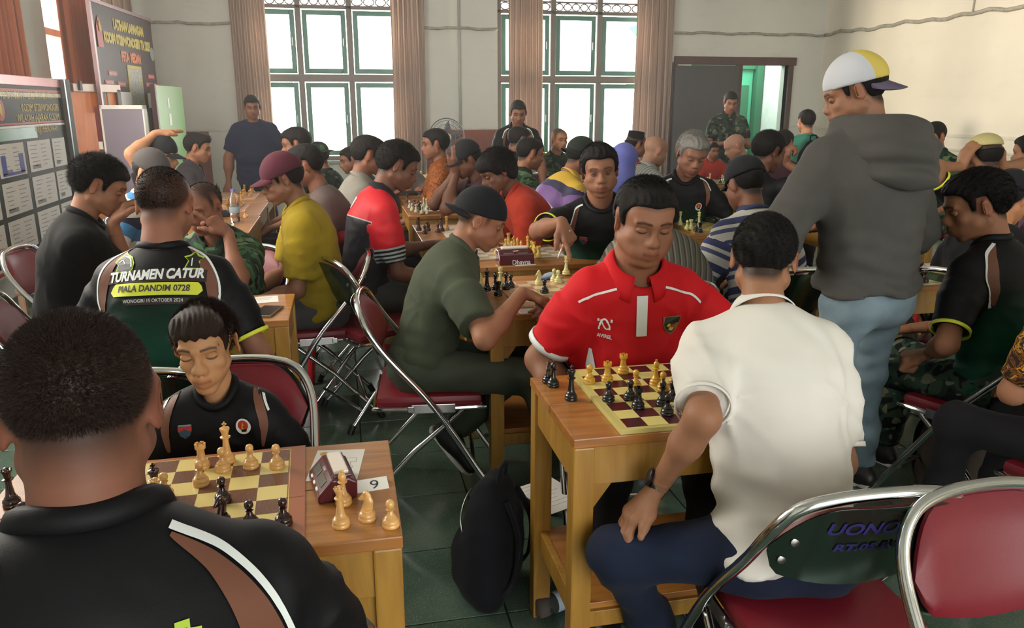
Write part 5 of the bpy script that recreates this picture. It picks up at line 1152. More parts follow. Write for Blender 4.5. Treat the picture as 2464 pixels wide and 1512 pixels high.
    def postS(D, X, Y, Z):
        n = 0
        for (k1, p1, k2, p2) in fk: n = n + np.sin(X * k1[0] + Y * k1[1] + Z * k1[2] + p1 + 1.6 * np.sin(X * k2[0] + Y * k2[1] + Z * k2[2] + p2))
        zz = (Z - Pv[2]) / (N[2] - Pv[2] + 1e-3); wgt = np.clip(1.25 - zz * .7, .35, 1.3)
        # gathered horizontal folds low on the torso
        low = np.sin(Z * 95 + 2.2 * np.sin(X * 14 + 1) + 1.5 * np.sin(Y * 17)) * np.clip(.75 - zz * 1.2, 0, 1)
        cr_ = 0
        for sd in (-1, 1):
            o_ = SH[sd] - Z2 * .10; dx_, dy_, dz_ = X - o_[0], Y - o_[1], Z - o_[2]; rr_ = np.sqrt(dx_ * dx_ + dy_ * dy_ + dz_ * dz_) + .02
            an = np.arctan2(dz_, dx_ * sd + 1e-4); cr_ = cr_ + np.clip((rr_ - .05) / .08, 0, 1) * np.maximum(0, np.sin(an * 9 + 1.5 * np.sin(rr_ * 18) + sd + fk[0][1])) ** 2 * np.exp(-((rr_ - .14) / .11) ** 2)
        n2 = np.maximum(0, n * .5) ** 2
        return D + (n * .22 * wgt - n2 * .35 * wgt + low * .8 - cr_ * P.get('crease', .7)) * fa
    cr = (.056 * P.get('neck', 1.)) * s; nax = nrm(Z2 * 1.0 + Y2 * P.get('vneck', .40)); ct = sh.get('collar', 'crew')
    if ct != 'hood': SF.subcap(N + Y2 * .008 - nax * .035 * s, N + Y2 * .008 + nax * .16 * s, cr * .98, cr * 1.25, k=160)
    SF.post = postS
    Vs, Fs = SF.mesh(); ms = np_mesh('shirt', Vs, Fs)
    rel = Vs - N; tc = np.stack([rel @ X2, rel @ Y2, rel @ Z2], 1); seg = np.zeros(len(Vs))
    for sd in (-1, 1):
        A = arms[sd]; ba = A['E'] - A['S']; L_ = np.linalg.norm(ba); h_ = ((Vs - A['S']) @ ba) / L_ ** 2; dd = np.linalg.norm(Vs - A['S'] - np.clip(h_, 0, 1.2)[:, None] * ba, axis=1)
        m_ = (h_ > .12) & (dd < .095 * s * ar) & (np.abs((Vs - (C + N) / 2) @ X2) > .115 * sw)
        tc[m_, 2] = -.06 - h_[m_] * L_; seg[m_] = sd
    attr_vec(ms, 'tc', tc); attr_vec(ms, 'seg', np.stack([seg, Vs @ Z1 - Pv @ Z1, seg * 0], 1))
    shirt = link('hoodie' if sh.get('hood') else 'shirt', ms, sh['m'], root)
    # collar
    bvh = BVHTree.FromPolygons([tuple(v) for v in Vs], [tuple(int(i) for i in f) for f in Fs]) if (fine or sh.get('decals')) else None
    tf = nrm(Z2 * .95 + Y2 * .30); xa = X2; ya = nrm(np.cross(tf, xa)); nc = N + Y2 * .010 + Z2 * .020 * s
    if ct == 'crew':
        ring = []
        for a in np.linspace(0, 2 * PI, 33)[:-1]:
            q = nc + xa * math.cos(a) * (cr + .008) + ya * math.sin(a) * (cr + .010)
            if bvh is not None:
                h_ = bvh.ray_cast(Vector(q + Z2 * .09), Vector(-Z2), .16)
                if h_[0] is not None: q = np.array(h_[0]) + Z2 * .002
            ring.append(q)
        rz_ = [float((q - N) @ Z2) for q in ring]; m_ = len(ring)
        ring = [q + Z2 * ((rz_[i - 1] + rz_[i] + rz_[(i + 1) % m_] + rz_[i - 2] + rz_[(i + 2) % m_]) / 5 - rz_[i]) for i, q in enumerate(ring)]
        MB().tube([q + Z2 * .003 for q in ring], P.get('ctube', .0128) * s, 8, closed=True, flat=1.15).build('collar', sh.get('cm') or sh['m'], root, smooth=True)
    elif ct == 'polo':
        V_ = []; Fc_ = []; na = 40; g0 = .30
        for i in range(na + 1):
            a = PI / 2 + g0 + (2 * PI - 2 * g0) * i / na; rad = xa * math.cos(a) + ya * math.sin(a); front = max(0, math.sin(a))
            for j, (r_, zz) in enumerate(((cr + .001, -.010), (cr + .003, .034 - .012 * front), (cr + .008, .037 - .014 * front), (cr + .024 + .020 * front, .010 - .022 * front), (cr + .032 + .028 * front, -.006 - .030 * front))):
                V_.append(nc + rad * r_ + tf * (zz + .004) * s)
            if i < na:
                for j in range(4): q = i * 5 + j; Fc_.append((q, q + 1, q + 6, q + 5))
        o = link('collar', np_mesh('collar', V_, np.array(Fc_)), sh.get('cm') or sh['m'], root); o.modifiers.new('s', 'SOLIDIFY').thickness = .003
    elif ct == 'hood':
        HO = Field(sres, 60.); HO.bias = .012
        def hp_(a, lv):
            rad = X2 * math.sin(a) * .88 - Y2 * math.cos(a); k_ = .5 + .5 * math.cos(a)
            k_ = k_ ** 1.6; r_, z_, q_ = ((.088 + .020 * k_, .066 - .026 * k_, .015), (.102 + .040 * k_, .042 - .030 * k_, .020 + .005 * k_), (.108 + .062 * k_, .012 - .060 * k_, .021 + .010 * k_), (.096 + .076 * k_, -.020 - .110 * k_, .016 + .012 * k_))[lv]
            return N + rad * r_ * s + Z2 * z_ * s, q_ * s
        an_ = np.linspace(-2.7, 2.7, 26)
        for lv in range(4):
            for a0_, a1_ in zip(an_[:-1], an_[1:]): p0_, q0_ = hp_(a0_, lv); p1_, q1_ = hp_(a1_, lv); HO.cap(p0_, p1_, q0_, q1_)
        HO.cap(N - Y2 * .11 - Z2 * .015 - X2 * .06, N - Y2 * .11 - Z2 * .015 + X2 * .06, .040)
        HO.subell(N + Z2 * .05, (.080 * s, .080 * s, .11 * s)); HO.post = lambda D, X, Y, Z: D + .0035 * np.sin((X * Z2[0] + Y * Z2[1] + Z * Z2[2]) * 95 + 9 * np.abs(X) + 2.5 * np.sin(X * 12))
        Vq, Fq = HO.mesh(); mq = np_mesh('hood', Vq, Fq); link('hood', mq, sh['m'], root)
    if sh.get('cuff'):
        for sd in (-1, 1):
            q, ax, r_ = sleeve_end[sd]; w_ = sh.get('cuffw', .012); xx = nrm(np.cross(ax, (0, 0, 1) if abs(ax[2]) < .9 else (0, 1, 0))); yy = np.cross(ax, xx); V_ = []; n = 28
            for j in (0, 1):
                for i in range(n):
                    a = 2 * PI * i / n; dr = r_ * .99 - .0035
                    V_.append(q + ax * (.003 - w_ * (1 - j)) + (xx * math.cos(a) + yy * math.sin(a)) * dr)
            o = link('cuff', np_mesh('cuff', V_, np.array([(i, (i + 1) % n, n + (i + 1) % n, n + i) for i in range(n)])), sh['cuff'], root); o.modifiers.new('s', 'SOLIDIFY').thickness = .004
    if sh.get('hood'):
        pass
    if sh.get('decals'):
        fr = dict(N=N, X=X2, Y=Y2, Z=Z2, s=s, bvh=bvh, root=root, shirt=shirt, arms=arms)
        for dcl in sh['decals']: dcl(fr)
    # ---- trousers, shoes
    if not P.get('nolegs'):
        TF = Field(max(res * 2.6, .015), 45.); TF.bias = .004; pm = P.get('pants'); tg = P.get('tgap', 1.); legs = P.get('legs', {}); feet = {}
        pr = P.get('hipr', .112); TF.cap(Pv - X1 * .058 * s - Y1 * P.get('hipy', .03), Pv + X1 * .058 * s - Y1 * P.get('hipy', .03), pr * s + fat * .05)
        for sd, k in ((-1, 'L'), (1, 'R')):
            hip = Pv + X1 * sd * .085 * s - Z1 * .01
            if sit:
                kn = toL(legs[k + 'w']) if k + 'w' in legs else np.array(legs.get(k + 'k', (sd * .14, .41 * s, .50))); ft = np.array(legs.get(k + 'f', (kn[0] * 1.05, kn[1] + .03, .085)))
            else:
                kn = np.array(legs.get(k + 'k', (sd * .10, .02, pz * .52))); ft = np.array(legs.get(k + 'f', (sd * .11, -.01, .085)))
            TF.cap(hip, kn, .086 * s * tg, .060 * s * tg).cap(kn, kn * .4 + ft * .6, .062 * s * tg, .054 * s * tg).cone(kn * .4 + ft * .6, ft, .054 * s * tg, .052 * s * tg); feet[sd] = (ft, np.array(legs.get(k + 'd', (sd * .15, 1, 0)), float))
        if sit: TF.plane((0, 0, .463), (0, 0, -1)) if False else None
        TF.post = lambda D, X, Y, Z: D + .0028 * np.sin(Z * 70 + 2 * np.sin(X * 23) + 2 * np.sin(Y * 19)) + .002 * np.sin(Y * 60 + X * 30)
        Vt, Ft = TF.mesh(); mt = np_mesh('trousers', Vt, Ft); attr_vec(mt, 'tc', Vt); link('trousers', mt, pm, root)
        for sd in (-1, 1):
            ft, dr = feet[sd]; dr = nrm(dr); sf = Field(max(res * 1.6, .0085), 90.); up = np.array([0, 0, 1.]); up = nrm(up - dr * (up @ dr)); lt = np.cross(dr, up); b0 = ft - up * .045
            sf.cap(b0 - dr * .03, b0 + dr * .05, .036, .036, up, 1.1).cap(b0 + dr * .05, b0 + dr * .155 - up * .008, .037, .030, up, .8).cap(ft + up * .0, b0, .036, .04); 
            sf.plane(b0 - up * .035, -up); Vf, Ff = sf.mesh(); so = link('shoe', np_mesh('shoe', Vf, Ff), P.get('shoes', BLACKP), root)
            if P.get('sole', True) and res < .009:
                outl = [(-.072, .0), (-.062, .028), (.0, .033), (.09, .038), (.15, .032), (.188, .0), (.15, -.032), (.09, -.037), (.0, -.033), (-.062, -.028)]
                V_ = [b0 - up * (.037) + dr * a + lt * c for a, c in outl] + [b0 - up * .022 + dr * a * 1.01 + lt * c * 1.03 for a, c in outl]; n = len(outl)
                link('sole', np_mesh('sole', V_, [tuple(range(n)), tuple(range(2 * n - 1, n - 1, -1))] + [(i, i + n, (i + 1) % n + n, (i + 1) % n) for i in range(n)], False), P.get('solem', WHITEP), so)
    if sit and P.get('chair', 'fold'):
        cxy = Rw @ np.array([0, .02 + P.get('coff', 0.), 0]); nick = P.get('nick', P['label'].split(' in ')[0]); q = (root_xy[0] + cxy[0], root_xy[1] + cxy[1])
        cf = P.get('cface', face)
        if 'chair_at' in P: q = P['chair_at'][:2]; cf = P['chair_at'][2]
        if P.get('chair', 'fold') == 'fold': folding_chair('chrome folding chair with maroon seat under the ' + nick, q[0], q[1], cf, 'folding chairs in use', plate_text=P.get('plate'))
        else: plastic_chair('red plastic chair under the ' + nick, q[0], q[1], cf)
    P['root'] = root; P['fr'] = dict(Pv=Pv, W=W, C=C, N=N, H=H, R2=R2, Rh=Rh, Rw=Rw, xy=root_xy, arms=arms, hs=hs); return root
def eye_mat():
    if 'eye' in _mats: return _mats['eye']
    t = NT('eye'); z = t.xyz(t.coord())[2]; _mats['eye'] = t.set(t.ramp(t.math('MULTIPLY_ADD', z, 45., .5), [(0, lin('#a09488')), (.84, lin('#24150e')), (.94, lin('#0a0808'))], True), .15, 0, .6); return t.m
def hand(F, A, s):
    d, pn, w, sd = A['d'], A['pn'], A['H'], A['side']; lt = np.cross(d, pn) * (1 if sd > 0 else -1)  # towards the thumb side
    lt = nrm(lt) * (-1.)
    th = lt
    k = dict(relax=(.35, .35, .25), flat=(.06, .08, .06), fist=(1.35, 1.5, .9), grip=(.75, .9, .5), pinch=(.75, .75, .25), point=(1.3, 1.5, .8), drape=(.42, .30, .20)).get(A['pose'], (.3, .3, .2))
    F.cap(w, w + d * .035 * s, .0235 * s, .024 * s, pn, .72)
    L = [(.030, .086, .040, .026, .020, .0088), (.010, .090, .044, .029, .021, .0090), (-.010, .086, .040, .027, .020, .0086), (-.028, .078, .032, .020, .018, .0076)]
    def rot(v, ax, a): return v * math.cos(a) + np.cross(ax, v) * math.sin(a) + ax * (ax @ v) * (1 - math.cos(a))
    for i, (o, kn, a, b, c, r) in enumerate(L):
        k0, k1, k2 = k
        if A['pose'] == 'point' and i == 0: k0, k1, k2 = .05, .1, .05
        if A['pose'] == 'pinch' and i > 0: k0, k1, k2 = .9 + .1 * i, 1.0, .4
        base = w + d * .028 * s + th * o * .6 * s; kk = w + d * kn * s + th * o * s
        F.cap(base, kk, .0135 * s, .0115 * s)
        ax = nrm(np.cross(d, pn)); sp = nrm(d + th * o * 1.6)
        v = rot(sp, ax, k0); p1 = kk + v * a * s; v2 = rot(v, ax, k1); p2 = p1 + v2 * b * s; v3 = rot(v2, ax, k2); p3 = p2 + v3 * c * s
        F.cap(kk, p1, r * 1.08 * s, r * s).cap(p1, p2, r * s, r * .92 * s).cap(p2, p3, r * .92 * s, r * .8 * s)
    t0 = w + d * .022 * s + th * .020 * s; td = nrm(d * .75 + th * .65 + pn * .25); t1 = t0 + td * .045 * s
    td2 = nrm(d * .95 + th * (.25 if A['pose'] != 'fist' else -.3) + pn * (.4 if A['pose'] in ('pinch', 'grip', 'fist', 'point') else .15)); t2 = t1 + td2 * .032 * s; t3 = t2 + nrm(td2 + pn * .2) * .024 * s
    F.cap(t0, t1, .0155 * s, .0115 * s).cap(t1, t2, .0110 * s, .0100 * s).cap(t2, t3, .0100 * s, .0082 * s)
def strands(root, ho, Vh, n, ln, hs, Rh, H, hm, hl, rnd, EL):
    """short tapering hair blades standing on the scalp"""
    u = rnd.normal(size=(n * 3, 3)); u /= np.linalg.norm(u, axis=1)[:, None]; c = np.array([0, -.014, .030]); p = c + u * np.array(EL)
    hz = hairline(p[:, 1], p[:, 0], hl); fade = np.clip((p[:, 2] - hz - .002) / .05, 0, 1); keep = (rnd.rand(len(p)) < .25 + .75 * fade) & (p[:, 2] > hz + .002) & (~((p[:, 1] > .070) & (p[:, 2] < .055)))
    p = p[keep][:n]; fade = fade[keep][:n]; nn = (p - c) / np.array(EL) ** 2; nn /= np.linalg.norm(nn, axis=1)[:, None]; m = len(p)
    flow = np.array([0., .55, -.15]) + rnd.normal(scale=.28, size=(m, 3)); dr = nn * .75 + flow; dr /= np.linalg.norm(dr, axis=1)[:, None]; L = ln * (.35 + .65 * fade) * rnd.uniform(.6, 1.2, m)
    sdv = np.cross(dr, rnd.normal(size=(m, 3))); sdv /= np.linalg.norm(sdv, axis=1)[:, None]; w = .00055
    tip = p + dr * L[:, None]; V = np.stack([p - nn * .002 - sdv * w, p - nn * .002 + sdv * w, tip], 1).reshape(-1, 3)
    Fc = np.arange(len(V)).reshape(-1, 3); me = np_mesh('hair_strands', (V * hs) @ Rh.T + H, Fc, False); attr_vec(me, 'tc', V); o = link('hair_strands', me, hm, root); o['kind'] = 'stuff'
def headwear(P, root, hs, Rh, H, res):
    kind, m = P['cap'][0], P['cap'][1]; w = P.get('prof', {}).get('w', 1.); F = Field(max(res * 1.1, .0035), 140.); to = lambda V: (V * hs) @ Rh.T + H
    def mk(name, F, mm, smooth=True):
        V, Q = F.mesh(); me = np_mesh(name, to(V), Q); attr_vec(me, 'tc', V); return link(name, me, mm, root)
    if kind in ('cap', 'capback'):
        sg = 1 if kind == 'cap' else -1
        F.ell((0, -.012, .038), (.087 * w, .108, .092)).ell((0, -.012, .080), (.062, .075, .054)); tl = .10 * sg
        F.cut = []; F.plane((0, 0, .026), (0, -tl * 1.2, -1))
        o = mk('cap', F, m)
        ps = P.get('brim', -.10); nu, nv = 16, 7; Vb = []; n_ = (nu + 1) * (nv + 1)
        for s2 in (0, 1):
            for j in range(nv + 1):
                for i in range(nu + 1):
                    a = (i / nu * 2 - 1); q = j / nv; ang = a * 1.02; y_in = .093 * math.cos(ang * .80) ; x_ = .074 * w * math.sin(ang) / math.sin(1.02)
                    ext = .078 * (max(0, 1 - abs(a) ** 2.6)) ** .75; yy = y_in * .98 - .012 + ext * q; xo = x_ * (1 - .10 * q)
                    zz = .034 - .020 * a * a - (.16 - ps * .9) * ext * q - .30 * (x_ ** 2) * 10 * q * .6 + (.0028 if s2 else 0)
                    Vb.append((xo, sg * yy, zz - .012 * (0 if sg > 0 else 1)))
        Fb = []
        for j in range(nv):
            for i in range(nu): a = j * (nu + 1) + i; f_ = (a, a + 1, a + nu + 2, a + nu + 1); Fb.append(f_); Fb.append(tuple(k + n_ for k in f_[::-1]))
        ringb = list(range(nu + 1)) + [(j + 1) * (nu + 1) - 1 for j in range(1, nv + 1)] + [nv * (nu + 1) + i for i in range(nu - 1, -1, -1)] + [j * (nu + 1) for j in range(nv - 1, 0, -1)]
        for k in range(len(ringb)): a, c = ringb[k], ringb[(k + 1) % len(ringb)]; Fb.append((c, a, a + n_, c + n_))
        link('cap_brim', np_mesh('cap_brim', to(np.array(Vb)), np.array(Fb)), P['cap'][2] if len(P['cap']) > 2 else m, root)
        BT = MB().lathe([(0, 0), (.007, 0), (.006, .004), (0, .005)], 10).build('cap_button', P['cap'][2] if len(P['cap']) > 2 else m, root, smooth=True); c_ = to(np.array([[0, -.012, .1335]]))[0]; BT.matrix_basis = Matrix.Translation(c_) @ Matrix([list(Rh[i]) + [0] for i in range(3)] + [[0, 0, 0, 1]]) @ Matrix.Scale(hs, 4)
    elif kind == 'kufi':
        F.ell((0, -.016, .050), (.081 * w, .099, .076)); F.plane((0, 0, .060), (0, .12, -1)); mk('skull_cap', F, m)
    elif kind == 'peci':
        F.cone((0, -.012, .045), (0, -.012, .125), .086, .078, (1, 0, 0), .85); mk('peci_cap', F, m)
    elif kind == 'hijab':
        F.ell((0, -.012, .028), (.088, .105, .100)).cap((0, -.03, -.06), (0, -.04, -.15), .085, .12).cap((0, .02, -.10), (0, .02, -.17), .07, .11); F.subell((0, .07, -.02), (.05, .06, .07)); mk('hijab', F, m)
    elif kind == 'jungle':
        F.ell((0, -.012, .045), (.086, .105, .080)); F.plane((0, 0, .03), (0, 0, -1)); F.cap((0, -.012, .036), (0, -.012, .030), .125, .13, (0, 0, 1), .12) if False else None
        mk('field_hat', F, m); MB().lathe([(.08, .0), (.13, -.018), (.131, -.015), (.08, .006)], 26, M=Matrix.Translation(to(np.array([[0, -.012, .036]]))[0]) @ Matrix([list(Rh[i]) + [0] for i in range(3)] + [[0, 0, 0, 1]])).build('hat_brim', m, root, smooth=True)
# ---- decals: flat prints laid on the cloth
def on_cloth(fr, pts, back, off=.0022):
    """pts (n,2) in torso coordinates (x to the person's right, z up from the neck base)"""
    sgn = -1 if back else 1; out = []
    for a, b in pts:
        b = b + .042; o = fr['N'] + fr['X'] * a * fr['s'] + fr['Z'] * b * fr['s'] + fr['Y'] * sgn * .45
        h = fr['bvh'].ray_cast(Vector(o), Vector(-fr['Y'] * sgn), 1.0)
        if h[0] is None: h = fr['bvh'].find_nearest(Vector(fr['N'] + fr['X'] * a * fr['s'] + fr['Z'] * b * fr['s']))
        n = h[1] if h[1].dot(Vector(fr['Y'] * sgn)) > 0 else -h[1]; out.append(h[0] + n * off)
    return out
def d_poly(name, poly, m, back=False, off=.0022, sub=8):
    """fan-free filled polygon: rows of quads between left and right edges given as list of (xl, xr, z)"""
    def f(fr):
        rows = poly; pts = []; Fc = []
        for (xl, xr, z) in rows:
            for i in range(sub + 1): pts.append((xl + (xr - xl) * i / sub, z))
        V = on_cloth(fr, pts, back, off)
        for j in range(len(rows) - 1):
            for i in range(sub): a = j * (sub + 1) + i; Fc.append((a, a + 1, a + sub + 2, a + sub + 1))
        o = link(name, np_mesh(name, V, np.array(Fc)), m, fr['root'])
    return f
def d_band(name, cl, w, m, back=False, off=.0026, n=40):
    """ribbon following centre line cl [(x,z)...], widths w (scalar or list)"""
    def f(fr):
        C_ = crom([(a, b, 0) for a, b in cl], max(2, n // (len(cl) - 1))); k = len(C_); W_ = np.interp(np.linspace(0, 1, k), np.linspace(0, 1, len(w)), w) if hasattr(w, '__len__') else [w] * k
        pts = []; sb = 3
        for i in range(k):
            t_ = (C_[min(i + 1, k - 1)] - C_[max(i - 1, 0)]).normalized(); nn = Vector((-t_.y, t_.x, 0))
            for q in range(sb + 1): p = C_[i] + nn * W_[i] * (q / sb - .5); pts.append((p.x, p.y))
        V = on_cloth(fr, pts, back, off); Fc = [(i * (sb + 1) + q, i * (sb + 1) + q + 1, (i + 1) * (sb + 1) + q + 1, (i + 1) * (sb + 1) + q) for i in range(k - 1) for q in range(sb)]
        link(name, np_mesh(name, V, np.array(Fc)), m, fr['root'])
    return f
def d_text(txt, x, z, size, m, back=False, w=None, rot=0., shear=0., bold=0., off=.0034, name='lettering'):
    def f(fr):
        V, Fc = text_mesh(txt, size, shear, 0, bold, w); c, s_ = math.cos(rot), math.sin(rot); sx = 1 if back else -1
        if not len(V): return
        P2 = [(x + sx * (a * c - b * s_), z + (a * s_ + b * c)) for a, b in V[:, :2]]
        link(name, np_mesh(name, on_cloth(fr, P2, back, off), Fc, False), m, fr['root'])
    return f
def d_shape(name, poly, x, z, sc, m, back=False, off=.003, rot=0.):
    """small polygon [(a,b)...] triangulated as a fan around its centroid"""
    def f(fr):
        sx = 1 if back else -1; c, s_ = math.cos(rot), math.sin(rot); q = [(x + sx * (a * c - b * s_) * sc, z + (a * s_ + b * c) * sc) for a, b in poly]; cx_, cz_ = sum(p[0] for p in q) / len(q), sum(p[1] for p in q) / len(q)
        from mathutils.geometry import tessellate_polygon
        tr_ = tessellate_polygon([[Vector((p[0], p[1], 0)) for p in q]]); V = on_cloth(fr, q, back, off); link(name, np_mesh(name, V, [tuple(t_) for t_ in tr_], False), m, fr['root'])
    return f
WT = mat('print_white', '#dfe6e6', .6); GR = mat('outline_green', '#a9c83a', .6); YC = mat('print_lime_yellow', '#d3dc3a', .55); BRN = None
def circle(n=16, a=1., b=1.): return [(a * math.cos(2 * PI * i / n), b * math.sin(2 * PI * i / n)) for i in range(n)]
SHIELD = [(-1, 1), (1, 1), (1, .2), (.7, -.6), (0, -1.1), (-.7, -.6), (-1, .2)]
def emblem_round(x, z, r):
    return [d_shape('badge', circle(18, 1, 1.15), x, z, r, WT, off=.0028), d_shape('badge_red', circle(14, .72, .72), x, z + r * .2, r, REDI, off=.0036), d_shape('badge_flame', [(-.3, -.6), (0, .75), (.3, -.6)], x, z, r, YELLOW, off=.0044), d_shape('badge_checks', [(-.3, -.35), (.55, -.2), (.45, -.65), (-.2, -.75)], x, z, r, BLACKP, off=.0050)]
def emblem_shield(x, z, r): return [d_shape('patch', SHIELD, x, z, r, mat('patch_teal', '#2f4f62', .6), off=.0028), d_shape('patch_red', [(-.95, .75), (.95, .75), (.95, .0), (0, .35), (-.95, 0)], x, z, r, REDI, off=.0036), d_text('WONOGIRI', x, z + r * .88, r * .3, WT, w=r * 1.7, off=.004)]
# ---- cloth materials
def cloth(name, h, **k): return fabric(name, h, **k)
def jersey_mat():
    t = NT('jersey_black_green'); z = t.xyz(t.attr('tc'))[2]; sg = t.xyz(t.attr('seg'))[0]; n = t.noise(t.attr('tc'), 5., 3.)
    zz = t.math('ADD', z, t.math('MULTIPLY', n, .06)); f = t.ramp(t.math('MULTIPLY_ADD', zz, 2.2, .74), [(.18, (1, 1, 1, 1)), (.58, (0, 0, 0, 1))])
    f = t.math('MULTIPLY', f, t.math('SUBTRACT', 1., t.math('ABSOLUTE', sg))); col = t.mix(f, lin('#0c0d11'), lin('#0f4636'))
    t.bump(t.noise(t.coord(), 900., 1.), .25, .001); return t.set(col, .62, 0, .22)
JERSEY = jersey_mat()
def camo_mat(name='camouflage', sc=9., cols=('#22352a', '#3d5a3c', '#5f6f52', '#1a1f1c', '#8a8a72')):
    t = NT(name); v = t.attr('tc'); n = t.noise(v, sc, 2., .5, .6); n2 = t.noise(v, sc * 1.7, 1., .5, .4)
    c = t.ramp(n, [(0, lin(cols[3])), (.40, lin(cols[0])), (.50, lin(cols[1])), (.60, lin(cols[3]))], True); c = t.mix(t.ramp(n2, [(.60, (0, 0, 0, 1)), (.61, (1, 1, 1, 1))], True), c, lin(cols[2])); return t.set(c, .85, 0, .2)
CAMO = camo_mat(); CAMOD = camo_mat('camouflage_dark', 11., ('#20302a', '#33463a', '#6b6f5c', '#15191a', '#7a7a66'))
def stripes_mat(name, stops, per, off=0., axis=2, wob=0.):
    t = NT(name); z = t.xyz(t.attr('tc'))[axis]; f = t.math('FRACT', t.math('MULTIPLY_ADD', z, 1. / per, off + 50)); return t.set(t.ramp(f, [(p, lin(c)) for p, c in stops], True), .8, 0, .2)
def blocks_mat(name, stops, axis=2, a=0., seg=None):
    """vertical blocks: stops on z (torso coordinate, metres, negative down)"""
    t = NT(name); o = t.xyz(t.attr('tc')); z = t.math('ADD', o[2], t.math('MULTIPLY', o[0], a)); c = t.ramp(t.math('MULTIPLY_ADD', z, 1.5, 1.), [(1 + 1.5 * p, lin(h)) for p, h in stops], True)
    if seg:
        s_ = t.math('ABSOLUTE', t.xyz(t.attr('seg'))[0]); c2 = t.ramp(t.math('MULTIPLY_ADD', o[2], 1.5, 1.), [(1 + 1.5 * p, lin(h)) for p, h in seg], True); c = t.mix(s_, c, c2)
    return t.set(c, .75, 0, .25)
def batik_mat(name, a, b, c, sc=14.):
    t = NT(name); v = t.attr('tc'); vo = t.n('ShaderNodeTexVoronoi'); vo.inputs['Scale'].default_value = sc; t.l(v, vo.inputs['Vector']); n = t.noise(v, sc * .8, 3., .6, 2.5)
    col = t.ramp(n, [(.0, lin(a)), (.46, lin(b)), (.52, lin(a)), (.58, lin(c)), (.66, lin(a))], True); col = t.mix(t.ramp(vo.outputs['Distance'], [(.0, (1, 1, 1, 1)), (.13, (0, 0, 0, 1))], True), col, lin(b)); return t.set(col, .75, 0, .25)
JEANS = fabric('blue_jeans', '#748791', var=.22); NAVYP = fabric('navy_trousers', '#1c2438', var=.12); DARKP = fabric('dark_trousers', '#1c1c20'); GREYP = fabric('grey_trousers', '#4a4a4c'); OLIVEP = fabric('olive_cargo', '#40463a')
def jersey_decals(back=False, front=True, text=False, dz=0., ez=0.):
    L = []; w = WT; br = mat('stripe_bronze', '#6e4534', .6, var=.15)
    for s_ in (-1, 1):
        if back:
            L.append(d_band('shoulder_panel', [(s_ * .085, -.012), (s_ * .125, -.05), (s_ * .150, -.11), (s_ * .158, -.17), (s_ * .152, -.215)], [.006, .024, .034, .028, .004], br, True, .0024))
            L.append(d_band('shoulder_piping', [(s_ * .080, -.010), (s_ * .135, -.045), (s_ * .167, -.10), (s_ * .176, -.16), (s_ * .160, -.22)], .006, w, True, .0036))
        if front:
            L.append(d_band('shoulder_panel', [(s_ * .10, -.02 + dz), (s_ * .125, -.06 + dz), (s_ * .135, -.11 + dz), (s_ * .13, -.17 + dz)], [.004, .022, .024, .006], br, False, .0024))
            L.append(d_band('shoulder_piping', [(s_ * .085, -.015 + dz), (s_ * .125, -.035 + dz), (s_ * .148, -.075 + dz)], .005, w, False, .0036))
    if front: L += emblem_round(-.080, -.165 + ez, .021) + emblem_shield(.080, -.170 + ez, .019)
    if text:
        z = -.135; L += [d_poly('print_banner', [(-.115, .12, z - .028), (-.125, .132, z - .015), (-.118, .128, z + .0), (-.11, .12, z + .01)], YC, True, .0030, 14)]
        L += [d_poly('print_outline', [(-.135, .14, z + .012), (-.13, .143, z + .05)], mat('print_dark_brown', '#2b1a14', .6), True, .0026, 14)]
        L += [d_text('TURNAMEN CATUR', 0, z + .033, .040, WT, True, w=.262, rot=.03, bold=.0018, shear=.25, off=.0040), d_text('PIALA DANDIM 0728', .0, z - .008, .026, INK, True, w=.20, bold=.0008, shear=.1, off=.0044), d_text('WONOGIRI 15 OKTOBER 2024', .0, z - .044, .014, WT, True, w=.165, off=.0040)]
        L += [d_poly('print_base', [(-.075, .09, z - .055), (-.09, .10, z - .036)], mat('print_dark_brown', '#2b1a14', .6), True, .0028, 10)]
        KN = [(-.9, -1), (-.7, -.2), (-1.1, .1), (-.9, .4), (-.3, .9), (-.1, 1.2), (.2, .9), (.7, .6), (1., -.1), (.9, -.7), (.6, -1.)]
        L += [d_shape('knight_outline', KN, -.088, z + .075, .031, GR, True, .0030), d_shape('knight_figure', KN, -.088, z + .073, .026, mat('print_black', '#15161a', .5), True, .0040), d_band('knight_mane', [(-.088, z + .095), (-.070, z + .085), (-.064, z + .06)], .004, WT, True, .0048), d_band('knight_cheek', [(-.105, z + .075), (-.095, z + .082), (-.085, z + .07)], .003, WT, True, .0048)]
        KG = [(-.8, -1), (-.5, -.1), (-.9, .35), (-.4, .55), (-.18, .8), (0, 1.1), (.18, .8), (.4, .55), (.9, .35), (.5, -.1), (.8, -1)]
        L += [d_shape('king_outline', KG, .105, z + .08, .030, GR, True, .0030), d_shape('king_figure', KG, .105, z + .078, .024, mat('print_black', '#15161a', .5), True, .0040), d_band('king_shine', [(.100, z + .06), (.100, z + .085)], .003, WT, True, .0048)]
    return L
# ================================================================ everybody in the hall
PEOPLE = []
def add(key, label, u, v, d, face, **k):
    P = dict(key=key, label=label, head_at=atD(u, v, d), face=face, s=1., pose='sit', res=.009); P.update(k); P['res'] *= 1.0 if key in ('boy', 'red', 'fg', 'point') else 1.2; P['fine'] = P.get('fine', False); PEOPLE.append(P); return P
def plain(name, h, **k): m = fabric(name, h); return dict(dict(m=m), **k)
_j = dict(m=JERSEY, collar='crew', cuff=YC, sleeve=.72)
def J(**k): q = dict(_j); q['decals'] = jersey_decals(**k); return q
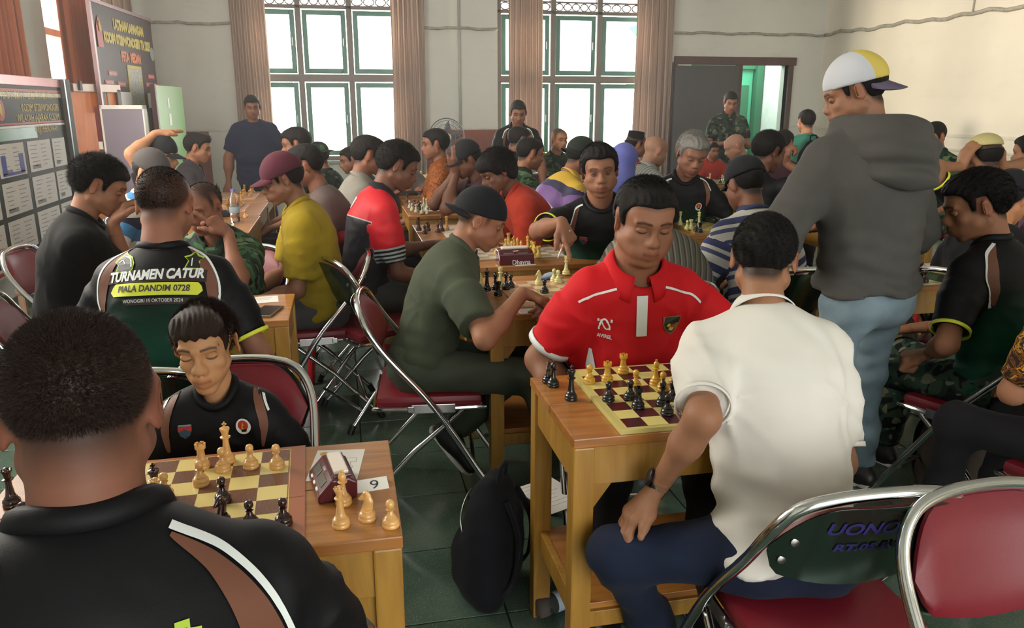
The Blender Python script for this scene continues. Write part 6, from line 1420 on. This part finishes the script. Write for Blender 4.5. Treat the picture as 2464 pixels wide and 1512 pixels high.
# ---- foreground
KB = [d_shape('king_outline', [(-.55, -1.2), (-.5, -.2), (-1.0, .25), (-.5, .55), (-.5, .85), (-.2, .9), (-.2, 1.15), (.2, 1.15), (.2, .9), (.5, .85), (.5, .55), (1.0, .25), (.5, -.2), (.55, -1.2)], .080, -.132, .035, GR, True, .003),
      d_shape('king_figure', [(-.45, -1.2), (-.42, -.2), (-.85, .22), (-.42, .47), (-.42, .75), (-.13, .8), (-.13, 1.02), (.13, 1.02), (.13, .8), (.42, .75), (.42, .47), (.85, .22), (.42, -.2), (.45, -1.2)], .080, -.132, .032, mat('print_black', '#15161a', .5), True, .004),
      d_shape('king_shine', [(-.12, -.6), (-.4, -.1), (0, .0), (.4, -.1), (.12, -.6)], .080, -.140, .030, WT, True, .005)]
br = mat('stripe_bronze', '#6e4534', .6, var=.15); br2 = mat('stripe_olive', '#6a5a30', .6)
def fgdec():
    L = []
    for s_ in (-1, 1):
        L += [d_band('shoulder_panel', [(s_ * .078, -.012), (s_ * .118, -.052), (s_ * .150, -.110), (s_ * .166, -.18), (s_ * .170, -.26)], [.004, .018, .036, .048, .052], br, True, .0024), d_band('shoulder_piping', [(s_ * .078, -.004), (s_ * .130, -.042), (s_ * .172, -.100), (s_ * .194, -.17), (s_ * .200, -.26)], .0075, WT, True, .0036)]
    return L + KB
add('fg', 'nearest man, seen from behind, cropped hair, black jersey with bronze shoulder stripe', 196, 985, .83, -12, lean=12, lean2=18, head=(18, 0, 0), skin='#7a4a34', fine=True, res=.0035, sres=.006, hair='buzz', hc='#14100f', hm=HAIRB, strands=30000, slen=.0065, prof=dict(w=1.06), neck=1.15, shrug=(-.005,-.005), shirt=dict(m=JERSEY, collar='crew', sleeve=.75, cuff=YC, decals=fgdec()), L=dict(at=(-.2, .42, .79)), R=dict(at=(.2, .40, .62)), ctube=.0145, pants=DARKP, nick='nearest man', nolegs=False, sw=1.16, hs=1.04)
add('boy', 'young boy in a black jersey, looking down at the brown and cream board', 496, 832, 1.80, 183, s=.84, hs=1.12, lean=4, lean2=8, head=(6, 2, 4), skin='#b5804f', fine=True, res=.0030, hair='fringe', ht=.008, hc='#1c1412', hm=HAIRB, prof=dict(w=.90, jaw=.74), neck=.78, sw=.80, vneck=.7, nick='young boy', shirt=dict(m=JERSEY, collar='crew', sleeve=.85, cuff=YC, decals=jersey_decals(dz=.015, ez=.075)), L=dict(at=(-.13, .25, .60)), R=dict(at=(.13, .25, .60)), pants=DARKP, strands=22000, slen=.014, nape=-.0)
add('red', 'man in a red polo shirt with white piping, looking down at the maroon board', 1552, 532, 2.32, 186, s=1.0, hs=1.10, lean=6, lean2=14, head=(13, -2, -3), skin='#8d5b3e', fine=True, res=.0035, hair='short', ht=.009, hl=.006, hc='#120e0d', prof=dict(w=1.10, jaw=1.22), neck=1.25, fat=.16, sw=.94, strands=20000, slen=.011,
    shirt=dict(m=blocks_mat('red_polo', [(-1, '#c4161f')]), collar='polo', cuff=WT, cuffw=.020, sleeve=.78, decals=[d_band('shoulder_piping', [(s_ * .075, -.055), (s_ * .150, -.075), (s_ * .185, -.10)], .006, WT, False, .003) for s_ in (-1, 1)] + [
        d_poly('placket', [(-.017, .015, -.19), (-.018, .016, -.072)], WT, False, .003, 4), d_text('AVIREL', .105, -.20, .017, WT, w=.042, bold=.0005), d_band('crest_mark', [(.122, -.180), (.122, -.168), (.112, -.150), (.102, -.150), (.092, -.168), (.092, -.180)], .005, WT), d_band('crest_mark', [(.118, -.150), (.104, -.176), (.092, -.176)], .004, WT), d_band('crest_mark', [(.086, -.146), (.088, -.155)], .006, WT), d_band('crest_mark', [(.126, -.146), (.124, -.155)], .006, WT),
        d_shape('crest', SHIELD, -.098, -.168, .026, mat('crest_dark', '#23261e', .6), off=.003), d_shape('crest_outline', SHIELD, -.098, -.168, .0285, mat('crest_gold_edge', '#7d6a34', .6), off=.0024), d_shape('eagle_wing', [(-.8, .45), (-.55, -.1), (-.1, -.3), (-.15, .15)], -.098, -.168, .026, YELLOW, off=.004), d_shape('eagle_wing', [(.8, .45), (.55, -.1), (.1, -.3), (.15, .15)], -.098, -.168, .026, YELLOW, off=.004), d_shape('eagle_body', [(-.18, .35), (0, .6), (.18, .35), (.3, -.6), (0, -.8), (-.3, -.6)], -.098, -.168, .026, YELLOW, off=.0045), d_shape('eagle_shield', circle(8, .16, .2), -.098, -.170, .026, REDI, off=.0052), d_text('INDONESIA', -.098, -.149, .006, YELLOW, w=.036, off=.0046),
        d_poly('side_panel', [(.128, .140, -.42), (.125, .150, -.36), (.128, .152, -.30), (.138, .146, -.25)], WT, False, .003, 4), d_poly('side_panel', [(-.140, -.128, -.42), (-.150, -.125, -.36), (-.152, -.128, -.30), (-.146, -.138, -.25)], WT, False, .003, 4)]),
    R=dict(at=(.20, .20, .58), pole=(.7, -1, -.2)), L=dict(at=(-.22, .30, .62), pole=(-1, -.2, -.5)), pants=DARKP, ar=1.1, nick='red polo man')
add('white', 'man seen from behind in a white polo shirt, left hand on his knee', 1838, 625, 1.95, 12, s=.98, hemr=.172, hipr=.108, hipy=.0, cutz=.49, hs=1.04, chair_at=(.96, 1.395, 3), lean=29, lean2=37, head=(24, 20, 0), nick='white shirt man', plate=[('UONOHA', .742, .045, .20), ('RT.05.RW', .692, .028, .15)], skin='#8f5f3e', fine=True, res=.0045, hair='short', ht=.007, hc='#120e0d', strands=24000, slen=.006, sw=.98, fold=.009, gap=.012,
    shirt=dict(m=blocks_mat('white_knit', [(-1, '#d8d6cf')]), collar='polo', sleeve=.86, hem=.06, cuff=mat('white_knit_cuff', '#d8d6cf', .8)), L=dict(px=(1578, 1178, 1.66), pose='drape', dirw=(-.62, -.12, -.50), palm=(0, -.2, -1), pole=(-.2, -1., -.3)), R=dict(at=(.14, .36, .58), pole=(.1, -1, -.4)), pants=NAVYP,
    legs=dict(Lw=(.575, 1.545, .49), Lf=(-.20, .22, .09), Rk=(.2, .38, .53), Rf=(.2, .25, .09)), watch=True)
add('olive', 'young man in an olive T-shirt and backward black cap reaching over the pale board', 1155, 530, 2.93, 97, s=.98, hs=1.0, lean=14, lean2=26, head=(24, 0, 0), skin='#925f40', fine=True, res=.0042, hair='buzz', hc='#1c1512', cap=('capback', fabric('black_cap', '#202226')), brim=-.05, shirt=plain('olive_tee', '#3f4637', sleeve=.80, hem=.14), gap=.022, fold=.006,
    L=dict(at=(-.2, .38, .60)), R=dict(px=(1258, 705, 2.72), pose='pinch', dirw=(1, .15, -.45), palm=(.2, 0, -1), pole=(.7, -1, -.6)), nick='olive shirt man', pants=OLIVEP, tgap=1.12, legs=dict(Rk=(.13, .44, .50), Rf=(.11, .50, .09), Lk=(-.13, .40, .47), Lf=(-.05, .12, .22), Ld=(.2, .6, -.75)))
add('hood', 'tall standing man in a grey hooded sweatshirt and backward white and yellow cap', 2058, 222, 2.72, -12, pose='stand', s=1.06, hs=.95, hipr=.092, lean=2, lean2=8, head=(22, -44, 0), skin='#8a5c40', fine=True, res=.0045, hair='short', ht=.006, gap=.030, sw=1.10, fold=.011, crease=.25, neck=.95,
    cap=('capback', None, fabric('violet_brim', '#5f566a')), brim=-.80, shirt=dict(m=fabric('grey_sweat', '#4a4946', var=.06), sleeve=1.7, hem=-.03, collar='hood', hood=True), L=dict(at=(-.20, .30, 1.08), pole=(-.8, -.2, -1)), R=dict(at=(.16, .30, 1.05), pole=(.8, -.2, -1)), pants=JEANS, tgap=.88, legs=dict(Lk=(-.07, .04, .52), Lf=(-.06, -.02, .10), Rk=(.20, .12, .52), Rf=(.29, .17, .10)))

# ---- middle distance
STR_T = dict(m=JERSEY, collar='crew', cuff=YC, sleeve=.75, decals=jersey_decals(back=True, front=False, text=True))
add('jersey', 'man seen from behind in a black and green tournament jersey with lettering on the back', 397, 492, 2.42, 4, s=.98, hs=1.08, lean=10, lean2=18, head=(16, 4, 0), skin='#8a5840', fine=True, res=.0045, hair='buzz', hc='#15100f', strands=16000, slen=.0035, prof=dict(w=1.07), neck=1.1, sw=.98, shirt=STR_T, L=dict(at=(-.22, .34, .62)), R=dict(at=(.18, .28, .78), pole=(.6, -.8, -.8)), pants=DARKP, nick='tournament jersey man')
add('blackt', 'man with tousled hair in a plain black T-shirt, hand at his mouth', 240, 448, 2.98, 82, hs=1.0, s=.95, lean=8, lean2=18, head=(24, 0, 0), skin='#8f5d3f', fine=True, res=.005, hair='short', ht=.014, messy=1.8, hl=-.006, strands=14000, slen=.022, shirt=plain('black_tee', '#0b0b0e', sleeve=.78, hem=.12), gap=.02, fold=.006, R=dict(head=(.045, .095, -.125), pose='grip', pole=(.1, -.2, -1), dirw=(.5, .2, .8)), L=dict(at=(-.12, .34, .62)), pants=DARKP, nick='black T-shirt man')
add('stripe', 'man in a blue, white and navy striped shirt, mostly hidden behind the tournament jersey man', 366, 416, 4.2, 118, res=.007, lean=12, lean2=20, head=(20, 0, 0), skin='d', hair='short', cap=('cap', fabric('grey_cap', '#4c4848')), shirt=dict(m=stripes_mat('blue_white_stripes', [(0, '#d7d6cc'), (.33, '#3f7cae'), (.66, '#23283c')], .20, .2), sleeve=.75), pants=DARKP, nick='blue striped shirt man', R=dict(at=(.2, .35, .7)))
add('handcap', 'man in a black cap with one hand laid on top of his head', 388, 372, 5.0, 88, al=.85, res=.008, lean=4, lean2=10, head=(16, 8, 0), skin='a', hair='short', cap=('cap', fabric('black_cap', '#202226')), shirt=plain('dark_tee', '#141417'), R=dict(head=(.03, -.05, .125), pole=(.6, -1, .3), pose='flat', dirw=(.6, .6, .1)), pants=DARKP, nick='man with a hand on his cap')
add('young', 'young man in a dark grey shirt in profile in the left corner', 476, 356, 6.4, 92, res=.0075, lean=8, lean2=16, head=(14, 0, 0), skin='b', hair='quiff', ht=.014, shirt=dict(m=fabric('charcoal_shirt', '#38343a'), collar='polo', sleeve=.8), pants=DARKP, nick='young man in the corner')
add('navy', 'heavy man in a navy T-shirt standing in front of the left curtain', 607, 258, 7.8, 172, pose='stand', s=.98, res=.007, lean=-2, lean2=2, head=(12, 0, 0), skin='c', hair='short', fat=.30, shirt=plain('navy_tee', '#1f2740', sleeve=.8, hem=.1), pants=DARKP, L=dict(at=(-.30, .04, .66)), R=dict(at=(.30, .04, .66)))
add('temple', 'camouflage shirt man with shaved hair, head propped on his finger, facing the jersey man', 490, 500, 3.50, 197, hs=1.02, lean=16, lean2=26, head=(16, 8, 4), skin='#84523a', fine=True, res=.0045, hair='buzz', hc='#231a17', strands=9000, slen=.004, shirt=dict(m=CAMO, sleeve=.8, collar='polo'), L=dict(head=(-.135, .07, -.10), pose='point', pole=(-.6, .3, -1.4), dirw=(-.62, -.05, .65), palm=(1, 0, 0)), R=dict(at=(.1, .3, .77)), pants=CAMOD, nick='camouflage man')
add('maroon', 'man in a mustard yellow T-shirt and maroon cap, in profile', 680, 432, 3.72, -95, hs=1.0, lean=2, lean2=16, head=(18, 0, 0), skin='#7d5036', fine=True, res=.005, hair='short', ht=.008, cap=('cap', fabric('maroon_cap', '#4e2430')), brim=-.05, shirt=plain('mustard_tee', '#8f7a1c', sleeve=.82, hem=.05), gap=.020, fold=.006, L=dict(at=(-.10, .34, .60), pole=(-.3, -.7, -1)), R=dict(at=(.08, .36, .60)), pants=GREYP, nick='mustard shirt man')
add('greybr', 'man in a grey-brown shirt sitting behind the mustard shirt man', 733, 400, 4.35, -92, res=.007, lean=8, lean2=24, head=(16, 0, 0), skin='c', hair='short', ht=.012, shirt=plain('greybrown_tee', '#5d4f4d', sleeve=.82), chair='plastic', pants=DARKP, nick='grey-brown shirt man')
add('darkcap', 'man with thick black hair in profile against the first window', 712, 348, 5.8, -92, res=.008, lean=4, lean2=12, head=(10, 0, 0), skin='c', hair='short', ht=.018, shirt=plain('dark_tee', '#141417'), pants=DARKP, nick='man against the first window')
add('junglehat', 'person in camouflage and a soft green field hat, half hidden by the first window', 762, 378, 6.3, -70, res=.008, lean=10, lean2=20, head=(14, 0, 0), skin='c', hair='short', cap=('jungle', CAMO), shirt=dict(m=CAMOD, sleeve=.95, collar='polo'), pants=CAMOD, nick='field hat person')
add('darkmid', 'dark haired man in a dark shirt, low behind the camouflage hat, facing left', 845, 385, 6.9, -100, res=.008, lean=14, lean2=26, head=(14, 0, 0), skin='c', hair='short', shirt=plain('dark_tee', '#141417'), pants=DARKP, nick='low dark shirt man')
add('greysh', 'man in a light grey collared shirt in profile, in front of the first window', 887, 374, 4.9, 84, res=.0065, hs=1.03, lean=8, lean2=16, head=(12, 0, 0), skin='c', hair='short', ht=.012, shirt=dict(m=fabric('light_grey_shirt', '#85827a'), collar='polo', sleeve=.85), pants=DARKP, nick='light grey shirt man')
CHK = stripes_mat('sleeve_checks', [(0, '#15161c'), (.5, '#b9c0c0')], .022)
RB = NT('red_black_jersey'); o3 = RB.xyz(RB.attr('tc')); sg = RB.math('ABSOLUTE', RB.xyz(RB.attr('seg'))[0]); tz = RB.math('ADD', o3[2], RB.math('MULTIPLY', o3[0], -.10))
c1 = RB.ramp(RB.math('MULTIPLY_ADD', tz, 2., 1.), [(0, lin('#1b1b24')), (.715, lin('#b9a9a9')), (.728, lin('#c51f2b'))], True); c2 = RB.ramp(RB.math('MULTIPLY_ADD', o3[2], 2., 1.), [(0, lin('#1b1b24')), (.40, lin('#8d9a9a')), (.42, lin('#1b1b24')), (.44, lin('#a5b0b0')), (.46, lin('#1b1b24')), (.48, lin('#a5b0b0')), (.50, lin('#1b1b24')), (.52, lin('#a5b0b0')), (.54, lin('#c51f2b'))], True)
RB.set(RB.mix(sg, c1, c2), .6, 0, .3)
add('redblack', 'man in a black and red jersey with banded sleeves, leaning over the desks', 956, 400, 4.1, 86, res=.0055, fine=True, hs=1.02, s=1.06, lean=6, lean2=20, head=(26, 0, 0), skin='#6f4632', hair='short', ht=.013, strands=8000, slen=.014, shirt=dict(m=RB.m, collar='polo', cm=fabric('dark_collar', '#23222a'), sleeve=.84, hem=.12, decals=[d_poly('name_patch', [(-.09, .02, -.135), (-.09, .02, -.075)], mat('patch_grey', '#b5aeae', .7), True, .003, 6)]), R=dict(at=(.16, .40, .60), pole=(.2, -.3, -1)), L=dict(at=(-.12, .4, .76)), pants=GREYP, nick='red and black jersey man')
add('greyelbow', 'man in a grey shirt resting his forearms on the desk of pale pieces', 968, 378, 6.7, 172, res=.009, lean=16, lean2=30, head=(20, 0, 0), skin='c', hair='short', shirt=plain('dust_grey_shirt', '#6b625e', sleeve=.95), R=dict(at=(.12, .42, .78)), L=dict(at=(-.15, .42, .78)), pants=DARKP, nick='man behind the pale pieces')
add('batik', 'man in an orange-brown batik shirt sitting by the wall fan, facing left', 1047, 348, 6.1, -88, res=.007, lean=0, lean2=4, head=(4, 0, 0), skin='c', hair='short', ht=.014, shirt=dict(m=batik_mat('orange_batik', '#7a4220', '#a5602c', '#5a2f1a', 22.), collar='polo', sleeve=.9), pants=DARKP, nick='orange batik man')
add('facehand', 'man in a black cap covering his face with one hand', 1122, 384, 5.2, -100, res=.0065, lean=10, lean2=20, head=(22, 0, 0), skin='#6d4531', hair='short', cap=('cap', fabric('black_cap', '#202226')), shirt=plain('wine_shirt', '#3a2228'), L=dict(head=(-.02, .105, -.05), pose='relax', dirw=(.1, -.2, 1), palm=(1, 0, 0), pole=(-.2, .2, -1)), R=dict(head=(.03, .11, -.06), pose='relax', dirw=(.1, .1, 1)), pants=DARKP, nick='man covering his face')
add('orange', 'man with longish hair in an orange-red T-shirt, leaning forward over the crowded board', 1197, 412, 4.35, -98, res=.005, fine=True, hs=1.0, lean=26, lean2=36, head=(26, 0, 0), skin='#6d4531', hair='long', ht=.018, strands=9000, slen=.02, shirt=plain('orange_red_tee', '#a23424', sleeve=.80, hem=.14), gap=.022, fold=.007, L=dict(at=(-.10, .46, .77), pole=(-.3, -.4, -1)), R=dict(at=(.10, .4, .77)), chair='plastic', pants=DARKP, nick='orange-red shirt man')
add('bending', 'man in a black jersey standing bent forward between the two windows', 1247, 272, 7.6, 186, pose='stand', s=1.0, res=.0065, lean=16, lean2=30, head=(18, 0, 0), skin='c', hair='short', hc='#2a2624', shirt=J(), pants=DARKP, L=dict(at=(-.22, .45, .76)), R=dict(at=(.22, .45, .76)))
add('brownsh', 'man in a dark floral shirt with his back to the bending man', 1250, 338, 6.7, 80, res=.0075, lean=10, lean2=20, head=(12, 0, 0), skin='c', hair='short', ht=.008, shirt=dict(m=batik_mat('dark_floral', '#2a1c20', '#5a4040', '#3a2a30', 30.), collar='polo', sleeve=.85), pants=DARKP, nick='dark floral shirt man')
add('camoyoung', 'young soldier in green camouflage in profile, close to the second window', 1275, 370, 5.7, 82, res=.0065, lean=8, lean2=16, head=(12, 0, 0), skin='b', hair='short', ht=.007, shirt=dict(m=CAMO, collar='polo', sleeve=.8), pants=CAMO, nick='young soldier')
add('soldierwin', 'soldier in green camouflage sitting in front of the second window, bare forearms forward', 1345, 335, 7.9, 152, res=.007, lean=4, lean2=10, head=(8, 8, 0), skin='a', hair='buzz', hc='#1a1412', shirt=dict(m=CAMO, collar='crew', sleeve=.7), pants=CAMO, R=dict(at=(.1, .40, .78)), nick='soldier by the second window')
PY = NT('purple_yellow_jersey'); o3 = PY.xyz(PY.attr('tc')); n = PY.noise(PY.attr('tc'), 4., 2.); zz = PY.math('ADD', o3[2], PY.math('MULTIPLY', n, .10)); PY.set(PY.ramp(PY.math('MULTIPLY_ADD', zz, 2., 1.), [(0, lin('#8f7a2c')), (.36, lin('#c9a53a')), (.48, lin('#b9b5c4')), (.66, lin('#6a4a86')), (.86, lin('#2a2748')), (.98, lin('#c9a53a'))], True), .6)
add('purple', 'man in a purple, white and yellow jersey leaning forward with his back to the window', 1398, 378, 5.1, 78, res=.0065, lean=26, lean2=38, head=(22, 0, 0), skin='c', hair='short', cap=('capback', fabric('dark_green_cap', '#262d28')), shirt=dict(m=PY.m, collar='polo', sleeve=.85), pants=DARKP, chair='plastic', nick='purple jersey man')
add('hijab', 'person wearing a blue-violet head covering behind the pointing man', 1502, 392, 4.9, 40, res=.007, lean=6, lean2=12, head=(14, 0, 0), skin='a', hair='covered', cap=('hijab', fabric('violet_blue_cloth', '#5f65a6')), shirt=plain('violet_blue_top', '#5f65a6', sleeve=1.8), pants=DARKP, nick='person in the head covering')
add('point', 'man in a black jersey with a parting, talking and pointing down at the board', 1443, 412, 3.88, 194, hs=1.08, s=1.04, lean=10, lean2=16, head=(4, 0, 5), skin='#8a5a3e', fine=True, res=.0040, hair='short', ht=.014, hl=.004, strands=12000, slen=.013, eyes='open', gaze=(.0, .25), prof=dict(w=1.06, jaw=1.12), neck=1.12, fat=.08, shirt=J(), R=dict(px=(1352, 535, 3.45), pose='point', dirw=(.25, -.5, -.75), pole=(1, -.6, -.5)), L=dict(at=(-.25, .34, .62)), pants=DARKP, nick='pointing man')
add('peci', 'man in a red shirt and black velvet cap, in profile beside the second window', 1530, 348, 7.3, 84, res=.008, lean=6, lean2=12, head=(8, 0, 0), skin='c', hair='short', cap=('peci', fabric('black_velvet', '#0b0b0e')), shirt=dict(m=fabric('crimson_shirt', '#a01f2c'), collar='polo', sleeve=.9), pants=DARKP, chair='plastic', nick='man in the black velvet cap')
add('bald', 'bald elderly man in a grey pinstriped shirt, in profile by the reddish curtain', 1577, 362, 6.1, 80, res=.007, lean=8, lean2=20, head=(18, 0, 0), skin='#94664a', hair='bald', hc='#7a7068', shirt=dict(m=stripes_mat('grey_pinstripe', [(0, '#8b8d88'), (.6, '#5f625f')], .022, 0, 0), collar='polo', sleeve=.9), pants=DARKP, nick='bald man')
add('greyhair', 'grey haired man in a black and green jersey, looking down at his board', 1664, 372, 4.95, 190, hs=1.10, s=1.04, lean=10, lean2=18, head=(20, -6, -6), skin='#84543c', fine=True, res=.0045, hair='short', ht=.016, hm=HAIRG, hc='#5c5856', strands=12000, slen=.014, prof=dict(w=1.04), shirt=J(), L=dict(at=(-.22, .36, .78)), R=dict(at=(.2, .34, .60)), pants=DARKP, chair='plastic', nick='grey-haired man')
add('soldier', 'soldier in camouflage standing in front of the dark door leaf, looking at his hands', 1758, 246, 9.2, 192, pose='stand', s=1.0, res=.0075, lean=0, lean2=4, head=(20, 0, 0), skin='c', hair='short', shirt=dict(m=CAMOD, collar='polo', sleeve=.75, hem=.12), pants=CAMOD, L=dict(at=(-.06, .30, 1.10)), R=dict(at=(.08, .30, 1.08)))
add('oldnavy', 'balding man in a navy shirt bending over the board in front of the soldier', 1768, 352, 7.9, -82, res=.0075, hs=1.08, lean=14, lean2=26, head=(26, 0, 0), skin='#9a6a50', hair='bald', hc='#8a8078', shirt=dict(m=fabric('navy_shirt', '#22284a'), collar='polo', sleeve=.9), pants=DARKP, nick='balding man in navy')
add('child', 'small child in a red shirt behind the board, in front of the soldier', 1716, 362, 8.7, 178, s=.8, hs=.95, res=.009, lean=4, lean2=8, head=(10, 0, 0), skin='b', hair='short', shirt=plain('child_red', '#b03a30'), pants=DARKP, nick='small child')
add('profile', 'man in a black jersey in profile with his raised fist near his cheek', 1850, 366, 5.2, 80, s=1.05, hs=1.08, res=.0055, fine=True, lean=10, lean2=20, head=(18, 0, 0), skin='#7d4f38', hair='short', ht=.014, strands=6000, slen=.012, shirt=J(), R=dict(px=(1893, 395, 5.0), pose='fist', pole=(.2, -.2, -1), dirw=(0, 0, 1)), L=dict(at=(-.1, .4, .77)), pants=DARKP, nick='man with the raised fist')
add('capstripe', 'man seen from behind in a dark cap and a blue and white striped polo shirt', 1792, 445, 3.75, -6, s=1.02, hs=1.04, res=.0055, lean=12, lean2=22, head=(22, -4, 0), skin='#7d4f38', hair='short', ht=.007, hc='#2a2624', cap=('cap', fabric('black_cap', '#202226')), shirt=dict(m=stripes_mat('blue_white_polo', [(0, '#3d4468'), (.32, '#c3c2bc'), (.66, '#4d5578'), (.84, '#c3c2bc')], .105, .25), collar='polo', cm=fabric('blue_collar', '#3d4468'), cuff=WT, sleeve=.8), pants=DARKP, nick='striped polo man')
add('teal', 'young person in a teal shirt with a backpack, standing by the far corner', 1940, 292, 7.3, 4, pose='stand', s=.92, res=.0075, lean=0, lean2=2, head=(4, 0, 0), skin='a', hair='short', ht=.009, shirt=plain('teal_shirt', '#3f8270', sleeve=.9), pants=DARKP)
add('lowdark', 'dark haired person mostly hidden between the raised fist and the teal shirt', 1886, 345, 6.9, 60, res=.009, lean=4, lean2=8, skin='c', hair='short', shirt=plain('wine_shirt', '#3a2228'), pants=DARKP, nick='hidden dark haired person')
add('hiddenstripe', 'person in a grey striped shirt hidden behind the head of the red polo man', 1568, 486, 3.5, 6, res=.008, lean=12, lean2=20, skin='b', hair='short', shirt=dict(m=stripes_mat('grey_green_stripes', [(0, '#6a685e'), (.5, '#4f4c48'), (.75, '#8a887a')], .03, 0, 0), sleeve=.9), pants=DARKP, nick='grey striped shirt person')
add('soldright', 'soldier in green camouflage behind the shoulder of the grey hoodie, looking down', 2247, 330, 6.6, -105, res=.0065, hs=1.05, lean=12, lean2=24, head=(20, 0, 0), skin='b', hair='short', ht=.010, shirt=dict(m=CAMO, collar='polo', sleeve=.9), pants=CAMO, nick='soldier on the right')
add('kufi', 'man in a cream skull cap seen from behind, hands on his head', 2364, 378, 4.35, -4, hs=1.05, res=.0055, lean=4, lean2=10, head=(14, 0, 0), skin='#94623f', hair='short', ht=.008, cap=('kufi', fabric('cream_crochet', '#bdb37c')), shirt=dict(m=JERSEY, collar='crew', sleeve=.6, cuff=YC, decals=[d_band('yellow_piping', [(s_ * .10, -.02), (s_ * .16, -.09), (s_ * .14, -.2), (s_ * .16, -.34)], .018, YELLOW, True, .003) for s_ in (-1, 1)]), L=dict(head=(-.135, .01, -.05), pole=(-1, -.1, -.35), pose='relax', dirw=(.3, 0, .9)), R=dict(head=(.135, .01, -.05), pole=(1, -.1, -.45), pose='relax', dirw=(-.3, 0, .9)), pants=CAMO, chair='plastic', nick='skull cap man')
add('rightj', 'man with thick dark hair in a black jersey, seated beside the grey hoodie', 2350, 495, 2.78, -22, s=1.0, hs=1.08, lean=4, lean2=14, head=(20, -40, 0), skin='#8a5838', fine=True, res=.0045, hair='short', ht=.014, strands=16000, slen=.010, hl=.002, beard=.8, shirt=dict(m=JERSEY, collar='crew', cuff=YC, sleeve=.82, decals=jersey_decals(back=True, front=False)), L=dict(px=(2238, 850, 2.72), pose='fist', pole=(-1, -.6, -.1), dirw=(-.7, .4, -.2)), R=dict(at=(.15, .38, .62)), pants=CAMOD, sw=1.0, nick='jersey man at the right')
add('capright', 'person in a black cap behind the jersey man at the right', 2428, 478, 3.5, 70, res=.0065, lean=6, lean2=14, head=(20, 0, 0), skin='#b0703f', hair='short', cap=('cap', fabric('black_cap', '#202226')), shirt=plain('dark_tee', '#141417'), pants=DARKP, nick='black cap person at the right')
add('batikright', 'person in a brown and gold batik shirt at the right picture edge', 2630, 540, 2.25, -12, s=1.0, res=.006, fine=True, lean=12, lean2=20, head=(14, 0, 0), skin='#9a6542', hair='short', shirt=dict(m=batik_mat('brown_gold_batik', '#2a1d12', '#7a4a1a', '#b98424', 20.), collar='polo', sleeve=.9, hem=.14), L=dict(at=(.02, .30, .68), pole=(-1, -.2, -.5)), pants=DARKP, nick='batik person at the right edge', eyes=False)
add('mauve', 'person in a mauve shirt at the right edge beyond the skull cap man', 2480, 366, 5.0, -30, res=.008, lean=6, lean2=12, skin='b', hair='short', shirt=plain('mauve_shirt', '#6b5060', sleeve=.9), pants=DARKP, nick='mauve shirt person')
# white and yellow cap panels
t = NT('panel_cap'); o3 = t.xyz(t.attr('tc')); f = t.math('GREATER_THAN', t.math('ADD', t.math('MULTIPLY', o3[0], .7), t.math('MULTIPLY', o3[1], -.7)), .0)
t.set(t.mix(f, lin('#b9bcc2'), lin('#c9b45c')), .8, 0, .2); PANELCAP = t.m
TT = {}
for P in PEOPLE:
    if P.get('cap') and P['cap'][1] is None: P['cap'] = (P['cap'][0], PANELCAP, P['cap'][2])
    t0 = time.time(); build_person(P); TT[P['key']] = round(time.time() - t0, 2)
print('PEOPLE', TT, 'total', round(sum(TT.values()), 1), 'script', round(time.time() - T00, 1))

folding_chair('empty chrome folding chair with a maroon backrest in the near right corner', 1.15, .88, 178, 'empty folding chairs')
folding_chair('empty folding chair with a shiny metal back plate behind the olive shirt man', .12, 3.82, 62, 'empty folding chairs')
# pen held by the pointing man
o = thing('pen', 'white pen pointing down from the hand of the pointing man', 'pen', tuple(atD(1342, 622, 3.42))); a = Vector(atD(1364, 570, 3.42) - atD(1342, 622, 3.42)); MB().tube([(0, 0, 0), a * .12, a * 1.3], [.0012, .0045, .0045], 8).build('pen_body', WHITEP, o, smooth=True)
# red jacket over a chair
r_ = thing('red_jacket', 'dark red jacket draped over the chair behind the mustard shirt man', 'jacket', tuple(atD(815, 620, 4.35)[:2]) + (0,), -math.radians(-92)); F_ = Field(.009, 60.); F_.cap((-.17, -.02, .80), (.17, -.02, .80), .035).cap((-.15, -.05, .76), (-.13, -.06, .40), .04, .05, (0, 1, 0), .5).cap((.15, -.05, .76), (.13, -.06, .40), .04, .05, (0, 1, 0), .5).cap((0, -.055, .76), (0, -.065, .38), .12, .13, (0, 1, 0), .3).cap((.1, -.06, .45), (.14, -.05, .22), .05, .04, (0, 1, 0), .5); F_.post = lambda D, X, Y, Z: D + .006 * np.sin(X * 60 + 2 * np.sin(Z * 9)); V, Q = F_.mesh(); link('jacket_cloth', np_mesh('j', V, Q), fabric('dark_red_cloth', '#8a1f28'), r_)
# backpack of the teal person
pt = [P for P in PEOPLE if P['key'] == 'teal'][0]; fr = pt['fr']; bp = fr['Rw'] @ (fr['N'] + np.array([0, -.16, -.42])); backpack_mesh('backpack', 'black backpack worn on the back of the person in the teal shirt', (fr['xy'][0] + bp[0], fr['xy'][1] + bp[1], bp[2]), math.radians(180 - pt['face']), .85, BAGM)

folding_chair('empty chrome folding chair at the left, between the information board and the black T-shirt man', -1.36, 4.28, 96, 'empty folding chairs')
